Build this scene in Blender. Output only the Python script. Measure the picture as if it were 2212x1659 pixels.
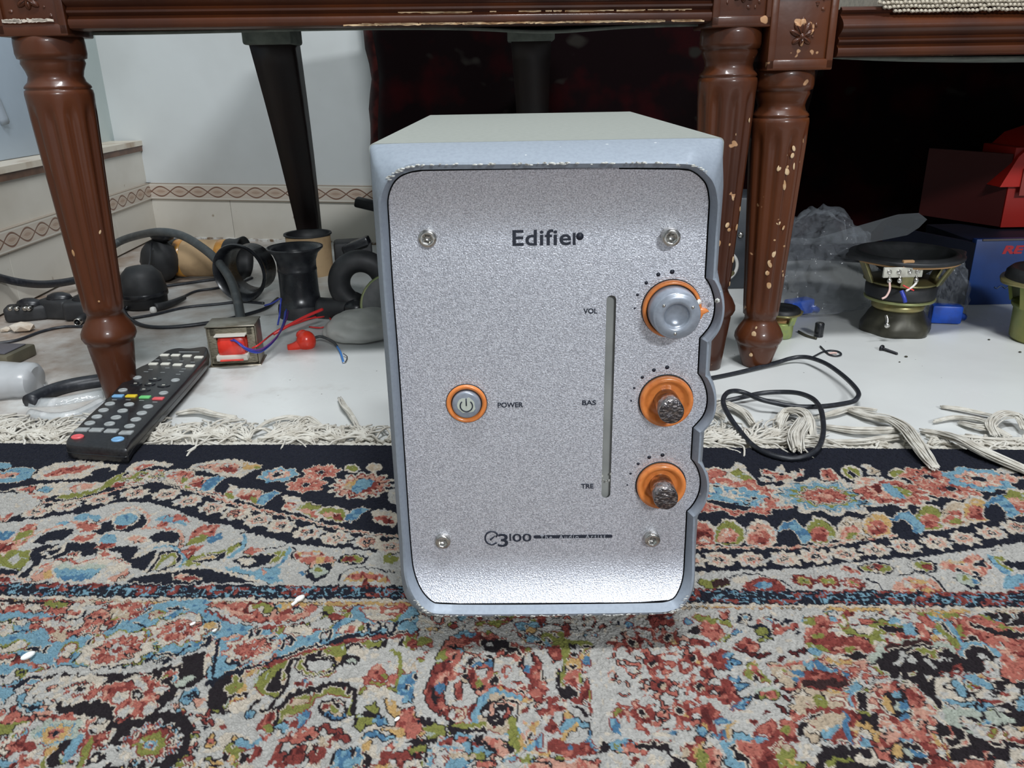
import bpy, bmesh, math, random
import numpy as np
from mathutils import Vector, Matrix
random.seed(7)
rng = np.random.default_rng(5)
PI = math.pi
COL = bpy.context.scene.collection
for o in list(bpy.data.objects): bpy.data.objects.remove(o)

# ------------------------------------------------------------------ camera
F = 1733.0; CX, CY = 1106.0, 829.5; H = 0.33
def nv(v): v = np.array(v, float); return v/np.linalg.norm(v)
_Y = nv((-8, 664, -1733)); _U = nv((-81, 4525, 1733)); _U = nv(_U-_Y*np.dot(_Y, _U)); _X = np.cross(_Y, _U)
R = np.stack([_X, _Y, _U])                 # camera axes -> world axes
EYE = np.array([0, 0, H])
cd = bpy.data.cameras.new('camera'); cam = bpy.data.objects.new('camera', cd); COL.objects.link(cam)
cam.matrix_world = Matrix.Translation((0, 0, H)) @ Matrix(R.tolist()).to_4x4()
cd.sensor_width = 36; cd.lens = 36*F/2212; cd.clip_start = .02; cd.clip_end = 50
bpy.context.scene.camera = cam
vs = bpy.context.scene.view_settings
vs.view_transform = 'Standard'; vs.look = 'None'; vs.gamma = 1; vs.exposure = 0.0; vs.use_curve_mapping = False
# ------------------------------------------------------------------ light
w = bpy.data.worlds.new('room_light'); bpy.context.scene.world = w; w.use_nodes = True
w.node_tree.nodes['Background'].inputs[0].default_value = (.80, .88, 1, 1)
w.node_tree.nodes['Background'].inputs[1].default_value = .24
def area(name, loc, look, sx, sy, e, col):
    l = bpy.data.lights.new(name, 'AREA'); l.shape = 'RECTANGLE'; l.size = sx; l.size_y = sy; l.energy = e; l.color = col
    o = bpy.data.objects.new(name, l); COL.objects.link(o); o.location = loc
    o.rotation_euler = (Vector(look)-Vector(loc)).to_track_quat('-Z', 'Y').to_euler(); return o
area('ceiling_tube_light', (1.15, -3.3, 2.35), (.05, .41, .15), .75, .22, 118, (.93, .97, 1))
area('ceiling_panel_light', (.15, .05, 2.5), (.0, .95, 0), .9, .14, 52, (.94, .97, 1))
# ------------------------------------------------------------------ pixel helpers (point of the photograph -> point on a real plane)
def ray(u, v): return R @ np.array([(u-CX)/F, (CY-v)/F, -1.])
def onz(u, v, z=0.): r = ray(u, v); return Vector(EYE+r*((z-H)/r[2]))
def ony(u, v, y): r = ray(u, v); return Vector(EYE+r*(y/r[1]))
FZ = -.006                                 # marble floor, a pile's height below the rug
# ------------------------------------------------------------------ materials
def L(r, g, b):
    f = lambda c: (c/255/12.92 if c/255 <= .04045 else ((c/255+.055)/1.055)**2.4)
    return (f(r), f(g), f(b), 1)
MATS = {}
def mat(name, col, rough=.6, metal=0., noise=None, bump=None, spots=None, coat=0., alpha=1., sheen=0., trans=0., rnoise=0):
    if name in MATS: return MATS[name]
    m = bpy.data.materials.new(name); m.use_nodes = True; MATS[name] = m
    nt = m.node_tree; N = nt.nodes; K = nt.links; b = N['Principled BSDF']
    col = tuple(col) if len(col) == 4 else (*col, 1)
    b.inputs['Base Color'].default_value = col; b.inputs['Roughness'].default_value = rough; b.inputs['Metallic'].default_value = metal
    b.inputs['Coat Weight'].default_value = coat; b.inputs['Specular IOR Level'].default_value = .32 if coat and 'wood' in name else (.04 if 'hanging' in name else .5); b.inputs['Coat Roughness'].default_value = .09
    b.inputs['Alpha'].default_value = alpha; b.inputs['Sheen Weight'].default_value = sheen
    b.inputs['Transmission Weight'].default_value = trans
    tc = N.new('ShaderNodeTexCoord'); g = N.new('ShaderNodeNewGeometry'); out = None
    def nz(scale, det=3, stretch=None):
        n = N.new('ShaderNodeTexNoise'); n.inputs['Scale'].default_value = scale; n.inputs['Detail'].default_value = det
        src = g.outputs['Position'] if False else tc.outputs['Object']
        if stretch:
            mp = N.new('ShaderNodeMapping'); mp.inputs['Scale'].default_value = stretch; K.new(src, mp.inputs['Vector']); src = mp.outputs[0]
        K.new(src, n.inputs['Vector']); return n
    if noise:                               # (scale, other colour, low, high[, stretch])
        n = nz(noise[0], 4, noise[4] if len(noise) > 4 else None)
        mr = N.new('ShaderNodeMapRange'); mr.inputs[1].default_value = noise[2]; mr.inputs[2].default_value = noise[3]
        K.new(n.outputs['Fac'], mr.inputs[0])
        mx = N.new('ShaderNodeMix'); mx.data_type = 'RGBA'; mx.inputs[6].default_value = col; mx.inputs[7].default_value = (*noise[1][:3], 1)
        K.new(mr.outputs[0], mx.inputs[0]); out = mx.outputs[2]
        if rnoise:
            m2 = N.new('ShaderNodeMapRange'); m2.inputs[1].default_value = .35; m2.inputs[2].default_value = .65
            m2.inputs[3].default_value = rough-rnoise; m2.inputs[4].default_value = rough+rnoise
            K.new(n.outputs['Fac'], m2.inputs[0]); K.new(m2.outputs[0], b.inputs['Roughness'])
    if spots:                               # (scale, colour, low, high)
        n = nz(spots[0], 2, spots[4] if len(spots) > 4 else None)
        mr = N.new('ShaderNodeMapRange'); mr.inputs[1].default_value = spots[2]; mr.inputs[2].default_value = spots[3]
        K.new(n.outputs['Fac'], mr.inputs[0])
        mx = N.new('ShaderNodeMix'); mx.data_type = 'RGBA'; mx.inputs[6].default_value = col; mx.inputs[7].default_value = (*spots[1][:3], 1)
        if out: K.new(out, mx.inputs[6])
        K.new(mr.outputs[0], mx.inputs[0]); out = mx.outputs[2]
    if out: K.new(out, b.inputs['Base Color'])
    if bump:                                # (scale, strength, distance)
        n = nz(bump[0], 2); bp = N.new('ShaderNodeBump'); bp.inputs['Strength'].default_value = bump[1]; bp.inputs['Distance'].default_value = bump[2]
        K.new(n.outputs['Fac'], bp.inputs['Height']); K.new(bp.outputs[0], b.inputs['Normal'])
    return m
WOOD = mat('varnished_wood', (.084, .0225, .0070), .42, noise=(14, (.034, .009, .0045), .35, .7, (1, 1, .25)), coat=.22, rnoise=.07, bump=(70, .12, .002))
WOODW = mat('worn_varnished_wood', (.108, .030, .0085), .40, noise=(14, (.036, .010, .005), .35, .7, (1, 1, .25)), spots=(52, (.45, .25, .13), .70, .715), coat=.28, rnoise=.07, bump=(80, .15, .002))
WORN = mat('bare_worn_wood', (.62, .45, .27), .7, noise=(90, (.40, .22, .1), .4, .6))
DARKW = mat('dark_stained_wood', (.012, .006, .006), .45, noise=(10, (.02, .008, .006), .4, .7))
BLACK = mat('black_plastic', (.012, .013, .016), .3, noise=(60, (.03, .032, .036), .5, .8), rnoise=.06)
BLACKM = mat('matt_black_plastic', (.015, .016, .018), .55, noise=(40, (.04, .04, .042), .45, .8))
RUBBER = mat('black_cable_rubber', (.013, .015, .02), .42, noise=(200, (.03, .032, .04), .5, .7))
GREYC = mat('grey_cable_rubber', (.055, .062, .064), .5, noise=(80, (.09, .095, .095), .45, .7))
CHROME = mat('chrome_steel', (.62, .60, .56), .22, 1, noise=(300, (.3, .28, .25), .45, .7))
DKCHROME = mat('scratched_steel', (.30, .28, .27), .28, 1, noise=(180, (.7, .62, .58), .5, .62), bump=(260, .6, .002))
def tubes(name, col, **k): return mat(name, col, .38, **k)
# ------------------------------------------------------------------ mesh helpers
def link(o): COL.objects.link(o); return o
def tag(o, label=None, cat=None, group=None, kind=None):
    if label: o['label'] = label
    if cat: o['category'] = cat
    if group: o['group'] = group
    if kind: o['kind'] = kind
    return o
def thing(name, label, cat, loc=(0, 0, 0), group=None):
    o = link(bpy.data.objects.new(name, None)); o.location = loc; o.empty_display_size = .02
    return tag(o, label, cat, group)
def wloc(p):
    v = Vector((0, 0, 0))
    while p: v += p.location; p = p.parent
    return v
def obj(name, bm, m, parent=None, smooth=True, origin=None, sharp=40):
    """bm in world coordinates -> ONE mesh object"""
    me = bpy.data.meshes.new(name)
    if isinstance(bm, bmesh.types.BMesh):
        if smooth:
            a = math.radians(sharp)
            for f in bm.faces: f.smooth = True
            for e in bm.edges:
                if len(e.link_faces) == 2 and e.calc_face_angle(0) > a: e.smooth = False
        bm.to_mesh(me); bm.free()
    else:
        me.from_pydata(*bm); me.update()
        if smooth: me.polygons.foreach_set('use_smooth', [True]*len(me.polygons))
    ms = m if isinstance(m, (list, tuple)) else [m]
    for x in ms: me.materials.append(x)
    o = link(bpy.data.objects.new(name, me))
    if parent: o.parent = parent; o.location = -wloc(parent)
    elif origin is not None:
        me.transform(Matrix.Translation(-Vector(origin))); o.location = origin
    return o
def BM(): return bmesh.new()
def merge(bm, verts, faces, mi=0):
    vs_ = [bm.verts.new(v) for v in verts]
    for f in faces:
        try: q = bm.faces.new([vs_[i] for i in f]); q.material_index = mi
        except ValueError: pass
    return vs_
def box(bm, c, s, rz=0, bev=0, M=None, mi=0, seg=2):
    t = bmesh.new(); bmesh.ops.create_cube(t, size=1)
    bmesh.ops.scale(t, vec=s, verts=t.verts)
    if bev: bmesh.ops.bevel(t, geom=t.edges[:], offset=bev, segments=seg, affect='EDGES', profile=.5)
    T = Matrix.Translation(c) @ (M if M is not None else Matrix.Rotation(rz, 4, 'Z'))
    t.transform(T)
    for f in t.faces: f.material_index = mi
    me = bpy.data.meshes.new('t'); t.to_mesh(me); t.free(); bm.from_mesh(me); bpy.data.meshes.remove(me)
    return bm
def lathe(bm, prof, c=(0, 0, 0), M=None, seg=32, flute=None, cap=True, arc=2*PI, mi=0):
    """prof: (r, z) list; flute(r,z,a)->r"""
    M = M if M is not None else Matrix.Identity(4); c = Vector(c); n = len(prof); V = []; Fs = []
    for r, z in prof:
        for k in range(seg):
            a = arc*k/seg; rr = flute(r, z, a) if flute else r
            V.append(c+(M @ Vector((rr*math.cos(a), rr*math.sin(a), z))))
    for i in range(n-1):
        for k in range(seg if arc > 6.2 else seg-1):
            k2 = (k+1) % seg; Fs.append((i*seg+k, i*seg+k2, (i+1)*seg+k2, (i+1)*seg+k))
    if cap:
        if prof[0][0] > 1e-5: Fs.append(tuple(reversed(range(seg))))
        if prof[-1][0] > 1e-5: Fs.append(tuple(range((n-1)*seg, n*seg)))
    merge(bm, V, Fs, mi); return bm
def spline(P, n=8, closed=False):
    P = [Vector(p) for p in P]; out = []; m = len(P)
    for i in range(m if closed else m-1):
        if closed: a, b, c, d = P[(i-1) % m], P[i], P[(i+1) % m], P[(i+2) % m]
        else: a = P[i-1] if i else P[0]*2-P[1]; b = P[i]; c = P[i+1]; d = P[i+2] if i+2 < m else P[-1]*2-P[-2]
        for k in range(n):
            t = k/n
            out.append(.5*((2*b)+(c-a)*t+(2*a-5*b+4*c-d)*t*t+(3*b-a-3*c+d)*t**3))
    if not closed: out.append(P[-1])
    return out
def tube(bm, P, r, seg=8, n=6, mi=0, raw=False, flat=1.):
    Q = [Vector(p) for p in P] if raw else spline(P, n)
    V = []; Fs = []; prev = None; m = len(Q)
    for i, q in enumerate(Q):
        d = (Q[min(i+1, m-1)]-Q[max(i-1, 0)]).normalized()
        if prev is None: s = d.orthogonal().normalized()
        else: s = (prev-d*prev.dot(d)).normalized()
        prev = s; u = d.cross(s); rr = r(i/(m-1)) if callable(r) else r
        for k in range(seg):
            a = 2*PI*k/seg; V.append(q+(s*math.cos(a)+u*math.sin(a)*flat)*rr)
    for i in range(m-1):
        for k in range(seg): k2 = (k+1) % seg; Fs.append((i*seg+k, i*seg+k2, (i+1)*seg+k2, (i+1)*seg+k))
    Fs.append(tuple(reversed(range(seg)))); Fs.append(tuple(range((m-1)*seg, m*seg)))
    merge(bm, V, Fs, mi); return bm
def prism(bm, poly, z0, z1, M=None, mi=0, bev=0):
    """poly (x,y) -> between z0,z1, then M"""
    t = bmesh.new(); vsl = [t.verts.new((p[0], p[1], z0)) for p in poly]; f = t.faces.new(vsl)
    r = bmesh.ops.extrude_face_region(t, geom=[f]); up = [g for g in r['geom'] if isinstance(g, bmesh.types.BMVert)]
    bmesh.ops.translate(t, vec=(0, 0, z1-z0), verts=up); bmesh.ops.recalc_face_normals(t, faces=t.faces)
    if bev:
        es = [e for e in t.edges if all(abs(v.co.z-z1) < 1e-7 for v in e.verts)]
        bmesh.ops.bevel(t, geom=es, offset=bev, segments=3, affect='EDGES', profile=.5)
    if M is not None: t.transform(M)
    for f in t.faces: f.material_index = mi
    me = bpy.data.meshes.new('t'); t.to_mesh(me); t.free(); bm.from_mesh(me); bpy.data.meshes.remove(me); return bm
def ellipsoid(bm, c, s, M=None, mi=0, sub=2):
    t = bmesh.new(); bmesh.ops.create_icosphere(t, subdivisions=sub, radius=1); bmesh.ops.scale(t, vec=s, verts=t.verts)
    t.transform(Matrix.Translation(c) @ (M if M is not None else Matrix.Identity(4)))
    for f in t.faces: f.material_index = mi
    me = bpy.data.meshes.new('t'); t.to_mesh(me); t.free(); bm.from_mesh(me); bpy.data.meshes.remove(me); return bm
def rotz(a): return Matrix.Rotation(a, 4, 'Z')
def frame(xa, ya, za):                       # columns
    M = Matrix((xa, ya, za)).transposed().to_4x4(); return M
XZ = frame((1, 0, 0), (0, 0, 1), (0, -1, 0))   # local xy -> world xz, local z -> towards the viewer (-y)
def text_mesh(s, size, off=0., sp=1.):
    cu = bpy.data.curves.new('t', 'FONT'); cu.body = s; cu.size = size; cu.offset = off; cu.space_character = sp; cu.fill_mode = 'BOTH'
    cu.resolution_u = 6; cu.extrude = .00008
    o = bpy.data.objects.new('t', cu); COL.objects.link(o); bpy.context.view_layer.update()
    me = bpy.data.meshes.new_from_object(o.evaluated_get(bpy.context.evaluated_depsgraph_get()))
    bpy.data.objects.remove(o); return me
def lettering(name, s, x0, x1, zb, zt, y, m, parent, off=.0, sp=1., ital=0, rx=0.):
    """text stretched to fill x0..x1, zb..zt on a plane facing -y"""
    me = text_mesh(s, .01, off, sp); co = np.empty(len(me.vertices)*3); me.vertices.foreach_get('co', co); co = co.reshape(-1, 3)
    a, b = co.min(0), co.max(0)
    n = np.empty_like(co); n[:, 0] = x0+(co[:, 0]-a[0])/(b[0]-a[0])*(x1-x0); n[:, 2] = zb+(co[:, 1]-a[1])/(b[1]-a[1])*(zt-zb)
    n[:, 0] += ital*(n[:, 2]-zb)
    n[:, 1] = y-(co[:, 2]-a[2])-n[:, 0]*rx; me.vertices.foreach_set('co', n.ravel()); me.update(); me.materials.clear(); me.materials.append(m)
    o = link(bpy.data.objects.new(name, me)); o.parent = parent; o.location = -wloc(parent); return o
# ================================================================== SETTING
def custom_floor():
    m = mat('stained_white_marble', L(214, 216, 214), .32, rnoise=.08, noise=(5, L(200, 201, 199), .45, .7))
    nt = m.node_tree; N = nt.nodes; K = nt.links; b = N['Principled BSDF']
    base = b.inputs['Base Color'].links[0].from_socket
    tc = N.new('ShaderNodeTexCoord'); sx = N.new('ShaderNodeSeparateXYZ'); K.new(tc.outputs['Object'], sx.inputs[0])
    mr = N.new('ShaderNodeMapRange'); mr.inputs[1].default_value = -.16; mr.inputs[2].default_value = -.62; K.new(sx.outputs[0], mr.inputs[0])
    n = N.new('ShaderNodeTexNoise'); n.inputs['Scale'].default_value = 13; n.inputs['Detail'].default_value = 7; n.inputs['Roughness'].default_value = .65; K.new(tc.outputs['Object'], n.inputs['Vector'])
    ad = N.new('ShaderNodeMath'); ad.operation = 'MULTIPLY_ADD'; K.new(mr.outputs[0], ad.inputs[0]); ad.inputs[1].default_value = .50; K.new(n.outputs['Fac'], ad.inputs[2])
    m2 = N.new('ShaderNodeMapRange'); m2.inputs[1].default_value = .68; m2.inputs[2].default_value = 1.12; m2.inputs[4].default_value = .9; K.new(ad.outputs[0], m2.inputs[0])
    mx = N.new('ShaderNodeMix'); mx.data_type = 'RGBA'; K.new(m2.outputs[0], mx.inputs[0]); K.new(base, mx.inputs[6]); mx.inputs[7].default_value = L(128, 104, 84)
    # fine dark grit
    v = N.new('ShaderNodeTexVoronoi'); v.inputs['Scale'].default_value = 60; K.new(tc.outputs['Object'], v.inputs['Vector'])
    lt = N.new('ShaderNodeMath'); lt.operation = 'LESS_THAN'; K.new(v.outputs['Distance'], lt.inputs[0]); lt.inputs[1].default_value = .05
    gt = N.new('ShaderNodeSeparateColor'); K.new(v.outputs['Color'], gt.inputs[0]); g2 = N.new('ShaderNodeMath'); g2.operation = 'GREATER_THAN'; K.new(gt.outputs[0], g2.inputs[0]); g2.inputs[1].default_value = .75
    mm = N.new('ShaderNodeMath'); mm.operation = 'MULTIPLY'; K.new(lt.outputs[0], mm.inputs[0]); K.new(g2.outputs[0], mm.inputs[1])
    m3 = N.new('ShaderNodeMix'); m3.data_type = 'RGBA'; K.new(mm.outputs[0], m3.inputs[0]); K.new(mx.outputs[2], m3.inputs[6]); m3.inputs[7].default_value = (.08, .07, .06, 1)
    K.new(m3.outputs[2], b.inputs['Base Color']); return m
bm = BM(); box(bm, (.4, .4, FZ-.03), (4.6, 4.4, .06)); tag(obj('floor', bm, custom_floor(), smooth=False), 'white marble floor with brown stains', kind='structure')
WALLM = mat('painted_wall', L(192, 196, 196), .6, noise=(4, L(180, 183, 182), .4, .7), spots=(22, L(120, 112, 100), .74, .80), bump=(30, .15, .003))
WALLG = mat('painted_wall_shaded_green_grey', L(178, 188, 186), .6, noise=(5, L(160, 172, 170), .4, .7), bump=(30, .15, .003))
TILE = mat('cream_wall_tile', L(206, 202, 192), .22, noise=(6, L(190, 184, 172), .45, .7), spots=(30, L(140, 122, 100), .74, .80))
P0 = Vector((-.828, 1.875, 0)); WD = Vector((.509, -.121, 0)).normalized(); LD = Vector((.024, -.656, 0)).normalized()
def wallseg(name, p, d, length, z0, z1, off, th, m, kind='structure', parent=None, label=None):
    """slab whose visible face is off metres in front of the wall line"""
    n = Vector((d.y, -d.x, 0))*(1 if d is WD else -1)      # towards the room
    c = p+d*(length/2)+n*(off-th/2); c.z = (z0+z1)/2
    o = bpy.data.objects.new(name, bpy.data.meshes.new(name)); t = BM(); bmesh.ops.create_cube(t, size=1); bmesh.ops.scale(t, vec=(length, th, z1-z0), verts=t.verts)
    t.to_mesh(o.data); t.free(); o.data.materials.append(m); link(o); o.location = c; o.rotation_euler.z = math.atan2(d.y, d.x)
    if parent: o.parent = parent
    else: tag(o, label, kind=kind)
    return o
wb = wallseg('wall_back', P0-WD*.25, WD, 2.9, FZ, 2.2, 0, .08, WALLM, label='white painted back wall')
wl = wallseg('wall_left', P0, LD, 2.0, FZ, .205, 0, .1, TILE, label='low tiled part of the left wall')
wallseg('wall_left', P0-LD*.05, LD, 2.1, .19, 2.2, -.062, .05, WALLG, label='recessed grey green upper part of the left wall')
LEDGE = mat('ledge_stone', L(205, 196, 180), .4, noise=(20, L(150, 120, 90), .5, .75))
LEDGEB = mat('ledge_brown_edge', L(112, 82, 64), .5, noise=(30, L(70, 48, 36), .4, .7))
wallseg('trim_3', P0, LD, 2.0, .200, .2105, .006, .12, LEDGE, label='cream stone ledge on top of the low wall')
wallseg('trim_4', P0, LD, 2.0, .188, .200, .004, .02, LEDGEB, label='brown edge under the stone ledge')
# tiles below the border and the border strip with its interlaced ovals
def listello():
    m = mat('interlaced_border_tile', L(200, 196, 186), .25); nt = m.node_tree; N = nt.nodes; K = nt.links; b = N['Principled BSDF']
    tc = N.new('ShaderNodeTexCoord'); s = N.new('ShaderNodeSeparateXYZ'); K.new(tc.outputs['Object'], s.inputs[0])
    def M(op, a, bb=None, c=None):
        n = N.new('ShaderNodeMath'); n.operation = op
        for i, x in enumerate((a, bb, c)):
            if x is None: continue
            if isinstance(x, (int, float)): n.inputs[i].default_value = x
            else: K.new(x, n.inputs[i])
        return n.outputs[0]
    ph = M('MULTIPLY', s.outputs[0], PI/.0475); sn = M('MULTIPLY', M('SINE', ph), .0105); z = s.outputs[2]
    d1 = M('ABSOLUTE', M('SUBTRACT', z, sn)); d2 = M('ABSOLUTE', M('ADD', z, sn))
    line = M('LESS_THAN', M('MINIMUM', d1, d2), .0016)
    inside = M('LESS_THAN', M('ABSOLUTE', z), M('SUBTRACT', M('ABSOLUTE', sn), .0030))
    core = M('LESS_THAN', M('ABSOLUTE', z), M('SUBTRACT', M('ABSOLUTE', sn), .0075))
    band = M('LESS_THAN', M('ABSOLUTE', z), .0135)
    edge = M('GREATER_THAN', M('ABSOLUTE', z), .0160)
    cur = None
    def mix(f, col):
        nonlocal cur
        x = N.new('ShaderNodeMix'); x.data_type = 'RGBA'; K.new(f, x.inputs[0]); x.inputs[6].default_value = L(204, 200, 190); x.inputs[7].default_value = col
        if cur: K.new(cur, x.inputs[6])
        cur = x.outputs[2]
    mix(band, L(192, 182, 170)); mix(inside, L(182, 164, 148)); mix(core, L(166, 144, 128)); mix(line, L(120, 92, 78)); mix(edge, L(150, 138, 124))
    K.new(cur, b.inputs['Base Color'])
    bp = N.new('ShaderNodeBump'); bp.inputs['Strength'].default_value = .5; bp.inputs['Distance'].default_value = .002; K.new(M('MAXIMUM', line, inside), bp.inputs['Height']); K.new(bp.outputs[0], b.inputs['Normal'])
    return m
LIST = listello()
def tiles(p, d, n0, n1, tag_):
    root = None
    for i in range(n0, n1):
        o = wallseg('tile', p+d*(i*.20+.0006), d, .1988, FZ+.004, .0825, .008, .008, TILE)
        o['kind'] = 'structure'; par = wb if d is WD else wl
        mw = o.matrix_basis.copy(); o.parent = par; o.matrix_parent_inverse = par.matrix_basis.inverted(); o.matrix_basis = mw
        del o['kind']
tiles(P0+WD*.01, WD, 0, 8, 'back'); tiles(P0+LD*.01, LD, 0, 7, 'left')
wallseg('trim_1', P0+WD*.0, WD, 2.6, .083, .1185, .011, .011, LIST, label='border strip of interlaced ovals on the back wall')
wallseg('trim_2', P0+LD*.0, LD, 2.0, .083, .1185, .011, .011, LIST, label='border strip of interlaced ovals on the left wall')
GROUT = mat('flaking_grout', L(205, 204, 200), .8, noise=(60, L(120, 100, 80), .45, .6))
wallseg('baseboard_back', P0, WD, 2.4, FZ, FZ+.005, .014, .014, GROUT, label='flaking white joint between back wall and floor')
# ------------------------------------------------------------------ hanging rug
def hanging_rug():
    HR = mat('dark_red_hanging_rug', (.0035, .0012, .0016), .95, noise=(9, (.016, .0012, .0018), .52, .66), spots=(13, (.016, .014, .012), .68, .74, (1, 1, 1.6)), sheen=.05)
    HE = mat('hanging_rug_red_edge', (.040, .008, .007), .95, noise=(60, (.014, .004, .004), .4, .6), sheen=.1)
    n = Vector((WD.y, -WD.x, 0)); s0 = (ony(797, 150, 1.69)-Vector(P0)).dot(WD)
    t = thing('hanging_rug', 'dark red and black patterned rug hanging against the back wall', 'rug', (P0+WD*(s0+.7)+n*.05)*1.0)
    t.location.z = 0
    def sheet(a, b, m, name, off):
        V = []; Fs = []; na = max(2, int((b-a)/.02)); nz_ = 40
        for side in (0, 1):
            for j in range(nz_+1):
                z = .0+j/nz_*1.1
                for i in range(na+1):
                    u = a+(b-a)*i/na
                    wv = .010*math.sin(u*19+z*2)+.006*math.sin(u*41)
                    q = P0+WD*(s0+u+.006*math.sin(z*23)+.003*math.sin(z*61)*(i == 0))+n*(.055+off+wv-side*.008); V.append((q.x, q.y, z))
        W = na+1; S = W*(nz_+1)
        for j in range(nz_):
            for i in range(na):
                Fs.append((j*W+i, j*W+i+1, (j+1)*W+i+1, (j+1)*W+i)); Fs.append((S+j*W+i+1, S+j*W+i, S+(j+1)*W+i, S+(j+1)*W+i+1))
            Fs.append((j*W, (j+1)*W, S+(j+1)*W, S+j*W)); Fs.append((j*W+na, S+j*W+na, S+(j+1)*W+na, (j+1)*W+na))
        return obj(name, (V, [], Fs), m, t)
    sheet(.018, 1.9, HR, 'pile', 0); sheet(0, .02, HE, 'bound_edge', .002)
hanging_rug()
# pale board in the recess over the ledge
BOARD = mat('pale_blue_grey_board', L(176, 192, 208), .35, noise=(6, L(160, 176, 192), .4, .7))
t = thing('leaning_board', 'pale blue grey smooth board standing on the ledge behind the left chair leg', 'board', (-.862, 1.15, .2105))
bm = BM(); box(bm, (-.866, 1.26, .42), (.008, .66, .418), bev=.002); obj('panel', bm, BOARD, t)
bm = BM(); pts = [(-.861, 1.44, .27), (-.861, 1.42, .32), (-.861, 1.37, .352), (-.861, 1.28, .368), (-.861, 1.15, .372), (-.861, .98, .37)]
tube(bm, pts, .010, 6, 6, flat=1); obj('curved_shade_band', bm, mat('blue_grey_shade_band', L(150, 160, 170), .4), t)  # added darker strip standing in for a curved shadow on the board

# ================================================================== CHAIRS
def leg_profile(zt, zb, foot, R0=.0315, Rb=.0205):
    """zt capital top, zb centre of the bulge, foot length below it"""
    n = zb+.021                                   # neck
    top = zt-.044                                 # column shoulder
    P = [(.010, zt+.01), (.031, zt+.008), (.0320, zt), (.0322, zt-.010), (.0312, zt-.0145), (.0285, zt-.0155), (.0292, zt-.019), (.0262, zt-.026),
         (.0250, zt-.031), (.0265, zt-.036), (.0300, zt-.0395), (.0308, zt-.0415), (.0292, top+.0012), (R0-.0005, top), (R0, top-.004)]
    for k in range(1, 31): P.append((R0+(Rb-R0)*k/30, top-.004+(n+.006-top+.004)*k/30))
    P += [(Rb-.002, n+.004), (Rb-.0022, n), (Rb, n-.005), (.0245, zb+.010), (.0282, zb+.002), (.0285, zb-.003), (.0262, zb-.008), (.0240, zb-.0095), (.0242, zb-.012)]
    P += [(.0242+(.0168-.0242)*k/5, zb-.012-(foot-.012-.001)*k/5) for k in range(1, 6)]+[(.015, zb-foot), (.003, zb-foot)]
    return P, top-.016, n+.012
def turned_leg(bm, x, y, zt, zb, foot, rot=0):
    P, f1, f0 = leg_profile(zt, zb, foot); P = P[::-1]
    def fl(r, z, a):
        if f0 < z < f1:
            e = min(1, (z-f0)/.006, (f1-z)/.006); s = math.cos(a*10+rot)
            return r*(1-.105*e*max(0, s)**.6 if s > 0 else 1+.012*e)
        return r
    # denser rows over the flutes
    Q = []
    for (r0, z0), (r1, z1) in zip(P[:-1], P[1:]):
        Q.append((r0, z0))
    Q.append(P[-1])
    lathe(bm, Q, (x, y, 0), seg=80, flute=fl)
    return bm
def carved_block(bm, x, y, z0, z1, wd, rz):
    T = Matrix.Translation((x, y, 0)) @ rotz(rz)
    h = z1-z0; t = BM()
    box(t, (0, 0, (z0+z1)/2), (wd-.006, wd-.006, h), bev=.001)
    fr = .008                                      # raised frame on the front face
    for sx in (-1, 1): box(t, (sx*(wd/2-fr/2), 0, (z0+z1)/2), (fr, wd, h), bev=.0016)
    for zz in (z0+fr/2+.001, z1-fr/2): box(t, (0, 0, zz), (wd, wd, fr+.003), bev=.0016)
    # acanthus leaf: lobes fanning from a bud
    yf = -(wd/2-.003); zc = z0+.032
    for a, l, wv in ((0, .017, .0038), (.55, .015, .0036), (-.55, .015, .0036), (1.15, .013, .0032), (-1.15, .013, .0032), (2.2, .011, .0032), (-2.2, .011, .0032), (PI, .009, .003)):
        c = (math.sin(a)*l*.55, yf, zc+math.cos(a)*l*.55)
        ellipsoid(t, c, (wv, .0028, l*.55), M=Matrix.Rotation(a, 4, 'Y'))
        tube(t, [(math.sin(a)*l*.2, yf-.0026, zc+math.cos(a)*l*.2), (c[0], yf-.0034, c[2]), (math.sin(a)*l, yf-.001, zc+math.cos(a)*l)], .0007, 5, 3)
    ellipsoid(t, (0, yf, zc), (.0042, .0042, .0042))
    for k in range(9): ellipsoid(t, (random.uniform(-.5, .5)*wd*.6, yf, random.uniform(z0+.012, z1-.01)), (random.uniform(.0012, .0028), .0012, random.uniform(.0012, .003)), sub=1)
    t.transform(T); me = bpy.data.meshes.new('t'); t.to_mesh(me); t.free(); bm.from_mesh(me); bpy.data.meshes.remove(me); return bm
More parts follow.
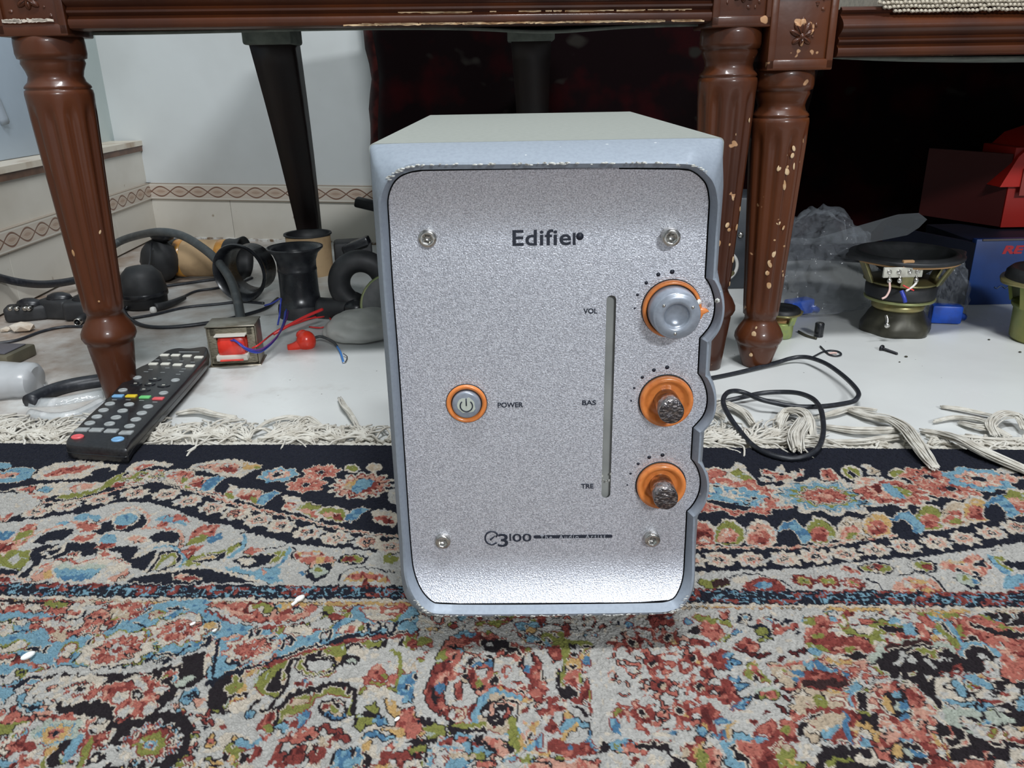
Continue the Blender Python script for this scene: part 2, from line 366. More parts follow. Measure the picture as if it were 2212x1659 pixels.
def rail(bm, a, b, zb, depth=.05, top=.052):
    """moulded rail from a to b; profile in (outward, z)"""
    d = (Vector(b)-Vector(a)); ln = d.length; d.normalize(); n = Vector((d.y, -d.x, 0))
    pr = [(0, 0), (.006, 0), (.0105, .0012), (.0125, .005), (.0118, .0088), (.009, .0105), (.0075, .0118), (.0095, .0130), (.0118, .0148), (.0118, .0168), (.0095, .0182), (.0085, .0196)]
    pr += [(.0085+.0105*math.sin(k/10*PI), .0196+.020*k/10+.0) for k in range(1, 10)]
    pr += [(.0085, .0400), (.0070, .0415), (.0098, .0430), (.0110, .0450), (.0098, .047), (.006, .0485), (.004, top), (-depth+.012, top), (-depth+.012, 0)]
    m_ = 24; V = []; Fs = []; K = len(pr)
    for i in range(m_+1):
        for (o, z) in pr:
            q = Vector(a)+d*(ln*i/m_)+n*o; V.append((q.x, q.y, zb+z))
    for i in range(m_):
        for k in range(K): k2 = (k+1) % K; Fs.append((i*K+k, (i+1)*K+k, (i+1)*K+k2, i*K+k2))
    Fs.append(tuple(range(K))); Fs.append(tuple(reversed(range(m_*K, (m_+1)*K)))); merge(bm, V, Fs)
    bmesh.ops.recalc_face_normals(bm, faces=bm.faces); return bm
def chips(bm, a, b, z, out, n, lmin, lmax, hh):
    """bare-wood scars along an edge, each a thin raised flake"""
    d = (Vector(b)-Vector(a)); ln = d.length; d.normalize(); nn = Vector((d.y, -d.x, 0)); ang = math.atan2(d.y, d.x)
    for k in range(n):
        u = random.uniform(0, ln); l = random.uniform(lmin, lmax); q = Vector(a)+d*u+nn*out
        pts = []; m_ = 7
        for i in range(m_): pts.append((-l/2+l*i/(m_-1), -hh*random.uniform(.15, .5)))
        for i in range(m_): pts.append((l/2-l*i/(m_-1), hh*random.uniform(.15, .5)))
        M = Matrix.Translation((q.x, q.y, z+random.uniform(-.0004, .0004))) @ rotz(ang) @ XZ
        prism(bm, pts, -.0006, .0004, M)
def leg_scars(bm, x, y, zs, R, n, angs):
    for k in range(n):
        z = random.uniform(*zs); a = random.uniform(*angs); f = (z-zs[0])/(zs[1]-zs[0]); r = R[0]+(R[1]-R[0])*f
        s = random.uniform(.0012, .0030)
        ellipsoid(bm, (x+r*math.cos(a), y+r*math.sin(a), z), (s*random.uniform(.7, 1.1), s*.16, s*random.uniform(.8, 2.2)), M=rotz(a+PI/2) @ Matrix.Rotation(random.uniform(-.5, .5), 4, 'Y'), sub=2)
CLOTH = mat('grey_green_underside_cloth', L(118, 124, 116), .95, noise=(50, L(90, 96, 90), .4, .7), bump=(300, .3, .001))
FAB = mat('beige_boucle_fabric', L(196, 186, 168), .95, noise=(240, L(172, 162, 145), .45, .62), sheen=.2)
def slab(bm, poly, z0, z1, bev=0): return prism(bm, poly, z0, z1, bev=bev)
def rear_leg(bm, top, foot, w0, w1):
    top = Vector(top); foot = Vector(foot); V = []; Fs = []; n = 8
    for i in range(n+1):
        f = i/n; c = top.lerp(foot, f); c.y += .012*math.sin(f*PI); w = (w0+(w1-w0)*f)/2
        for sx, sy in ((-1, -1), (1, -1), (1, 1), (-1, 1)): V.append((c.x+sx*w, c.y+sy*w, c.z))
    for i in range(n):
        for k in range(4): k2 = (k+1) % 4; Fs.append((i*4+k, (i+1)*4+k, (i+1)*4+k2, i*4+k2))
    Fs.append((0, 1, 2, 3)); Fs.append(tuple(reversed(range(n*4, n*4+4)))); merge(bm, V, Fs); return bm
def chair1():
    A = Vector((-.4515, .860, 0)); B = Vector((.2365, .925, 0)); ang = math.atan2(B.y-A.y, B.x-A.x); d = (B-A).normalized(); n = Vector((d.y, -d.x, 0))
    t = thing('upholstered_bench', 'wide brown wooden bench with fluted turned legs standing behind the silver speaker box', 'chair', (-.1, 1.1, FZ))
    for (p, nm) in ((A, 'leg'), (B, 'leg')):
        bm = BM(); turned_leg(bm, p.x, p.y, .3685, .0705, .0765, rot=ang*10+PI/2); l = obj(nm, bm, WOOD if p is A else WOODW, t)
        bm = BM(); leg_scars(bm, p.x, p.y, (.10, .30), (.0215, .030), 3 if p is A else 14, (-2.2, -.3)); obj('scar', bm, WORN, l)['kind'] = 'stuff'
        bm = BM(); carved_block(bm, p.x, p.y, .3735, .4400, .064, ang); obj('carved_block', bm, WOOD if p is A else WOODW, t)
        if p is A:
            bm = BM(); chips(bm, p-d*.022+n*.033, p+d*.022+n*.033, .3865, .0, 8, .008, .018, .004); obj('bare_chip', bm, mat('pale_scar', L(196, 184, 170), .7), t)['kind'] = 'stuff'
    a = A+d*.033+n*.018; b = B-d*.031+n*.018
    bm = BM(); rail(bm, a, b, .3785); f = obj('front_rail', bm, WOOD, t)
    bm = BM(); chips(bm, a+d*.27, b-d*.02, .3800, .0108, 60, .006, .035, .0022); chips(bm, a+d*.32, b-d*.02, .3905, .0082, 26, .005, .03, .0020); obj('bare_edge', bm, WORN, f)['kind'] = 'stuff'
    # rear legs
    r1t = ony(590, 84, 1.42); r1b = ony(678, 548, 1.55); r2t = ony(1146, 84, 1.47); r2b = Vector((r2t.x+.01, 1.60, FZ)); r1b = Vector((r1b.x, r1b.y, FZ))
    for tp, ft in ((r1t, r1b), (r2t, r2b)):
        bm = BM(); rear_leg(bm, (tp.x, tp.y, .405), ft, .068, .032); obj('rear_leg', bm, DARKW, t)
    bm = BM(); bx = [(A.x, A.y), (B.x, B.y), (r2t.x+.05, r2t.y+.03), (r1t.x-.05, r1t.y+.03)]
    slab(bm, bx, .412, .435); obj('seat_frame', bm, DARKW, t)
    V = []; Fs = []; nu, nvv = 40, 12        # sagging underside cloth
    for j in range(nvv+1):
        for i in range(nu+1):
            u, v = i/nu, j/nvv; p = (A+d*.04+n*-.004).lerp(B-d*.035+n*-.004, u).lerp(Vector((r1t.x-.03, r1t.y, 0)).lerp(Vector((r2t.x+.03, r2t.y, 0)), u), v)
            z = .3765+.034*v**.85-.0015*(.5+.5*math.sin(u*9+1))-.004*math.exp(-((u-.74)/.10)**2-(v/.6)**2)
            V.append((p.x, p.y, z))
    for j in range(nvv):
        for i in range(nu): Fs.append((j*(nu+1)+i, j*(nu+1)+i+1, (j+1)*(nu+1)+i+1, (j+1)*(nu+1)+i))
    c = obj('underside_cloth', (V, [], Fs), CLOTH, t); md = c.modifiers.new('s', 'SOLIDIFY'); md.thickness = .003; md.offset = 1
    for tp in (r1t, r2t):
        bm = BM(); box(bm, (tp.x, tp.y-.002, .398), (.078, .078, .028), bev=.004); obj('cloth_wrap', bm, CLOTH, t)
    bm = BM(); slab(bm, [(A.x+.01, A.y+.01), (B.x-.01, B.y+.01), (r2t.x+.04, r2t.y+.02), (r1t.x-.04, r1t.y+.02)], .43, .50, bev=.02); obj('cushion', bm, FAB, t)
chair1()
def chair2():
    A = Vector((.2985, .93, 0)); B = Vector((.97, .95, 0)); d = (B-A).normalized(); n = Vector((d.y, -d.x, 0)); ang = math.atan2(d.y, d.x)
    t = thing('upholstered_chair', 'brown wooden chair with beige woven seat and chipped fluted leg at the right', 'chair', (.6, 1.2, FZ))
    for p in (A, B):
        bm = BM(); turned_leg(bm, p.x, p.y, .3265, .0325, .0385, rot=.6); l = obj('leg', bm, WOODW, t)
        bm = BM(); leg_scars(bm, p.x, p.y, (.09, .26), (.0222, .0305), 26, (-1.75, -.75)); leg_scars(bm, p.x, p.y, (.012, .05), (.024, .027), 6, (-2.3, -1.0)); obj('scar', bm, WORN, l)['kind'] = 'stuff'
        bm = BM(); carved_block(bm, p.x+.0035, p.y, .3315, .412, .069, ang); obj('carved_block', bm, WOODW, t)
    a = A+d*.0445+n*.016; b = B-d*.03+n*.016
    bm = BM(); rail(bm, a, b, .3430, top=.046); f = obj('front_rail', bm, WOOD, t)
    bm = BM(); chips(bm, a+d*.1, b-d*.02, .3443, .0070, 12, .006, .03, .0018); obj('bare_edge', bm, WORN, f)['kind'] = 'stuff'
    r1 = Vector((.50, 1.52, 0)); r2 = Vector((.93, 1.5, 0))
    for p in (r1, r2):
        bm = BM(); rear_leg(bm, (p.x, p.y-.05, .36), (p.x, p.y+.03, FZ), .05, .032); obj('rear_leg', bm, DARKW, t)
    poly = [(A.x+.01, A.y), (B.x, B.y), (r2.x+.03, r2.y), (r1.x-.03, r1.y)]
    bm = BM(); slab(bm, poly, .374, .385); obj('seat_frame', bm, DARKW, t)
    V = []; Fs = []; nu, nvv = 40, 10
    for j in range(nvv+1):
        for i in range(nu+1):
            u, v = i/nu, j/nvv; p = (A+d*.045+n*.004).lerp(B-d*.04+n*.004, u).lerp(r1.lerp(r2, u), v)
            V.append((p.x, p.y, .3425+.03*v-.0135*math.sin(PI*min(1, v*1.5+.10))*(math.sin(PI*u)**.5)))
    for j in range(nvv):
        for i in range(nu): Fs.append((j*(nu+1)+i, j*(nu+1)+i+1, (j+1)*(nu+1)+i+1, (j+1)*(nu+1)+i))
    c = obj('underside_cloth', (V, [], Fs), CLOTH, t); md = c.modifiers.new('s', 'SOLIDIFY'); md.thickness = .003; md.offset = 1
    # seat cushion, a boucle weave of small loops
    x0, x1 = .376, .95; y0 = A.y-.028; bm = BM()
    slab(bm, [(x0+.012, y0+.004), (x1-.01, y0+.004), (x1+.02, 1.5), (x0+.03, 1.5)], .3895, .45, bev=.018); cu = obj('cushion', bm, FAB, t)
    bm = BM()
    for j in range(7):
        for i in range(64):
            x = x0+.0045+(i+.5*(j % 2))*.0044; z = .3862+j*.0040; 
            if x > x0+.30: continue
            if j == 0 and x < x0+.022: continue
            if j == 1 and x < x0+.010: continue
            ellipsoid(bm, (x, y0+.0015+abs(j-2)*.0003, z+random.uniform(-.0006, .0006)), (.0026, .0026, .0021), sub=1)
    o = obj('woven_loop', bm, FAB, cu); o['kind'] = 'stuff'
chair2()

# ================================================================== SILVER SPEAKER BOX
def speaker_box():
    ORANGE = mat('orange_translucent_plastic', (.74, .235, .055), .30, coat=.3, noise=(300, (.60, .15, .03), .5, .8))
    BODY = mat('grey_green_box_paint', L(148, 152, 146), .55, noise=(300, L(140, 144, 138), .4, .7), spots=(46, L(214, 214, 208), .765, .775, (.35, 1, 1)), bump=(500, .1, .0006))
    RIM = mat('blue_grey_silver_paint', L(146, 155, 166), .5, .2, noise=(500, L(138, 147, 158), .4, .7), spots=(190, L(205, 208, 206), .745, .76))
    PAN = mat('sparkling_silver_panel', (.86, .88, .95), .41, .70, noise=(1500, (.44, .45, .50), .36, .64), bump=(1300, .4, .0008))
    GAP = mat('dark_joint', (.008, .009, .012), .6)
    INK = mat('navy_print', (.012, .016, .030), .5, noise=(900, (.02, .025, .04), .4, .7))
    SLOT = mat('translucent_grey_strip', L(150, 152, 148), .5, noise=(40, L(128, 130, 128), .4, .7))
    KNOBG = mat('grey_knob_paint', L(150, 157, 168), .3, .3, noise=(400, L(138, 145, 155), .4, .7))
    YF, YB, YP, YR = .4216, .74, .413, .4055
    t = thing('subwoofer', 'silver speaker box with three orange rimmed knobs standing on the patterned rug', 'speaker', (.0186, .50, 0))
    out = [(1474, 364), (932, 369), (899, 370), (870, 379), (855, 391), (847, 404), (841, 420), (838, 445), (848, 600), (863, 783), (876, 993), (890, 1203), (896, 1238), (909, 1271), (929, 1295), (950, 1304.5),
           (1420, 1300), (1444, 1296), (1458.6, 1288.6), (1474, 1254), (1477.5, 1209.5), (1482, 1103), (1492, 1094), (1503.6, 1076), (1510.7, 1056), (1511.5, 1033), (1506, 1013), (1498.5, 1000), (1491, 991), (1495, 923),
           (1503.6, 914), (1517.5, 898), (1525, 879), (1526.6, 856), (1522.6, 836), (1515, 818), (1506, 806.6), (1510, 729.5), (1518, 721), (1532.8, 703), (1540, 683), (1542.8, 659.5), (1540, 639.6), (1533.7, 619.7), (1527.4, 608), (1521.5, 600.5),
           (1532, 450), (1529, 415), (1524, 399), (1518, 390), (1500, 373)]
    f0 = lambda z: .0145*max(0, (z-.2515)/.036)**2+.0100*max(0, (.0635-z)/.030)**2
    poly = []
    for u, v in out:
        y = YP
        for _ in range(8): y = .5*y+.5*(YP-min(.0145, f0(ony(u, v, y).z)))
        q = ony(u, v, y); poly.append((q.x, q.z, (u, v) in ((1482, 1103), (1491, 991), (1495, 923), (1506, 806.6), (1510, 729.5), (1521.5, 600.5))))
    for _ in range(3):                       # cut the corners of the outline, keep its six notches
        nw = []
        for i, a in enumerate(poly):
            b = poly[(i+1) % len(poly)]
            nw.append(a if a[2] else (a[0]*.75+b[0]*.25, a[1]*.75+b[1]*.25, False))
            if not b[2]: nw.append((a[0]*.25+b[0]*.75, a[1]*.25+b[1]*.75, False))
        poly = nw
    poly = [(a[0], a[1]) for a in poly]
    # dense resample
    D = []
    for i in range(len(poly)):
        a, b = poly[i], poly[(i+1) % len(poly)]; m_ = max(1, int(math.hypot(a[0]-b[0], a[1]-b[1])/.0022))
        for k in range(m_): D.append((a[0]+(b[0]-a[0])*k/m_, a[1]+(b[1]-a[1])*k/m_))
    zmin = min(p[1] for p in D); zmax = max(p[1] for p in D)
    def fwd(z):
        return .0145*max(0, (z-(zmax-.036))/.036)**2 + .0100*max(0, ((zmin+.030)-z)/.030)**2
    yp = lambda z: YP-fwd(z)
    yr = lambda z: YR+.001-.0085*(max(0, fwd(z))/.0105)**.7
    def span(z):
        xs = []
        for i in range(len(D)):
            a, b = D[i], D[(i+1) % len(D)]
            if (a[1] <= z) != (b[1] <= z): xs.append(a[0]+(b[0]-a[0])*(z-a[1])/(b[1]-a[1]))
        return min(xs), max(xs)
    st, sb = ony(1321, 638, YP), ony(1308.5, 1075, YP); sw = .0026
    def slot(z):
        if not (sb.z < z < st.z): return None
        e = min(st.z-z, z-sb.z); h = sw if e > sw else math.sqrt(max(0, sw*sw-(sw-e)**2)); f = (z-sb.z)/(st.z-sb.z); x = sb.x+(st.x-sb.x)*f
        return x-h, x+h
    zs = [zmin+1e-5+(zmax-zmin-2e-5)*(k/320) for k in range(321)]+[sb.z+1e-6, st.z-1e-6]+[sb.z+sw*k/6 for k in (1, 2, 3, 4, 5)]+[st.z-sw*k/6 for k in (1, 2, 3, 4, 5)]
    zs = sorted(zs); bm = BM(); rows = []
    for z in zs:
        a, b = span(z); s = slot(z); y = yp(z)
        l, r = s if s else (sb.x+(st.x-sb.x)*(z-sb.z)/(st.z-sb.z),)*2
        rows.append([bm.verts.new((a+(l-a)*k/8, y, z)) for k in range(9)]+[bm.verts.new((r+(b-r)*k/4, y, z)) for k in range(5)])
    for r0, r1 in zip(rows[:-1], rows[1:]):
        for k in list(range(8))+list(range(9, 13)): bm.faces.new((r0[k], r0[k+1], r1[k+1], r1[k]))
    bmesh.ops.recalc_face_normals(bm, faces=bm.faces)
    bmesh.ops.remove_doubles(bm, verts=bm.verts, dist=1e-6); bm.normal_update()
    for f in bm.faces:
        if f.normal.y > 0: f.normal_flip()
    pan = obj('front_panel', bm, PAN, t)
    bm = BM(); box(bm, ((st.x+sb.x)/2, YP+.0035, (st.z+sb.z)/2), (.0095, .0012, st.z-sb.z+.004)); s_ = obj('slot_strip', bm, SLOT, pan)
    # rim: joint, sloping band, chamfer to the box
    C0 = (.0186, .16); cyl = []
    hw, zt, zb = .0895, .2997, .0185; rt, rb = .0025, .017
    body = []
    def arc(cx, cz, r, a0, a1, n=8): return [(cx+r*math.cos(a0+(a1-a0)*k/n), cz+r*math.sin(a0+(a1-a0)*k/n)) for k in range(n+1)]
    bx = .0186
    body = arc(bx+hw-rt, zt-rt, rt, 0, PI/2, 4)+arc(bx-hw+rt, zt-rt, rt, PI/2, PI, 4)+arc(bx-hw+rb, zb+rb, rb, PI, 1.5*PI)+arc(bx+hw-rb, zb+rb, rb, 1.5*PI, 2*PI)
    def cast(p):
        dx, dz = p[0]-C0[0], p[1]-C0[1]; best = None
        for i in range(len(body)):
            a, b = body[i], body[(i+1) % len(body)]; ex, ez = b[0]-a[0], b[1]-a[1]; den = dx*ez-dz*ex
            if abs(den) < 1e-12: continue
            tt = ((a[0]-C0[0])*ez-(a[1]-C0[1])*ex)/den; s = ((a[0]-C0[0])*dz-(a[1]-C0[1])*dx)/den
            if tt > 0 and -1e-6 <= s <= 1+1e-6: best = tt
        return (C0[0]+dx*best, C0[1]+dz*best)
    n = len(D); nr = []
    for i in range(n):
        a, b = D[i-1], D[(i+1) % n]; tx, tz = b[0]-a[0], b[1]-a[1]; q = math.hypot(tx, tz); nx, nz = tz/q, -tx/q
        if nx*(D[i][0]-C0[0])+nz*(D[i][1]-C0[1]) < 0 and not D[i][0] > .09: nx, nz = -nx, -nz
        nr.append((nx, nz))
    sgn = -1 if sum(nx*(p[0]-C0[0]) for (nx, nz), p in zip(nr, D)) < 0 else 1
    # consistent orientation: polygon runs counter-clockwise seen from the front -> outward = (tz,-tx) or its opposite
    area2 = sum(D[i][0]*D[(i+1) % n][1]-D[(i+1) % n][0]*D[i][1] for i in range(n)); og = 1 if area2 > 0 else -1
    nr = []
    for i in range(n):
        a, b = D[i-2], D[(i+2) % n]; tx, tz = b[0]-a[0], b[1]-a[1]; q = math.hypot(tx, tz); nr.append((og*tz/q, -og*tx/q))
    def off(w_): return [(D[i][0]+nr[i][0]*w_, D[i][1]+nr[i][1]*w_) for i in range(n)]
    low = lambda z: max(0, min(1, (.075-z)/.04))
    offv = lambda w_, e_: [(D[i][0]+nr[i][0]*(w_+e_*low(D[i][1])), D[i][1]+nr[i][1]*(w_+e_*low(D[i][1]))) for i in range(n)]
    o1, o2, o3 = off(.0007), offv(.0030, .0014), offv(.0042, .0018)
    loops = [[(p[0], yp(q[1])+.002, p[1]) for p, q in zip(D, D)], [(p[0], yp(q[1])+.002, p[1]) for p, q in zip(o1, D)], [(p[0], yp(q[1])-.0004, p[1]) for p, q in zip(o1, D)],
             [(p[0], yr(q[1])+.0002, p[1]) for p, q in zip(o2, D)], [(p[0], yr(q[1])+.0006, p[1]) for p, q in zip(o3, D)]]
    B1 = []
    for i in range(n):
        c = cast(D[i]); o = o3[i]; inside = math.hypot(c[0]-C0[0], c[1]-C0[1]) > math.hypot(o[0]-C0[0], o[1]-C0[1])
        B1.append((c[0], YF, c[1]) if inside else (o[0], YF-.002, o[1]))
    mid = [tuple(.5*(a+b) for a, b in zip(p, q)) for p, q in zip(loops[-1], B1)]
    mid = [(m_[0]+(m_[0]-C0[0])*.012, m_[1]-.0012, m_[2]+(m_[2]-C0[1])*.012) for m_ in mid]
    loops += [mid, B1]
    bm = BM(); LV = [[bm.verts.new(p) for p in lp] for lp in loops]
    for k in range(len(LV)-1):
        for i in range(n):
            j = (i+1) % n; f = bm.faces.new((LV[k][i], LV[k][j], LV[k+1][j], LV[k+1][i])); f.material_index = 1 if k < 2 else 0
    bmesh.ops.recalc_face_normals(bm, faces=bm.faces); rim = obj('front_rim', bm, [RIM, GAP], t)
    # box body
    bm = BM(); ys = [YF-.001, .50, .6, YB]; m_ = len(body); LV = [[bm.verts.new((p[0], y, p[1])) for p in body] for y in ys]
    for k in range(len(ys)-1):
        for i in range(m_): bm.faces.new((LV[k][i], LV[k][(i+1) % m_], LV[k+1][(i+1) % m_], LV[k+1][i]))
    bm.faces.new(LV[-1]); bm.faces.new(LV[0][::-1]); bmesh.ops.recalc_face_normals(bm, faces=bm.faces); obj('cabinet', bm, BODY, t, sharp=30)
    for x, y in ((-.045, .45), (.082, .45), (-.045, .70), (.082, .70)):
        bm = BM(); lathe(bm, [(.003, 0), (.009, .0), (.011, .004), (.012, .019)], (x, y, 0), seg=20); obj('foot', bm, RUBBER, t)
    # chipped paint on the rim edges
    CH = mat('chipped_pale_paint', L(205, 206, 200), .6, noise=(700, L(120, 118, 112), .45, .65))
    bm = BM()
    for i in range(n):
        p = o2[i]
        for rep in range(3):
            if (p[1] > zmax-.004 and random.random() < .30) or (p[1] < zmin+.006 and random.random() < .30):
                s = random.uniform(.0004, .0010); q = (p[0]+random.uniform(-.001, .001), yr(p[1])+.0001, p[1]+random.uniform(-.0003, .0007))
                ellipsoid(bm, q, (s*random.uniform(1, 2.2), .0003, s*.55), sub=1)
    obj('paint_chip', bm, CH, rim)['kind'] = 'stuff'
    # knobs
    def at(u, v, y=YP): return ony(u, v, y)
    def dots(lst):
        bm = BM()
        for u, v, r in lst: p = at(u, v); lathe(bm, [(r/1733*.44, -.0005), (r/1733*.44, .00008)], (p.x, YP, p.z), XZ, 16)
        return bm
    for d_ in ([(1452, 587, 5), (1422, 593, 4.3), (1396, 611, 3.8), (1377, 637, 3), (1371, 666, 2.3), (1441, 793.5, 4.6), (1412.5, 799.5, 4.2), (1387.5, 815, 3.6), (1370, 838, 2.8), (1363.5, 865.5, 2.2),
                          (1431, 983, 4.6), (1402.5, 988, 4.2), (1378.5, 1002, 3.6), (1362, 1023, 2.8), (1355, 1047.5, 2.2)]): obj('scale_dot', dots([d_]), INK, pan)
    p = at(1450, 666); c = (p.x, YP, p.z)
    k = thing('volume_knob', None, None, c); k.parent = t; k.location = Vector(c)-wloc(t)
    def kobj(name, bm, m, par):
        o = obj(name, bm, m); o.parent = par; o.location = -wloc(par); return o
    for q in ('label',):
        if q in k: del k[q]
    bm = BM(); lathe(bm, [(.0160, -.001), (.0160, .0003), (.0150, .0004)], c, XZ, 64); obj('knob_joint', bm, GAP, k)
    bm = BM(); lathe(bm, [(.0140, -.001), (.0156, .0), (.0157, .0022), (.0152, .0034), (.0144, .0038), (.0137, .0034), (.0136, .001)], c, XZ, 64, cap=False); ring = obj('orange_ring', bm, ORANGE, k)
    bm = BM(); prof = [(.0132, 0), (.0132, .005), (.0124, .0148), (.0118, .0156), (.0114, .0155), (.0111, .0159), (.0078, .0160), (.0068, .0158)]
    prof += [(.0066*math.cos(a), .0156-.0034*math.sin(a)) for a in (.15, .35, .6, .9, 1.2, 1.45)]+[(1e-5, .0122)]
    lathe(bm, prof, c, XZ, 64, cap=False); obj('knob_cap', bm, KNOBG, k, sharp=60)
    for a in (2.45, .55, -1.62):
        bm = BM(); ellipsoid(bm, (c[0]+.0092*math.cos(a), YP-.0160, c[2]+.0092*math.sin(a)), (.0009, .0007, .0009)); obj('rivet', bm, CHROME, k)
    bm = BM(); sh = [at(u, v) for u, v in ((1503, 692), (1505, 664), (1512, 662), (1524, 664), (1529, 669), (1517, 675), (1512, 684))]
    prism(bm, [(q.x, q.z) for q in sh], .0, .0040, Matrix.Translation((0, YP, 0)) @ XZ, bev=.0008); obj('broken_pointer', bm, ORANGE, k)
    bm = BM(); q = at(1506, 648); ellipsoid(bm, (q.x, YP-.004, q.z), (.0014, .0014, .0017), sub=1); obj('white_fragment', bm, mat('white_break', L(230, 228, 222), .5), k)
    for nm, (u, v), R_ in (('bass_control', (1438, 864), .0147), ('treble_control', (1427, 1046), .0141)):
        p = at(u, v); c = (p.x, YP, p.z); s = R_/.0147
        k = link(bpy.data.objects.new(nm, None)); k.parent = t; k.location = Vector(c)-wloc(t)
        bm = BM(); lathe(bm, [(R_+.0004, -.001), (R_+.0006, .0003), (R_-.0006, .0004)], c, XZ, 64, cap=False); obj('knob_joint', bm, GAP, k)
        bm = BM(); lathe(bm, [(R_-.001, -.001), (R_, .0), (R_, .0034), (R_-.0006, .0044), (R_-.0018, .0045), (R_-.0028, .0038), (.0104*s, .0014), (.0092*s, .0008), (.005, .0006)], c, XZ, 64, cap=False); obj('orange_ring', bm, ORANGE, k)
        bm = BM(); lathe(bm, [(.0086, -.005), (.0086, -.001), (.0080, .0002), (.0072, .0004)], c, XZ, 40); obj('collar', bm, CHROME, k)
        bm = BM(); lathe(bm, [(.0068, -.001), (.0069, .0165), (.0064, .0172), (.0061, .0169), (.0035, .0168), (1e-5, .0170)], c, XZ, 40, cap=False); obj('bare_shaft', bm, DKCHROME, k)
        bm = BM(); lathe(bm, [(.0066, .0168), (.0066, .0176), (.006, .0178), (1e-5, .0177)], c, XZ, 40, cap=False); obj('shaft_end', bm, mat('dark_scratched_end', (.12, .11, .115), .3, 1, noise=(400, (.45, .40, .38), .5, .62, (1, 1, 3)), bump=(300, .8, .002)), k)
    p = at(1008, 871); c = (p.x, YP, p.z); k = link(bpy.data.objects.new('power_button', None)); k.parent = t; k.location = Vector(c)-wloc(t)
    bm = BM(); lathe(bm, [(.0116, -.001), (.0116, .0004), (.0105, .0004)], c, XZ, 48); obj('knob_joint', bm, GAP, k)
    bm = BM(); lathe(bm, [(.0110, -.001), (.0113, .0008), (.0108, .0020), (.0098, .0021), (.0087, .0012), (.0084, -.001)], c, XZ, 64, cap=False); obj('orange_ring', bm, ORANGE, k)
    bm = BM(); lathe(bm, [(.0080, -.001), (.0080, .0022), (.0074, .0030), (.0066, .0032), (1e-5, .0030)], c, XZ, 48, cap=False); obj('push_cap', bm, KNOBG, k)
    bm = BM(); random.seed(3); pl = [(math.cos(a)*.0052*random.uniform(.8, 1.12), math.sin(a)*.0048*random.uniform(.8, 1.12)) for a in [i/16*2*PI for i in range(16)]]
    prism(bm, pl, .0030, .00335, Matrix.Translation(c) @ XZ); obj('worn_patch', bm, mat('pale_worn_plastic', L(186, 192, 180), .5), k)
    bm = BM(); tube(bm, [(c[0]+.0034*math.sin(a), YP-.0034, c[2]-.0002+.0034*math.cos(a)) for a in [.75+i*(2*PI-1.5)/14 for i in range(15)]], .00038, 6, 2)
    tube(bm, [(c[0], YP-.0034, c[2]+.0042), (c[0], YP-.0034, c[2]-.0002)], .00038, 6, 1); obj('power_symbol', bm, INK, k)
    # four socket screws
    for (u, v, so) in ((923, 516, 0), (1448, 511, .0035), (956.5, 1172, .0), (1409, 1166, .001)):
        p = at(u, v, YP-.003); c = (p.x, YP-so, p.z)
        bm = BM(); hexf = lambda r, z, a: r/math.cos(((a+.3) % (PI/3))-PI/6) if r < .0028 else r
        lathe(bm, [(.0046, -.002-so*0), (.0047, .0026), (.0043, .0034), (.0031, .0036), (.0022, .0034), (.0021, .0012), (1e-5, .0010)] if not so else [(.0046, -.006), (.0047, .0026), (.0043, .0034), (.0031, .0036), (.0022, .0034), (.0021, .0012), (1e-5, .0010)], c, XZ, 48, flute=hexf, cap=False)
        obj('socket_screw', bm, CHROME, pan, sharp=30)
    # printing
    def put(s, u0, u1, v0, v1, off=.0, sp=1., m=INK, ital=0, y=YP-.0001, name='lettering'):
        a = at((u0+u1)/2, v1); b = at((u0+u1)/2, v0); l = at(u0, (v0+v1)/2); r = at(u1, (v0+v1)/2)
        return lettering(name, s, l.x, r.x, a.z, b.z, y, m, pan, off, sp, ital)
    put('Edifie', 1107, 1233.5, 495.5, 530.5, .00018, 1.06)
    bm = BM(); a = at(1238, 529); b = at(1243.5, 503); box(bm, ((a.x+b.x)/2-.0001, YP, (a.z+b.z)/2), (.0015, .0005, b.z-a.z)); p = at(1252.5, 510.5)
    lathe(bm, [(.00195, -.0003), (.00195, .0003)], (p.x, YP, p.z), XZ, 32); obj('lettering', bm, INK, pan)
    put('VOL', 1260, 1290.5, 666, 677.5, .00024); put('BAS', 1257.5, 1287.5, 864.5, 875, .00024); put('TRE', 1255, 1282, 1045, 1055, .00024); put('POWER', 1075, 1130, 869, 880, .00024)
    put('3', 1075.5, 1097.5, 1153, 1181, .0001); put('I', 1100.5, 1104, 1153, 1168, .0001); put('00', 1107, 1148, 1153, 1169.5, .0001)
    bm = BM(); q = [(1073, 1172), (1062, 1176.5), (1051, 1171), (1048, 1161), (1052, 1152), (1061, 1148), (1070, 1150), (1074, 1155), (1072, 1160)]
    tube(bm, [at(u, v) for u, v in q], .00055, 6, 5); tube(bm, [at(u, v) for u, v in ((1059, 1166), (1064, 1162), (1070, 1157))], lambda f: .0007-.0004*f, 6, 4); obj('emblem', bm, INK, pan)
    a = at(1156.5, 1159.7); b = at(1319, 1158.2); r = .00112; P = [(a.x+r*math.cos(g), a.z+r*math.sin(g)) for g in [PI/2+i*PI/8 for i in range(9)]]+[(b.x+r*math.cos(g), b.z+r*math.sin(g)) for g in [-PI/2+i*PI/8 for i in range(9)]]
    bm = BM(); prism(bm, P, -.0002, .0001, Matrix.Translation((0, YP, 0)) @ XZ); obj('print_bar', bm, INK, pan)
    put('The  Audio  Artist', 1167, 1308, 1155.2, 1163, 0, 1.35, m=mat('silver_print', L(185, 188, 196), .4, .3), y=YP-.00025)
    bm = BM(); q = at(1321, 1036); q2 = at(1299.5, 1036)
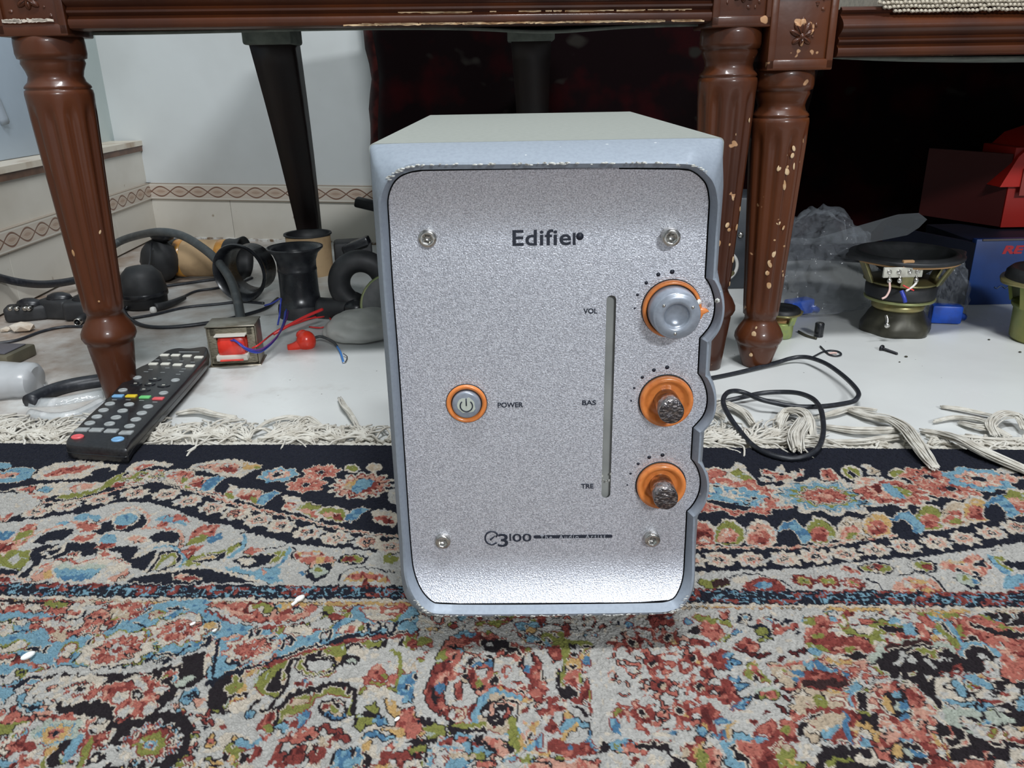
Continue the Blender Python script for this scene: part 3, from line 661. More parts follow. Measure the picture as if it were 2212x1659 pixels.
    for u, v in ((1319, 1024), (1301, 1028), (1303, 1038), (1316, 1038), (1310, 1040)):
        z = at(u, v); ellipsoid(bm, (z.x, YP, z.z), (.0005, .0002, .0009), sub=1)
    obj('scratch_mark', bm, CH, pan)['kind'] = 'stuff'
    bm = BM(); q = at(1548, 648, .407); ellipsoid(bm, (q.x, .4055, q.z), (.0015, .0010, .0014), sub=1); obj('paint_chip', bm, CH, rim)['kind'] = 'stuff'
speaker_box()
# ================================================================== THINGS ON THE FLOOR, LEFT
def cableobj(name, label, pts, r, m=RUBBER, cat='cable', seg=8, n=8, group=None):
    bm = BM(); tube(bm, pts, r, seg, n); o = obj(name, bm, m, origin=tuple(pts[0])); tag(o, label, cat, group); return o
def fl(lst, z=FZ, r=.002, dz=None):
    out = []
    for i, p in enumerate(lst):
        h = r+(p[2] if len(p) > 2 else 0); q = onz(p[0], p[1], z+h); out.append(q)
    return out
CARD = mat('tan_cardboard_tube', L(176, 148, 112), .7, noise=(30, L(150, 124, 92), .45, .7))
TAPE = mat('amber_tape', L(196, 140, 50), .3, noise=(60, L(170, 110, 36), .4, .7), coat=.4)
def port_standing():
    x, y = -.3225, 1.19; t = thing('bass_port', 'black flared plastic port tube standing upright beside the red wires', 'port tube', (x, y, FZ))
    zt = .099
    bm = BM(); lathe(bm, [(.0330, FZ), (.0335, .012), (.0305, .0135), (.0288, .03), (.0285, .062), (.0290, .0625), (.0290, .066), (.0285, .067), (.029, .078), (.033, .089), (.041, .0965), (.0415, .099), (.040, .0995), (.031, .088), (.0262, .070), (.0262, .0), (.030, FZ)], (x, y, 0), seg=48, cap=False)
    obj('flared_body', bm, BLACK, t)
    bm = BM(); lathe(bm, [(.0345, FZ), (.0348, .006), (.0335, .012)], (x, y, 0), seg=48, cap=False); obj('base_ring', bm, BLACKM, t)
port_standing()
def port_behind():
    x, y = -.372, 1.47; t = thing('cardboard_port', 'tan cardboard tube with black rim standing behind the black port tube', 'port tube', (x, y, FZ))
    bm = BM(); lathe(bm, [(.040, FZ), (.0405, .066), (.0385, .066), (.038, FZ)], (x, y, 0), seg=40, cap=False); obj('tube', bm, CARD, t)
    bm = BM(); lathe(bm, [(.0405, .0655), (.0435, .0670), (.0430, .0695), (.0385, .0685), (.036, .055), (.036, .01)], (x, y, 0), seg=40, cap=False); obj('black_rim', bm, BLACKM, t)
port_behind()
def port_lying():
    p0 = Vector((-.435, 1.255, .045)); ax = Vector((.28, 1, .02)).normalized(); M = ax.to_track_quat('Z', 'X').to_matrix().to_4x4()
    t = thing('bass_port', 'short black port ring lying with its open mouth facing forward', 'port tube', (-.42, 1.29, FZ))
    bm = BM(); lathe(bm, [(.046, 0), (.0475, .003), (.046, .008), (.041, .014), (.0385, .022), (.0385, .050), (.0355, .050), (.0350, .02), (.0385, .009), (.043, .002), (.046, 0)], p0, M, 48, cap=False); obj('flared_body', bm, BLACK, t)
port_lying()
def tube_lying():
    x0, x1, y, z, r = -.640, -.488, 1.46, .030, .0335; t = thing('taped_tube', 'tan tube with amber tape bands and black flared ends lying by the wall', 'port tube', ((x0+x1)/2, y, FZ))
    M = Vector((1, -.10, 0)).to_track_quat('Z', 'X').to_matrix().to_4x4()
    bm = BM(); lathe(bm, [(r, .02), (r, .13)], (x0, y, z), M, 40, cap=False); obj('tube', bm, CARD, t)
    for a in (.030, .112):
        bm = BM(); lathe(bm, [(r+.0002, a), (r+.0008, a+.0005), (r+.0008, a+.016), (r+.0002, a+.0165)], (x0, y, z), M, 40, cap=False); obj('tape_band', bm, TAPE, t)
    for a, s in ((.032, -1), (.126, 1)):
        bm = BM(); lathe(bm, [(r+.001, a), (r+.002, a+s*.004), (r+.001, a+s*.014), (r+.003, a+s*.022), (r+.006, a+s*.030), (r+.004, a+s*.031), (r-.004, a+s*.02), (r-.005, a)], (x0, y, z), M, 40, cap=False); obj('flared_end', bm, BLACKM, t)
tube_lying()
def elbow():
    c = Vector((-.2235, 1.17, .0465)); t = thing('curved_port', 'black curved port pipe bent like a letter C leaning beside the speaker box', 'port tube', (c.x, c.y, FZ))
    bm = BM(); P = [c+Vector((.0335*math.cos(a), .012*math.sin(a*.5), .0335*math.sin(a))) for a in [math.radians(q) for q in range(-70, 262, 15)]]
    P = [Vector((-.2905, 1.175, .008)), Vector((-.272, 1.17, .008)), Vector((-.252, 1.165, .010))] + [c+Vector((.0335*math.cos(a), 0, .0335*math.sin(a))) for a in [math.radians(-110-q) for q in range(0, 290, 15)]]
    tube(bm, P, .0165, 20, 4); obj('pipe', bm, BLACKM, t)
    bm = BM(); ellipsoid(bm, (-.2335, 1.155, .012), (.0185, .014, .014)); obj('socket', bm, BLACK, t)
elbow()
def terminal():
    p = ony(762, 530, 1.50); t = thing('terminal_cup', 'black plastic terminal block lying in front of the back wall', 'terminal', (p.x, 1.5, FZ))
    bm = BM(); box(bm, (p.x, 1.50, .022), (.070, .05, .054), rz=.2, bev=.006); obj('housing', bm, BLACKM, t)
    bm = BM(); box(bm, (p.x+.012, 1.475, .046), (.050, .03, .014), rz=.5, bev=.003, M=Matrix.Rotation(-.35, 4, 'Y')); obj('lid', bm, BLACK, t)
    for dx in (-.018, .022):
        bm = BM(); lathe(bm, [(.004, 0), (.004, .006), (.003, .007)], (p.x+dx, 1.472, .022), XZ, 12); obj('brass_post', bm, mat('brass', (.5, .36, .14), .3, 1), t)
    q = ony(790, 468, 1.62); bm = BM(); box(bm, (q.x+.01, 1.60, .10), (.05, .03, .018), rz=-.2, bev=.004, M=Matrix.Rotation(.25, 4, 'Y')); obj('bracket', bm, BLACKM, t)
    bm = BM(); box(bm, (q.x+.03, 1.60, .045), (.018, .018, .10), bev=.003); obj('post', bm, BLACKM, t)
terminal()
CONE = mat('grey_paper_cone', L(122, 122, 122), .7, noise=(60, L(100, 100, 102), .4, .7))
def small_driver_tilted():
    c = Vector((-.184, 1.128, .032)); M = Vector((-.32, -.72, .55)).to_track_quat('Z', 'X').to_matrix().to_4x4()
    t = thing('loudspeaker_driver', 'round speaker driver with grey cone leaning against the left side of the silver box', 'speaker', (c.x, c.y, FZ))
    bm = BM(); lathe(bm, [(.040, -.004), (.0415, 0), (.039, .002), (.036, .0015)], c, M, 40, cap=False); obj('frame_rim', bm, mat('yellow_zinc', (.42, .42, .22), .4, .6, noise=(30, (.25, .3, .14), .4, .7)), t)
    bm = BM(); lathe(bm, [(.037, .001), (.034, .004), (.031, .001), (.016, -.006), (.012, -.002), (1e-5, .001)], c, M, 40, cap=False); obj('cone', bm, CONE, t)
    bm = BM(); lathe(bm, [(.040, -.004), (.024, -.022), (.022, -.034), (1e-5, -.034)], c, M, 40, cap=False); obj('basket', bm, mat('yellow_zinc', (.42, .42, .22)), t)
small_driver_tilted()
FILM = mat('milky_plastic_film', L(212, 212, 206), .35, alpha=.8, noise=(30, L(190, 190, 184), .4, .7), bump=(40, .3, .003))
CLEAR = mat('clear_plastic_bag', (.42, .45, .50), .12, alpha=.17, bump=(60, 1, .008), noise=(26, (.75, .78, .82), .60, .72))  # pale noise patches put highlights into the bag colour
def crumple(name, label, c, s, m, amp, seed, cat='bag', sub=5, flat=0., rz=0, fold=9):
    rs = np.random.RandomState(seed); t = BM(); bmesh.ops.create_icosphere(t, subdivisions=sub, radius=1)
    W = rs.normal(size=(14, 3))*fold; Ph = rs.rand(14)*6.28; Am = rs.rand(14)/(1+np.linalg.norm(W, axis=1)*.12)
    for v in t.verts:
        p = np.array(v.co); n = float(np.sum(Am*np.abs(np.sin(W @ p+Ph))))/3-.8
        k = 1+amp*n; v.co = Vector(p*k)
        if v.co.z < -.25: v.co.z = -.25+(v.co.z+.25)*.12
    bmesh.ops.scale(t, vec=s, verts=t.verts); t.transform(rotz(rz)); zmin = min(v.co.z for v in t.verts)
    t.transform(Matrix.Translation((c[0], c[1], FZ-zmin)))
    o = obj(name, t, m, origin=(c[0], c[1], FZ), sharp=25); return tag(o, label, cat)
crumple('plastic_bag', 'white crumpled plastic bag lying left of the silver speaker box', (-.205, 1.085), (.062, .050, .026), FILM, .22, 4, rz=.5, fold=3.5)
def transformer():
    y0 = .955; x0, x1 = -.3835, -.3225; xc = (x0+x1)/2; t = thing('transformer', 'small steel framed transformer with red winding standing next to the remote control', 'transformer', (xc, y0+.02, FZ))
    ST = mat('dull_nickel_steel', (.36, .33, .27), .35, .85, noise=(60, (.22, .19, .14), .4, .7)); LAM = mat('laminated_steel_edge', (.30, .27, .20), .5, .6, noise=(200, (.16, .14, .1), .4, .6, (1, 1, 6)))
    w, h, dp = .057, .052, .040; M = Matrix.Translation((xc, y0+dp/2, FZ+.0265)) @ rotz(.10)
    def bb(nm, cx, cz, sx, sz, m, d=dp, dy=0):
        bm = BM(); box(bm, (0, 0, 0), (sx, d, sz), M=M @ Matrix.Translation((cx, dy, cz)), bev=.001); return obj(nm, bm, m, t)
    bb('core', -w/2+.005, 0, .010, h-.006, LAM, dp-.006); bb('core', w/2-.005, 0, .010, h-.006, LAM, dp-.006); bb('core', 0, -h/2+.007, w-.004, .009, LAM, dp-.006); bb('core', 0, h/2-.008, w-.004, .010, LAM, dp-.006)
    bb('top_strap', 0, h/2, w+.004, .0022, ST); bb('side_strap', w/2+.001, -.001, .0018, h, ST, dp*.8); bb('side_strap', -w/2-.001, -.001, .0018, h, ST, dp*.8); bb('bottom_strap', 0, -h/2, w+.008, .002, ST)
    RED = mat('red_winding_tape', (.70, .035, .02), .3, coat=.4, noise=(60, (.5, .02, .012), .4, .7)); WH = mat('white_bobbin', L(196, 190, 180), .5)
    bm = BM(); box(bm, (0, 0, 0), (.036, .050, .026), M=M @ Matrix.Translation((0, -.002, .001)), bev=.007); obj('winding', bm, RED, t)
    bb('bobbin_flange', 0, -.0125, .038, .007, WH, .054, -.002); bb('bobbin_flange', 0, .0155, .038, .0022, WH, .052, -.002)
    bm = BM(); box(bm, (0, 0, 0), (.028, .003, .0015), M=M @ Matrix.Translation((0, -.030, -.0145))); obj('red_thread', bm, RED, t)
    BLU = mat('blue_wire', (.03, .05, .34), .35); RDW = mat('red_wire', (.62, .03, .03), .32)
    a = (-.350, .951, .030)
    W = [(a[0], a[1], a[2]), (-.340, .943, .029), (-.330, .94, .022), (-.318, .955, .014), (-.310, 1.0, .016), (-.312, 1.05, .022), (-.318, 1.09, .028)]
    for k, m_ in enumerate((BLU, BLU, mat('violet_wire', (.11, .03, .20), .35))):
        bm = BM(); tube(bm, [(x+k*.0016-.001, y+k*.002, z+.0022*math.sin(k*2+i)) for i, (x, y, z) in enumerate(W)], .0010, 6, 8); obj('lead_wire', bm, m_, t)
    p = [ony(u, v, y) for u, v, y in ((600, 702, 1.09), (604, 680, 1.10), (606, 655, 1.10), (606, 645, 1.11), (588, 655, 1.12), (572, 660, 1.13))]
    bm = BM(); tube(bm, p, .0014, 6, 6); obj('lead_wire', bm, BLU, t)
    p = [ony(u, v, y) for u, v, y in ((545, 752, .955), (560, 744, .96), (590, 720, 1.03), (620, 703, 1.05), (660, 690, 1.06), (700, 684, 1.08))]
    bm = BM(); tube(bm, p, .0012, 6, 6); obj('lead_wire', bm, RDW, t)
    return RDW
RDW = transformer()
p = [ony(u, v, y) for u, v, y in ((590, 722, 1.03), (620, 705, 1.04), (660, 684, 1.06), (697, 668, 1.08))]
cableobj('red_lead', 'stiff red insulated lead pointing up beside the black port tube', p, .0022, RDW, 'wire')
p = [onz(u, v, FZ+.003) for u, v in ((620, 706), (660, 692), (690, 682), (708, 684), (716, 694), (708, 704), (690, 708), (668, 706))]
cableobj('looped_wire', 'thin red wire curled in a loop on the floor', p, .0012, RDW, 'wire')
def croc():
    c = onz(655, 737, FZ+.009); t = thing('wire_connector', 'bright red plastic connector with a grey and blue lead', 'connector', (c.x, c.y, FZ))
    M_ = mat('bright_red_plastic', (.80, .045, .02), .3, coat=.3, noise=(60, (.6, .03, .015), .45, .7))
    bm = BM(); ellipsoid(bm, (c.x+.004, c.y, c.z), (.013, .012, .0145), sub=3); ellipsoid(bm, (c.x-.001, c.y+.004, c.z+.007), (.009, .008, .008)); tube(bm, [(c.x, c.y, c.z-.002), (c.x-.010, c.y-.004, c.z-.006), (c.x-.020, c.y-.006, c.z-.007)], lambda f: .008-.0035*f, 10, 4); obj('sleeve', bm, M_, t)
    q = [Vector((c.x+.006, c.y-.010, c.z+.001)), onz(690, 727, FZ+.012), onz(718, 738, FZ+.008), onz(728, 748, FZ+.005)]
    bm = BM(); tube(bm, q, .0020, 6, 5); obj('grey_sleeve', bm, GREYC, t)
    q = [onz(728, 748, FZ+.005), onz(735, 760, FZ+.003), onz(739, 772, FZ+.002), onz(742, 783, FZ+.0015)]
    bm = BM(); tube(bm, q, .0015, 6, 5); obj('blue_lead', bm, mat('light_blue_wire', (.05, .22, .60), .35), t)
    q = [onz(740, 783, FZ+.0015), onz(746, 782, FZ+.0015), onz(750, 771, FZ+.003), onz(742, 764, FZ+.004)]
    bm = BM(); tube(bm, q, .0008, 6, 5); obj('bare_wire', bm, CHROME, t)
croc()
p = [ony(u, v, y) for u, v, y in ((225, 545, 1.42), (258, 522, 1.47), (300, 508, 1.44), (345, 501, 1.37), (390, 508, 1.35), (430, 530, 1.31), (468, 562, 1.28), (498, 605, 1.23), (513, 650, 1.18), (520, 690, 1.145), (523, 703, 1.137))]
cableobj('thick_cable', 'thick grey cable arching over the taped tube down to the floor', p, .0070, GREYC, seg=12)
cableobj('floor_cable', 'black cable bowing forward on the floor behind the transformer', fl([(262, 655), (275, 682), (300, 700), (340, 707), (400, 704), (470, 694), (530, 680), (575, 665), (600, 645)], r=.0028), .0028)
cableobj('floor_cable', 'black cable lying between the leg of the bench and the port ring', fl([(268, 690), (330, 680), (400, 664), (470, 657), (520, 652), (570, 655)], r=.0022), .0022)
cableobj('floor_cable', 'black cable running under the taped tube to a black plug', fl([(345, 662), (380, 650), (420, 630), (470, 622), (520, 610), (545, 600)], r=.0022), .0022)
cableobj('floor_cable', 'straight black cable just below the amber taped tube', fl([(330, 622), (380, 615), (430, 608), (490, 600), (520, 596)], r=.0026), .0026)
bm = BM(); q = fl([(335, 664), (355, 660), (378, 652), (398, 643)], r=.007); tube(bm, q, lambda f: .007-.003*f, 10, 4); o = obj('cable_plug', bm, BLACKM, origin=tuple(q[0])); tag(o, 'black plug on the floor with a white tip', 'plug')
bm = BM(); lathe(bm, [(.001, 0), (.005, .001), (.0055, .004), (.004, .009), (.001, .010)], onz(332, 676, FZ), seg=16); o2 = obj('white_tip', bm, mat('white_plastic', L(215, 213, 208), .4), o)
o2.location = -o.location
def dome():
    c = Vector((-.590, 1.255, FZ)); t = thing('power_adapter', 'round black adapter standing behind the left front leg of the bench', 'adapter', tuple(c))
    bm = BM(); lathe(bm, [(.030, 0), (.034, .006), (.036, .03), (.031, .052), (.020, .064), (1e-5, .068)], c, seg=24); obj('housing', bm, BLACKM, t)
    bm = BM(); lathe(bm, [(.036, .018), (.037, .020), (.037, .024), (.036, .026)], c, seg=24, cap=False); obj('seam_ring', bm, BLACK, t)
    c2 = Vector((-.628, 1.42, FZ)); t = thing('microphone_head', 'dark knobbly lump of black plastic at the left end of the taped tube', 'plastic part', tuple(c2))
    bm = BM(); ellipsoid(bm, (c2.x, c2.y, .034), (.034, .03, .040)); obj('body', bm, BLACKM, t)
    bm = BM(); ellipsoid(bm, (c2.x+.012, c2.y, .078), (.022, .016, .012)); obj('cap', bm, BLACK, t)
    bm = BM(); tube(bm, [(c2.x+.004, c2.y-.03, .07), (-.612, 1.33, .035), (-.606, 1.22, .0)], .0016, 6, 5); obj('thin_strap', bm, BLACK, t)
dome()
def plug_pile():
    LB = [('black power plug with pale pins at the far left by the wall', (-.742, 1.19), .32), ('black adapter block lying behind the power plug', (-.700, 1.20), -.2), ('black adapter block touching the leg of the bench', (-.655, 1.19), .15)]
    for i, (lb, (x, y), rz) in enumerate(LB):
        t = thing('power_plug', lb, 'plug', (x, y, FZ)); s = (.052, .034, .030) if i else (.06, .03, .024)
        bm = BM(); box(bm, (x, y, FZ+s[2]/2), s, rz=rz, bev=.006, seg=3); obj('housing', bm, BLACKM, t)
        bm = BM(); ellipsoid(bm, (x+.005, y, FZ+s[2]), (.02, .013, .010)); obj('raised_back', bm, BLACK, t)
        if i == 0:
            for dx in (-.014, -.004, .008, .014):
                bm = BM(); lathe(bm, [(.0032, 0), (.0034, .010), (.002, .011)], (x+dx, y-.01, FZ+.022), XZ, 10); obj('pin', bm, CHROME, t)
    for k, (u, v) in enumerate(((160, 669), (167, 697))):
        p = onz(u, v, FZ+.006); t = thing('phono_plug', ('upper' if k == 0 else 'lower')+' of two black phono plugs with round metal mouths left of the bench leg', 'plug', (p.x, p.y, FZ))
        M = Vector((.15, -1, 0)).to_track_quat('Z', 'X').to_matrix().to_4x4(); c = Vector((p.x, p.y, FZ+.0065))
        bm = BM(); lathe(bm, [(.0035, -.045), (.0055, -.04), (.0060, -.012), (.0052, -.006)], c, M, 16); obj('sleeve', bm, BLACKM, t)
        bm = BM(); lathe(bm, [(.0052, -.008), (.0055, 0), (.0046, .001), (.0040, -.001), (.0040, -.006)], c, M, 20, cap=False); obj('metal_mouth', bm, CHROME, t)
        bm = BM(); lathe(bm, [(.0015, -.008), (.0015, .003), (.0008, .004)], c, M, 10); obj('centre_pin', bm, BLACKM, t)
    cableobj('wall_cable', 'thick black cable sagging along the low tiled wall at the left', [ony(u, v, y) for u, v, y in ((-60, 580, 1.15), (0, 600, 1.22), (50, 611, 1.25), (100, 614, 1.30), (160, 606, 1.36), (215, 590, 1.42))], .0065, RUBBER)
    cableobj('floor_cable', 'thin black cable crossing the floor below the two phono plugs', fl([(-40, 746), (0, 741), (40, 734), (90, 716), (140, 706), (200, 706), (262, 706)], r=.0022), .0022)
    PL = mat('white_plaster', L(200, 192, 180), .9, noise=(60, L(170, 150, 128), .4, .7))
    for k, (u, v, s, lb) in enumerate(((50, 716, .020, 'larger white plaster fragment lying on the floor at far left'), (16, 716, .010, 'small white plaster crumb at the far left edge'))):
        p = onz(u, v, FZ); bm = BM(); ellipsoid(bm, (p.x, p.y, FZ+s*.35), (s, s*.7, s*.4), sub=1, M=rotz(k)); o = obj('plaster_fragment', bm, PL, origin=(p.x, p.y, FZ), smooth=False); tag(o, lb, 'rubble')
plug_pile()
def left_bits():
    OL = mat('olive_metal', (.11, .10, .07), .5, .3, noise=(30, (.18, .16, .11), .4, .7))
    p = onz(-8, 790, FZ); t = thing('metal_casing', 'flat olive grey box cut by the left edge of the picture', 'box', (p.x-.02, p.y, FZ))
    bm = BM(); box(bm, (p.x-.015, p.y+.02, FZ+.008), (.085, .055, .016), rz=-.12, bev=.003); obj('case', bm, OL, t)
    bm = BM(); box(bm, (p.x-.015, p.y+.02, FZ+.017), (.07, .04, .002), rz=-.12, bev=.001); obj('lid', bm, mat('grey_purple_lid', (.10, .095, .11), .4), t)
    GW = mat('grey_white_plastic', L(176, 178, 180), .3, noise=(20, L(160, 162, 164), .4, .7), coat=.2)
    p = Vector((-.585, .875, FZ)); t = thing('plastic_bottle', 'pale grey rounded plastic bottle end at the left edge', 'bottle', tuple(p))
    M = Vector((1, .1, 0)).to_track_quat('Z', 'X').to_matrix().to_4x4()
    bm = BM(); lathe(bm, [(.030, -.09), (.031, -.01), (.0285, .004), (.0275, .010), (.0285, .016), (.026, .026), (.020, .030), (1e-5, .030)], (p.x, p.y, FZ+.0215), M @ Matrix.Scale(.72, 4, (1, 0, 0)) if False else M, 32); 
    bmesh.ops.scale(bm, vec=(1, 1, .72), space=Matrix.Translation((-p.x, -p.y, -FZ)), verts=bm.verts); obj('body', bm, GW, t)
    q = fl([(62, 868), (110, 846), (160, 832), (215, 823), (250, 818)], r=.006); bm = BM(); tube(bm, [Vector(a) for a in q], .0085, 12, 5); o = obj('rubber_strap', bm, RUBBER, origin=tuple(q[0])); tag(o, 'wide black rubber strap running from the grey bottle to the bench leg', 'strap')
    TR = mat('clear_stiff_plastic', (.60, .63, .64), .08, alpha=.42, bump=(60, .8, .004), noise=(60, (.9, .92, .94), .6, .7))
    for k, (pts, wd, lb) in enumerate((([(64, 872), (120, 870), (170, 862), (222, 852)], .007, 'upper clear plastic strip lying on the floor'), ([(60, 893), (110, 902), (170, 893), (225, 866)], .006, 'lower clear plastic strip curving along the fringe'), ([(40, 826), (70, 818), (92, 822), (94, 834)], .006, 'clear plastic scrap above the grey bottle'))):
        q = fl(pts, r=.003); bm = BM(); tube(bm, q, wd, 6, 6, flat=.35); o = obj('plastic_strip', bm, TR, origin=tuple(q[0]), sharp=20); tag(o, lb, 'plastic')
        if k == 1: pass
    q = fl([(30, 900), (80, 912), (140, 905), (190, 885), (235, 862)], r=.0012); cableobj('thin_wire', 'thin dark wire beneath the lower clear plastic strip', q, .0012)
left_bits()
# ------------------------------------------------------------------ remote control
def remote():
    zt = .016; P = lambda u, v, z=zt: onz(u, v, z)
    out = [(141, 956), (150, 939), (190, 897), (229, 862), (262, 826), (292, 797), (322, 783), (345, 766), (362, 756), (385, 751), (410, 752), (440, 748), (449, 752), (449, 765), (440, 780), (400, 826), (354, 876), (310, 925), (286, 951), (278, 963), (266, 971), (205, 966), (152, 962)]
    pts = [P(u, v) for u, v in out]; c = sum(pts, Vector())/len(pts)
    t = thing('remote_control', 'black remote control with grey and coloured buttons lying across the rug edge', 'remote control', (c.x, c.y, 0))
    sm = spline([(p.x, p.y, 0) for p in pts], 3, True); poly = [(p.x, p.y) for p in sm]
    bm = BM(); cx, cy = c.x, c.y; layers = [(.93, .0012), (.985, .0035), (1.0, .0080), (.998, .0125), (.975, .0152), (.94, zt)]
    LV = []
    for s, z in layers:
        row = []
        for i, (x, y) in enumerate(poly):
            a, b = Vector(poly[i-1]), Vector(poly[(i+1) % len(poly)]); tn = (b-a).normalized(); nn = Vector((-tn.y, tn.x)); w_ = (1-s)*.028
            if (Vector((cx, cy))-Vector((x, y))).dot(nn) < 0: nn = -nn
            row.append(bm.verts.new((x+nn.x*w_, y+nn.y*w_, z)))
        LV.append(row)
    for k in range(len(LV)-1):
        for i in range(len(poly)): j = (i+1) % len(poly); bm.faces.new((LV[k][i], LV[k][j], LV[k+1][j], LV[k+1][i]))
    bm.faces.new(LV[-1]); bm.faces.new(LV[0]); bmesh.ops.recalc_face_normals(bm, faces=bm.faces)
    bod = obj('body', bm, mat('black_remote_plastic', (.012, .012, .014), .32, noise=(400, (.022, .022, .025), .4, .7)), t, sharp=50)
    bm = BM(); LV = []
    for s, z in ((.988, .0074), (1.0035, .0076), (1.0035, .0084), (.988, .0086)): LV.append([bm.verts.new((cx+(x-cx)*s, cy+(y-cy)*s, z)) for x, y in poly])
    for k in range(3):
        for i in range(len(poly)): j = (i+1) % len(poly); bm.faces.new((LV[k][i], LV[k][j], LV[k+1][j], LV[k+1][i]))
    obj('seam', bm, BLACK, t)
    # directions of the remote on the floor
    ln = (P(420, 790)-P(213, 955)); ln.z = 0; ln.normalize(); M0 = rotz(math.atan2(ln.y, ln.x)-PI/2)
    def cc(x, y, s=.15671): return 150+x*s, 740+y*s
    GB = mat('grey_rubber_button', L(160, 164, 164), .5, noise=(200, L(140, 144, 144), .4, .7)); LB_ = mat('pale_rubber_button', L(214, 212, 200), .5)
    def btn(x, y, w_, h_, m, rnd, nm='button', hh=.0016):
        u, v = cc(x, y); q = P(u, v); tt = BM()
        if rnd: lathe(tt, [(1, -.0008), (1, hh*.6), (.85, hh), (.5, hh*.75), (1e-5, hh*.65)], seg=20); bmesh.ops.scale(tt, vec=(w_, h_, 1), verts=tt.verts)
        else: box(tt, (0, 0, 0), (w_*2, h_*2, hh*2), bev=.0007, seg=2)
        tt.transform(Matrix.Translation((q.x, q.y, zt)) @ M0); return obj(nm, tt, m, t)
    for x, y in ((560, 852), (824, 860), (1086, 890), (472, 940), (735, 948), (1000, 980), (380, 1030), (645, 1040), (918, 1068), (283, 1118), (556, 1128), (832, 1160)): btn(x, y, .0053, .0044, GB, 1)
    for x, y in ((935, 490), (1463, 525), (738, 662), (1300, 702)): btn(x, y, .0050, .0044, GB, 1)
    for x, y in ((180, 1208), (375, 1212), (582, 1225), (785, 1250)): btn(x, y, .0062, .0037, GB, 0)
    for x, y in ((1315, 178), (1465, 180), (1625, 190), (1785, 208), (1158, 300), (1325, 300), (1492, 312), (1665, 328)): btn(x, y, .0052, .0030, LB_, 0)
    for x, y, cn, co in ((672, 742, 'blue', L(120, 168, 208)), (855, 742, 'yellow', L(218, 190, 50)), (1045, 758, 'green', L(110, 196, 120)), (1228, 778, 'red', L(218, 92, 96))):
        o = btn(x, y, .0058, .0030, mat(cn+'_button', co, .4), 0); o['label'] = cn+' bar button'
    o = btn(113, 1305, .0060, .0048, mat('red_button', L(218, 92, 96), .4), 1); o['label'] = 'round red button'
    o = btn(668, 1340, .0060, .0050, mat('blue_button', L(120, 168, 208), .4), 1); o['label'] = 'round light blue button'
    for x, y in ((1180, 510), (912, 575), (1300, 598), (1028, 656), (1110, 578)): 
        o = btn(x, y, .0072 if (x, y) != (1110, 578) else .006, .0048, BLACK, 1, 'black_button', .0012)
        u, v = cc(x, y); q = P(u, v); tt = BM(); box(tt, (0, 0, 0), (.0034, .0014, .0003), bev=0); tt.transform(Matrix.Translation((q.x, q.y, zt+.0013)) @ M0); obj('printed_mark', tt, LB_, t)
    for x, y in ((1055, 402), (1285, 412), (1500, 438), (1118, 372), (1350, 350), (1575, 365), (1210, 240), (1380, 240), (1545, 256), (1700, 272), (620, 790), (810, 790), (995, 800), (1180, 822), (1545, 400)):
        u, v = cc(x, y); q = P(u, v); tt = BM(); box(tt, (0, 0, 0), (.0052, .0010, .0003)); tt.transform(Matrix.Translation((q.x, q.y, zt+.0001)) @ M0); obj('printed_mark', tt, GB, t)
    u, v = cc(1650, 130); q = P(u, v); tt = BM(); box(tt, (0, 0, 0), (.026, .0014, .0003)); tt.transform(Matrix.Translation((q.x, q.y, zt+.0001)) @ M0); obj('printed_mark', tt, GB, t)
remote()
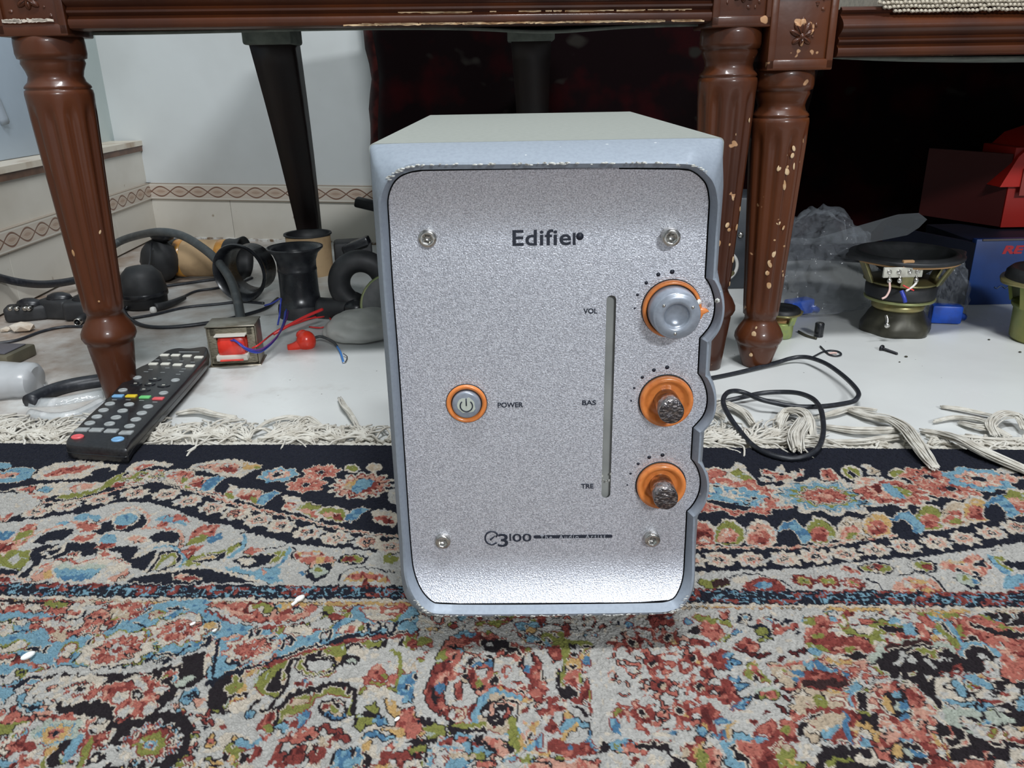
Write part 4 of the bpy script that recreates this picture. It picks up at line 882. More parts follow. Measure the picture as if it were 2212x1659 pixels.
# ================================================================== THINGS ON THE FLOOR, RIGHT
ZN = mat('yellow_zinc_steel', (.36, .30, .13), .35, .7, noise=(40, (.20, .20, .10), .4, .7)); DKM = mat('dark_magnet_cover', (.045, .042, .03), .42, .4, noise=(30, (.09, .085, .06), .45, .7))
BC = mat('black_paper_cone', (.012, .013, .014), .5, noise=(40, (.03, .03, .034), .5, .8)); TERM = mat('pale_terminal_strip', L(190, 188, 176), .5, noise=(90, L(150, 146, 134), .4, .7))
TANP = mat('tan_gasket', L(178, 138, 96), .8)
def woofer():
    x, y = .528, 1.062; t = thing('loudspeaker_driver', 'large bare woofer with black cone standing on its magnet on the white floor', 'speaker', (x, y, FZ)); c = (x, y, 0)
    ir = lambda r, z, a: r*(1+.05*math.cos(a*6+.5)) if z < .016 else r
    bm = BM(); lathe(bm, [(.044, FZ), (.0450, -.002), (.0445, .006), (.037, .018), (.033, .024), (.031, .027)], c, seg=48, flute=ir); obj('magnet_cover', bm, DKM, t, sharp=60)
    bm = BM(); lathe(bm, [(.031, .026), (.034, .028), (.034, .033), (.031, .036), (.032, .040)], c, seg=40); obj('neck', bm, ZN, t)
    bm = BM(); lathe(bm, [(.032, .0385), (.0445, .0395), (.0455, .0415), (.0440, .043)], c, seg=48); obj('base_plate', bm, mat('olive_plate', (.34, .36, .16), .4, .5), t)
    bm = BM(); lathe(bm, [(.0435, .043), (.0445, .047), (.0450, .058), (.0420, .062)], c, seg=48); obj('magnet_ring', bm, BLACKM, t)
    bm = BM(); lathe(bm, [(.040, .061), (.046, .064), (.049, .0655), (.046, .067)], c, seg=48); obj('basket_floor', bm, ZN, t)
    for k in range(6):
        a = k*PI/3+.18; bm = BM(); M = Matrix.Translation((x, y, 0)) @ rotz(a)
        box(bm, (0, 0, 0), (.004, .014, .040), M=M @ Matrix.Translation((.0565, 0, .0825)) @ Matrix.Rotation(.48, 4, 'Y'), bev=.001); obj('basket_strut', bm, ZN, t)
    bm = BM(); lathe(bm, [(.063, .0975), (.067, .0965), (.067, .0935), (.0640, .093)], c, seg=64, cap=False); obj('gasket', bm, TANP, t)
    bm = BM(); ear = lambda r, z, a: r*(1+.16*max(0, math.cos(2*(a-.1)))**10*(1 if True else 0)) if r > .065 else r
    lathe(bm, [(.060, .0985), (.0700, .0965), (.0715, .0985), (.0715, .101), (.069, .102), (.0615, .1015)], c, seg=96, flute=ear, cap=False); obj('rim', bm, BLACKM, t)
    bm = BM(); prof = [(.0665, .1015), (.063, .1045), (.059, .1045), (.056, .1005), (.035, .082), (.019, .070), (.017, .0735), (.010, .078), (1e-5, .080)]; lathe(bm, prof, c, seg=64, cap=False); obj('cone', bm, BC, t)
    q = ony(1950, 588, 1.0); bm = BM(); box(bm, (q.x, q.y, q.z), (.050, .004, .013), bev=.0008, rz=.02); o = obj('terminal_strip', bm, TERM, t)
    for dx in (-.018, -.006, .008, .018):
        bm = BM(); lathe(bm, [(.0030, 0), (.0030, .0008), (.0016, .001), (.0015, .0002)], (q.x+dx, q.y-.002, q.z+.001), XZ, 12); obj('eyelet', bm, CHROME, o)
    for dx in (-.017, -.004, .017):
        bm = BM(); ellipsoid(bm, (q.x+dx, q.y-.004, q.z-.010), (.0032, .0025, .0036)); tube(bm, [(q.x+dx, q.y-.003, q.z-.004), (q.x+dx, q.y-.004, q.z-.009)], .0012, 6, 2); obj('solder_lug', bm, CHROME, o)
    bm = BM(); box(bm, (q.x+.006, q.y+.002, q.z+.010), (.014, .006, .010), bev=.001); obj('strip_holder', bm, TANP, t)
    WW = mat('pink_white_wire', L(216, 182, 172), .4); BW = mat('blue_wire', (.03, .05, .34), .35)
    bm = BM(); tube(bm, [(q.x-.017, q.y-.005, q.z-.012), (q.x-.018, q.y-.010, q.z-.020), (q.x-.022, q.y-.012, q.z-.028), (q.x-.027, q.y-.012, q.z-.031)], .0014, 6, 5); obj('lead_wire', bm, WW, t)
    bm = BM(); tube(bm, [(q.x+.017, q.y-.005, q.z-.013), (q.x+.010, q.y-.010, q.z-.017), (q.x+.003, q.y-.010, q.z-.022)], .0014, 6, 5); obj('lead_wire', bm, mat('white_wire', L(220, 216, 210), .4), t)
    bm = BM(); tube(bm, [(q.x+.012, q.y-.012, q.z-.021), (q.x+.005, q.y-.010, q.z-.018), (q.x-.001, q.y-.008, q.z-.015)], .0010, 6, 5); obj('lead_wire', bm, RDW, t)
    bm = BM(); tube(bm, [(q.x-.002, q.y-.008, q.z-.022), (q.x+.001, q.y-.012, q.z-.030), (q.x+.003, q.y-.013, q.z-.036)], .0026, 6, 5); obj('lead_wire', bm, BW, t)
    bm = BM(); q2 = ony(1913, 690, 1.012); tube(bm, [(q2.x, q2.y, q2.z+.006), (q2.x+.001, q2.y-.003, q2.z), (q2.x, q2.y-.006, q2.z-.007)], .0022, 8, 4); ellipsoid(bm, (q2.x, q2.y-.007, q2.z-.006), (.004, .003, .004)); obj('solder_blob', bm, CHROME, t)
woofer()
def small_driver(x, y, s, label, rim=BC, mag=None):
    mag = mag or mat('greenish_zinc', (.36, .42, .14), .4, .5, noise=(60, (.14, .2, .2), .45, .7)); t = thing('loudspeaker_driver', label, 'speaker', (x, y, FZ)); c = (x, y, FZ)
    bm = BM(); lathe(bm, [(.0150*s, 0), (.0165*s, .002*s), (.0170*s, .018*s), (.0185*s, .020*s), (.0185*s, .022*s)], c, seg=32); obj('magnet', bm, mag, t)
    for k in range(4):
        bm = BM(); box(bm, (0, 0, 0), (.002*s, .010*s, .014*s), M=Matrix.Translation(c) @ rotz(k*PI/2+.5) @ Matrix.Translation((.0205*s, 0, .027*s)) @ Matrix.Rotation(.3, 4, 'Y')); obj('basket_strut', bm, mag, t)
    bm = BM(); lathe(bm, [(.013*s, .020*s), (.012*s, .030*s)], c, seg=24); obj('voice_coil', bm, TANP, t)
    bm = BM(); lathe(bm, [(.020*s, .0335*s), (.0262*s, .0335*s), (.0266*s, .0345*s), (.0262*s, .0355*s)], c, seg=40, flute=lambda r, z, a: r*(1+.09*abs(math.cos(2*a))**8)); obj('flange', bm, ZN, t)
    bm = BM(); lathe(bm, [(.0245*s, .0350*s), (.0240*s, .0390*s), (.0215*s, .0415*s), (.019*s, .0400*s), (.014*s, .037*s), (.007*s, .0385*s), (1e-5, .040*s)], c, seg=40, cap=False); obj('cone', bm, rim, t)
small_driver(.3620, 1.040, 1.0, 'small driver with black dome and green magnet right of the chipped chair leg')
small_driver(.2960, 1.20, 1.5, 'dusty grey driver partly hidden between the two fluted legs', rim=mat('dusty_black_cone', (.06, .06, .055), .8), mag=mat('white_grey_steel', L(170, 172, 168), .4, .3))
small_driver(.696, 1.005, 2.3, 'driver with round green magnet cut by the right edge of the picture', mag=mat('olive_green_magnet', (.15, .19, .05), .35, .4, noise=(20, (.28, .26, .08), .4, .7)))
def cabinet():
    x0, x1, y0, y1 = .325, .452, 1.30, 1.40; t = thing('speaker_cabinet', 'dark grey speaker cabinet with a white ring standing behind the fluted legs', 'speaker', ((x0+x1)/2, 1.35, FZ))
    bm = BM(); box(bm, ((x0+x1)/2, (y0+y1)/2, .072+FZ/2), (x1-x0, y1-y0, .150), bev=.004); obj('cabinet', bm, mat('dark_blue_grey_vinyl', (.030, .037, .046), .5, noise=(40, (.045, .05, .06), .4, .7)), t)
    c = ony(1560, 575, 1.297); bm = BM(); lathe(bm, [(.026, 0), (.027, .004), (.0235, .006), (.022, .002)], (c.x, 1.30, c.z), XZ, 40, cap=False); obj('white_ring', bm, mat('white_plastic', L(215, 213, 208), .4), t)
    bm = BM(); lathe(bm, [(.0225, .001), (.018, .003), (.008, -.004), (1e-5, -.002)], (c.x, 1.30, c.z), XZ, 40, cap=False); obj('cone', bm, BC, t)
    c = ony(1601, 508, 1.297); bm = BM(); lathe(bm, [(.005, 0), (.0045, .003), (.002, .004)], (c.x, 1.30, c.z), XZ, 16); obj('screw', bm, CHROME, t)
cabinet()
crumple('clear_bag', 'crumpled clear plastic bag left of the large woofer', (.455, 1.19), (.10, .085, .115), CLEAR, .42, 11, rz=.2)
crumple('clear_bag', 'crumpled clear plastic bag between the large woofer and the blue box', (.618, 1.13), (.045, .05, .075), CLEAR, .5, 17, rz=-.2)
BLUP = mat('blue_plastic', (.012, .09, .55), .4, noise=(60, (.01, .05, .3), .4, .7))
for (u, v, y, s, rz, lb) in ((1727, 648, 1.14, (.042, .02, .022), .4, 'bright blue plastic piece inside the left clear bag'), (2045, 660, 1.09, (.040, .02, .026), -.2, 'bright blue plastic piece inside the right clear bag')):
    p = ony(u, v, y); bm = BM(); box(bm, (p.x, p.y, FZ+.014), s, rz=rz, bev=.003); tube(bm, [(p.x+.015, p.y, FZ+.014), (p.x+.03, p.y+.004, FZ+.006)], .005, 8, 3); o = obj('blue_clip', bm, BLUP, origin=(p.x, p.y, FZ)); tag(o, lb, 'clip')
def flap():
    V = []; Fs = []; n = 24; cs = [(1700, 520), (1715, 514), (1760, 515), (1830, 516), (1880, 505), (1905, 478), (1940, 463), (1985, 460), (2003, 474), (1985, 492), (1960, 508), (1930, 514), (1880, 524), (1800, 526), (1740, 526)]
    bm = BM(); P = [ony(u, v, 1.30-.0003*(u-1700)) for u, v in cs]; c = ony(1840, 518, 1.262)
    vs_ = [bm.verts.new(p) for p in P]; bk = [bm.verts.new(p+Vector((.01, .05, -.012))) for p in P]
    bm.faces.new(vs_); bmesh.ops.triangulate(bm, faces=bm.faces[:])
    for i in range(len(P)): j = (i+1) % len(P); bm.faces.new((vs_[i], vs_[j], bk[j], bk[i]))
    o = obj('plastic_sheet', bm, mat('grey_film', (.16, .17, .18), .25, alpha=.6), origin=(c.x, 1.27, FZ)); tag(o, 'folded sheet of grey translucent film sticking up over the left clear bag', 'plastic')
flap()
def boxes():
    p0 = ony(2097, 600, 1.18); x0 = p0.x-.002; t = thing('blue_carton', 'blue cardboard box with red lettering behind the right driver', 'box', (x0+.12, 1.25, FZ))
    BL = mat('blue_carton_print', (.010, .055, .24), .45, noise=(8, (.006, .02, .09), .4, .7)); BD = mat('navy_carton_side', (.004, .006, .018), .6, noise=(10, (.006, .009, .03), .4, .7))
    zt = .094; h = zt-FZ; bm = BM(); box(bm, (x0+.12, 1.185, (zt+FZ)/2), (.24, .012, h), bev=.001); f = obj('front_face', bm, BL, t)
    bm = BM(); box(bm, (x0+.12, 1.262, (zt+FZ)/2-.002), (.238, .143, h-.004), bev=.001); obj('body', bm, BD, t)
    bm = BM(); prism(bm, [(0, 0), (-.065, .16), (-.06, .165), (.006, .004)], FZ, zt-.006, Matrix.Translation((x0, 1.18, 0))); obj('side_face', bm, BD, t)
    bm = BM(); box(bm, (x0+.124, 1.1785, zt-.001), (.232, .003, .003), bev=.0008); obj('worn_edge', bm, mat('worn_card_edge', L(90, 84, 84), .8), t)
    RL = mat('red_print', (.42, .02, .03), .5); a = ony(2165, 549, 1.178); b = ony(2238, 534, 1.178)
    lettering('lettering', 'RETR', a.x, b.x+.014, a.z, a.z+.0125, 1.1788, RL, f, .0005, 1.0, ital=.3)
    bm = BM(); P = [ony(u, v, 1.1785) for u, v in [(2148+i*6, 620+3*math.sin(i*1.9)) for i in range(9)]]; tube(bm, P, .0011, 6, 4); obj('script_line', bm, mat('grey_blue_print', (.03, .05, .10), .5), f)
    # red carton on and behind
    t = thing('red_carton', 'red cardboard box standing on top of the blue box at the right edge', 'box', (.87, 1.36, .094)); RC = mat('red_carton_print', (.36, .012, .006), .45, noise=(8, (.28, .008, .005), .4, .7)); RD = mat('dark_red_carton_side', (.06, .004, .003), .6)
    xL = ony(2163, 480, 1.27).x; bm = BM(); box(bm, (xL+.11, 1.315, .155), (.22, .09, .122), bev=.001); obj('body', bm, RC, t)
    bm = BM(); prism(bm, [(0, 0), (-.068, .125), (-.06, .13), (.004, .006)], .0955, .206, Matrix.Translation((xL-.002, 1.27, 0))); s = obj('side_face', bm, RD, t)
    q = ony(2148, 478, 1.30); bm = BM(); box(bm, (xL-.018, 1.302, .138), (.0012, .022, .036), rz=.48); obj('pale_sticker', bm, mat('pale_sticker', (.12, .11, .10), .6), s)
    bm = BM(); pr = [(0, 0), (.02, .045), (.05, .075), (.09, .088), (.2, .09), (.2, 0)]; prism(bm, pr, 0, .10, Matrix.Translation((xL-.018, 1.262, .158)) @ XZ @ Matrix.Translation((0, 0, -.10))); obj('raised_flap', bm, mat('red_flap', (.50, .016, .008), .45), t)
    a = ony(2207, 395, 1.255); bm = BM(); box(bm, (a.x+.02, 1.2605, a.z), (.035, .002, .04)); obj('white_print', bm, mat('pink_white_print', L(150, 60, 52), .5), t)
boxes()
def small_right():
    p = onz(1770, 729, FZ); t = thing('capacitor', 'small black cylinder capacitor standing on the white floor', 'capacitor', (p.x, p.y+.004, FZ)); c = (p.x, p.y+.004, FZ)
    bm = BM(); lathe(bm, [(.0055, 0), (.0060, .001), (.0060, .002), (.0056, .0028), (.0060, .0036), (.0060, .0185), (.0052, .0195)], c, seg=28); obj('can', bm, BLACK, t)
    bm = BM(); lathe(bm, [(.0048, .0194), (.0044, .0198)], c, seg=28); obj('metal_top', bm, CHROME, t)
    q = fl([(1725, 716), (1740, 724), (1752, 728), (1764, 731)], r=.002); bm = BM(); tube(bm, q, .0018, 6, 4); o = obj('bent_pin', bm, DKM, origin=tuple(q[0])); tag(o, 'bent dark metal pin lying left of the black capacitor', 'pin')
    q = fl([(1750, 774), (1762, 768), (1778, 760), (1795, 757), (1812, 760), (1817, 766), (1806, 769), (1792, 766), (1780, 756), (1772, 748)], r=.0016)
    cableobj('wire_scrap', 'short black and pink twisted wire in front of the capacitor', q, .0011, RUBBER, 'wire')
    q = fl([(1790, 764), (1800, 762), (1808, 763)], r=.0022); bm = BM(); tube(bm, q, .0013, 6, 4); o = obj('wire_scrap', bm, mat('pink_white_wire', L(216, 182, 172), .4), origin=tuple(q[0])); tag(o, 'tiny pink stub of insulation on the twisted wire', 'wire')
    a = onz(1905, 752, FZ+.003); b = onz(1940, 765, FZ+.0015); t = thing('screw', 'black screw lying on the white floor in front of the woofer', 'screw', tuple(a)); d = (b-a)
    SC = mat('black_oxide_screw', (.03, .03, .034), .35, .7)
    M = d.to_track_quat('Z', 'X').to_matrix().to_4x4(); ln = d.length
    bm = BM(); lathe(bm, [(.0012+.0008*(k % 2), ln*(.1+.85*k/22)) for k in range(22)]+[(.0002, ln)], a, M, 12); obj('threaded_shank', bm, SC, t, smooth=False)
    bm = BM(); lathe(bm, [(.0015, ln*.12), (.0042, .001), (.0044, -.0004), (.0040, -.0012), (.001, -.001)], a, M, 20); obj('head', bm, SC, t)
    for k, (u, v, s, lb) in enumerate(((1957, 772, .0022, 'black crumb right of the screw'), (2136, 735, .0018, 'dark crumb on the white floor left of the far right driver'), (2203, 762, .0020, 'dark crumb on the white floor at the right edge'), (1943, 783, .0013, 'tiny grey crumb just in front of the screw'))):
        q = onz(u, v, FZ); bm = BM(); ellipsoid(bm, (q.x, q.y, FZ+s*.5), (s, s*.8, s*.6), sub=1); o = obj('crumb', bm, DKM, origin=(q.x, q.y, FZ), smooth=False); tag(o, lb, 'crumb')
    S = lambda x, y: (1500+x*.3219, 740+y*.3219)
    pth = [(-60, 265, .0), (90, 243, 0), (300, 200, 0), (550, 135, .002), (640, 108, .004), (710, 97, .006), (780, 103, .008), (880, 140, .010), (970, 200, .010), (1050, 270, .010), (1100, 335, .010), (1090, 375, .010), (1050, 400, .008), (900, 425, .008), (750, 432, .009), (640, 425, .009), (540, 405, .010), (440, 380, .013), (350, 342, .014), (280, 325, .016), (225, 335, .018), (195, 375, .018), (200, 430, .016), (250, 520, .012), (310, 600, .008), (380, 680, .006), (470, 738, .006), (580, 772, .006), (680, 778, .006), (780, 750, .008), (840, 690, .010), (865, 600, .013), (860, 500, .016), (840, 430, .017), (790, 375, .016), (700, 340, .013), (590, 332, .009), (450, 340, .006), (300, 372, .004), (200, 395, .001), (100, 415, 0), (-60, 440, 0)]
    q = [Vector((.02, .742, .06)), Vector((.03, .79, .03)), Vector((.09, .84, FZ+.004))]+fl([(*S(x, y), h) for x, y, h in pth], r=.0026)+[Vector((.05, .80, FZ+.003)), Vector((-.04, .86, FZ+.003)), Vector((-.06, 1.0, FZ+.003))]
    cableobj('power_cable', 'long black power cable looped on the rug edge right of the silver box', q, .0026, RUBBER, seg=10)
    WC = mat('white_crumb', L(236, 236, 232), .6)
    for u, v, s, lb in ((648, 1297, .0042, 'white plastic splinter on the rug left of the silver box'), (62, 1421, .0045, 'white grain on the light blue part of the rug'), (464, 1364, .0018, 'small white crumb on the blue rug field'), (417, 1350, .0022, 'small white crumb on a cream rug flower'), (858, 1556, .002, 'tiny ring shaped scrap on the red part of the rug')):
        q = onz(u, v, .0008); bm = BM(); ellipsoid(bm, (q.x, q.y, .0012+s*.3), (s, s*.55, s*.4), M=rotz(.9), sub=2); 
        if s == .0042: tube(bm, [(q.x, q.y, .002), (q.x-.004, q.y-.006, .0015)], .0012, 6, 2)
        o = obj('crumb', bm, WC, origin=(q.x, q.y, .0008)); tag(o, lb, 'crumb')
small_right()
# ================================================================== PATTERNED RUG
def rug():
    E0, E1 = onz(0, 955), onz(2212, 968); UX = (E1-E0); UX.z = 0; UX.normalize(); VX = Vector((UX.y, -UX.x, 0))   # along the edge / away from the edge
    O = onz(1106, 961)
    def rc(u, v): p = onz(u, v)-O; return (p.dot(UX), p.dot(VX))
    fine = .0009
    S = np.concatenate([np.arange(-1.3, -.60, .006), np.arange(-.60, .56, fine), np.arange(.56, 1.3, .006)])
    T = np.concatenate([np.arange(0, .53, fine), np.arange(.53, 1.0, .005)])
    SS, TT = np.meshgrid(S, T); shape = SS.shape
    def h(i, j, sd): x = np.sin(i*127.1+j*311.7+sd*74.7)*43758.5453; return x-np.floor(x)
    def vn(X, Y, sd):
        i = np.floor(X); j = np.floor(Y); f = X-i; g = Y-j; f = f*f*(3-2*f); g = g*g*(3-2*g)
        return (h(i, j, sd)*(1-f)+h(i+1, j, sd)*f)*(1-g)+(h(i, j+1, sd)*(1-f)+h(i+1, j+1, sd)*f)*g
    WS = SS+.0017*(vn(SS/.0019, TT/.0034, 1)-.5)+.0016*(vn(SS/.008, TT/.008, 2)-.5)
    WT = TT+.0040*(vn(SS/.0019, TT/.0046, 3)-.5)+.0016*(vn(SS/.008, TT/.008, 4)-.5)
    PAL = {'n': (27, 30, 44), 'k': (36, 28, 33), 'w': (178, 175, 168), 'c': (196, 183, 163), 't': (190, 168, 138), 'p': (205, 146, 120), 's': (184, 94, 74), 'r': (140, 50, 40), 'd': (96, 28, 26),
           'b': (108, 158, 178), 'B': (58, 116, 154), 'o': (134, 136, 46), 'y': (198, 156, 80), 'g': (164, 172, 156), 'm': (60, 34, 34)}
    PAL = {k: np.array(L(*v)[:3]) for k, v in PAL.items()}; PAL = {k: (v*.78+v.mean()*.22)*(.76 if k in 'wcgnk' else .70) for k, v in PAL.items()}; KEYS = list(PAL); PT = np.array([PAL[k] for k in KEYS]); PAL = {k: i for i, k in enumerate(KEYS)}
    C = np.full(shape, PAL['n'], np.int16)
    def sub(x0, x1, y0, y1, m=.005):
        a, b = np.searchsorted(S, x0-m), np.searchsorted(S, x1+m); c, d = np.searchsorted(T, y0-m), np.searchsorted(T, y1+m); return slice(c, d), slice(a, b)
    def inside(P, sl):
        X = WS[sl]; Y = WT[sl]; r = np.zeros(X.shape, bool)
        for i in range(len(P)):
            (x0, y0), (x1, y1) = P[i-1], P[i]
            if y0 == y1: continue
            r ^= ((y0 > Y) != (y1 > Y)) & (X < (x1-x0)*(Y-y0)/(y1-y0)+x0)
        return r
    def put(P, col, scr=None):
        xs = [p[0] for p in P]; ys = [p[1] for p in P]; sl = sub(min(xs), max(xs), min(ys), max(ys)); m = inside(P, sl)
        if m.size: C[sl][m] = PAL[col]
        if scr:
            for (cc, sd, wl, a, b) in scr:
                n = vn(SS[sl]/wl+9, TT[sl]/wl+3, sd); C[sl][m & (n > a) & (n < b)] = PAL[cc]
    CR = {'A': (0, 940, .3888), 'B': (1480, 940, .3309), 'C': (0, 1280, .2284), 'D': (440, 1280, .2284), 'E': (880, 1300, .2164), 'F': (1320, 1300, .2164), 'G': (1752, 1280, .2284), 'P': (0, 0, 1)}
    cur = ['P']
    def cv(x, y): o = CR[cur[0]]; return rc(o[0]+x*o[2], o[1]+y*o[2])
    def pts(s): return [cv(*map(float, q.split(','))) for q in s.split()]
    def p(col, s, scr=None): put(pts(s), col, scr)
    def e(col, x, y, rx, ry=None, rot=0):
        ry = ry or rx; a = math.radians(rot); P = []
        for k in range(18):
            q = 2*PI*k/18; X = rx*math.cos(q); Y = ry*math.sin(q); P.append(cv(x+X*math.cos(a)-Y*math.sin(a), y+X*math.sin(a)+Y*math.cos(a)))
        put(P, col)
    def ln(col, wd, s):
        P = [Vector((*q, 0)) for q in pts(s)]; P = spline(P, 4) if len(P) > 2 else P
        for a, b in zip(P[:-1], P[1:]):
            d = (b-a); l = d.length
            if l < 1e-6: continue
            n = Vector((-d.y, d.x, 0))/l*wd/2; d = d/l*wd*.25; put([tuple((a+n-d)[:2]), tuple((b+n+d)[:2]), tuple((b-n+d)[:2]), tuple((a-n-d)[:2])], col)
    def fl_(x, y, r, lay, n=8, st=1., ph=0.):
        """flower in rug space; r in mm; lay: 'c1 s.6 n.25' outer to inner"""
        cx, cy = cv(x, y); r = r/1000*((.66 if st > 1.1 else .86) if cur[0] in 'AB' else .5)
        if cur[0] in 'AB' and st == 1.: st = 1.2
        sl = sub(cx-r*1.3, cx+r*1.3, cy-r*1.3, cy+r*1.3); X = (WS[sl]-cx)/st; Y = WT[sl]-cy; R_ = np.hypot(X, Y); A_ = np.arctan2(Y, X)+ph
        k = 1+.13*np.cos(n*A_)
        for q in lay.split():
            if q[0] == '*': C[sl][(R_ < r*float(q[2:])) & (np.abs(np.sin(n*A_/2)) < .30) & (R_ > r*.22)] = PAL[q[1]]
            else: C[sl][R_ < r*float(q[1:])*k] = PAL[q[0]]
    # --- ground of the zones (photograph x from -900 to 3100 so that the bands run past the frame)
    def band(y0, y1, y2, y3, col, scr=None): put([rc(-500, y0-.0), rc(2700, y1), rc(2700, y3), rc(-500, y2)], col, scr)
    def tline(ya, yb):                       # straight line in rug space through two photo points
        a, b = rc(0, ya), rc(2212, yb); k = (b[1]-a[1])/(b[0]-a[0]); return lambda s: a[1]+k*(s-a[0])
    def strip(l0, l1, col, scr=None): put([(-1.3, l0(-1.3)), (1.3, l0(1.3)), (1.3, l1(1.3)), (-1.3, l1(-1.3))], col, scr)
    g0, g1, g2 = tline(1259, 1279), tline(1286, 1311), tline(1293, 1318); gy = tline(1300, 1324); end = lambda s: 1.0
    # lower field
    strip(g2, end, 'w', [('c', 30, .011, .62, .8), ('s', 31, .007, .50, .545), ('o', 32, .009, .78, 1), ('b', 33, .010, .80, 1), ('r', 34, .008, .82, 1), ('n', 35, .0065, .485, .515), ('y', 36, .012, .86, 1)])
    far = lambda s: .44
    strip(far, end, 'w', [('s', 41, .03, .62, .75), ('n', 42, .04, .66, 1), ('b', 43, .035, .75, 1), ('o', 44, .03, .8, 1), ('r', 45, .02, .48, .52)])
    cur[0] = 'P'
    p('w', '-700,1300 -300,1160 -60,1135 0,1131 97,1119 187,1107 253,1084 327,1084 389,1107 447,1127 517,1142 622,1173 739,1185 860,1197 1180,1234 1493,1234 1645,1231 1778,1224 1860,1213 1976,1205 2109,1188 2212,1168 2500,1120 2700,1290 2212,1284 0,1262 -700,1262')
    # pink line over the chain
    ln('p', .0030, '-200,1150 -60,1125 60,1090 155,1082 272,1053 350,1039 447,1070 544,1097 661,1122 770,1147 860,1158 1100,1180 1300,1188 1496,1183 1745,1180 1844,1168 1943,1155 2043,1138 2150,1118 2212,1110 2400,1070')
    ln('d', .0012, '1496,1186 1745,1183 1844,1171 1943,1158 2043,1141 2150,1121 2212,1113'); ln('d', .0012, '350,1042 447,1073 544,1100 661,1125 770,1150 860,1161')
    cur[0] = 'A'
    CH = 'c1 p.60 *c.60 n.28 p.14'
    for x, y in ((-60, 480), (200, 425), (370, 392), (555, 358), (752, 320), (925, 326), (1045, 366), (1185, 402), (1312, 432), (1432, 470), (1562, 503), (1715, 540), (1870, 570), (2040, 592), (2172, 622), (2330, 645)): fl_(x, y, 11.5, CH, 8)
    cur[0] = 'B'
    for x, y in ((30, 815), (220, 812), (432, 812), (648, 805), (850, 790), (1042, 775), (1240, 750), (1432, 725), (1640, 705), (1820, 675), (2000, 637), (2165, 602), (2330, 560)): fl_(x, y, 10.8, CH, 8)
    # --- upper row, left
    cur[0] = 'A'
    e('b', 20, 170, 40, 18); p('b', '0,215 60,180 130,175 200,190 170,240 100,262 0,268'); p('p', '0,225 60,200 110,205 90,235 20,245'); e('n', 62, 228, 16, 8)
    p('c', '170,235 230,180 330,150 430,140 560,150 660,165 650,195 560,210 470,235 350,248 220,252'); p('s', '230,225 330,185 450,170 540,170 460,205 340,222 250,235'); e('n', 560, 200, 60, 16, -12); e('r', 400, 190, 40, 9)
    p('c', '690,200 730,160 800,140 880,145 970,160 940,180 880,175 800,185 740,225'); p('s', '740,190 790,160 870,160 820,175 760,205')
    p('c', '1040,190 1080,160 1180,140 1300,130 1400,150 1460,170 1400,200 1340,240 1240,230 1140,200'); p('p', '1100,170 1200,155 1300,150 1340,170 1300,215 1220,205 1140,185'); p('y', '1350,150 1460,170 1390,190 1340,185'); p('r', '1210,180 1310,175 1330,195 1260,208'); e('o', 1430, 182, 22, 9); e('n', 900, 185, 55, 12, 8)
    p('c', '600,275 660,235 720,215 800,200 880,190 960,195 1010,215 1100,240 1160,255 1130,290 1060,300 1000,280 930,265 850,255 760,285 690,290 640,300', [('s', 11, .006, .55, .72), ('o', 12, .007, .70, 1), ('n', 13, .005, .46, .52)])
    p('r', '620,290 650,262 700,258 680,285'); e('b', 945, 215, 24, 14); p('s', '960,240 1000,215 1060,250 1010,270'); p('r', '1060,285 1110,258 1150,275 1100,300')
    p('o', '300,350 360,315 440,300 520,295 580,260 640,225 700,200 690,230 620,275 560,310 450,345 350,358'); p('c', '50,300 140,280 240,270 330,262 420,258 580,262 560,290 470,312 380,325 300,330 240,360 190,330 100,320'); p('s', '70,300 150,285 200,285 180,312 120,310'); p('b', '200,305 260,285 300,295 250,325'); p('p', '380,290 440,270 530,268 500,295 420,315')
    p('w', '-60,330 0,325 80,320 160,325 215,350 220,380 160,420 60,455 -60,470'); p('s', '10,470 30,445 80,430 60,460 30,482'); ln('s', .002, '160,325 215,345 235,375 210,395'); e('p', 245, 345, 20, 12)
    ln('c', .0025, '0,320 80,300 160,290')
    fl_(1545, 222, 21, 'b1 p.62 *c.62 n.28', 7, 1.25); e('c', 1540, 186, 12, 5)
    for x, y in ((1785, 205), (1700, 275)): fl_(x, y, 21, 'p1 s.88 *p.88 r.34 n.20', 7, 1.2, .3)
    for x, y, q in ((1955, 185, 'o'), (2080, 182, 't')): e('c', x, y, 46, 26); e(q, x, y, 34, 18)
    fl_(2010, 280, 35, 'c1 r.86 p.78 r.55', 14, 1.15); p('b', '1960,270 2010,240 2080,250 2060,290 1990,320 1950,310'); p('y', '1900,290 1940,255 1990,245 1950,300'); e('w', 2190, 340, 40, 45)
    # feathers along the chain, left
    for (x, y, a, b, c_) in ((1010, 235, 's', 'p', 'o'), (1120, 275, 'p', 'r', 'B'), (1250, 320, 'c', 's', 'o'), (1390, 345, 'p', 'r', 'o'), (1600, 385, 'c', 's', 'p'), (1720, 420, 'o', 'p', 's'), (1850, 440, 'o', 'p', 'r'), (2130, 460, 'c', 's', 'r')):
        p('c', f'{x-100},{y-8} {x-60},{y-42} {x},{y-52} {x+70},{y-35} {x+90},{y+10} {x+50},{y+52} {x-30},{y+28}'); p(a, f'{x-80},{y-8} {x-45},{y-35} {x},{y-42} {x+58},{y-28} {x+75},{y+8} {x+40},{y+44} {x-20},{y+22}'); p(b, f'{x-70},{y+2} {x-20},{y-15} {x+40},{y-5} {x+45},{y+35} {x-10},{y+20}'); e(c_, x+28, y+18, 30, 16, 20)
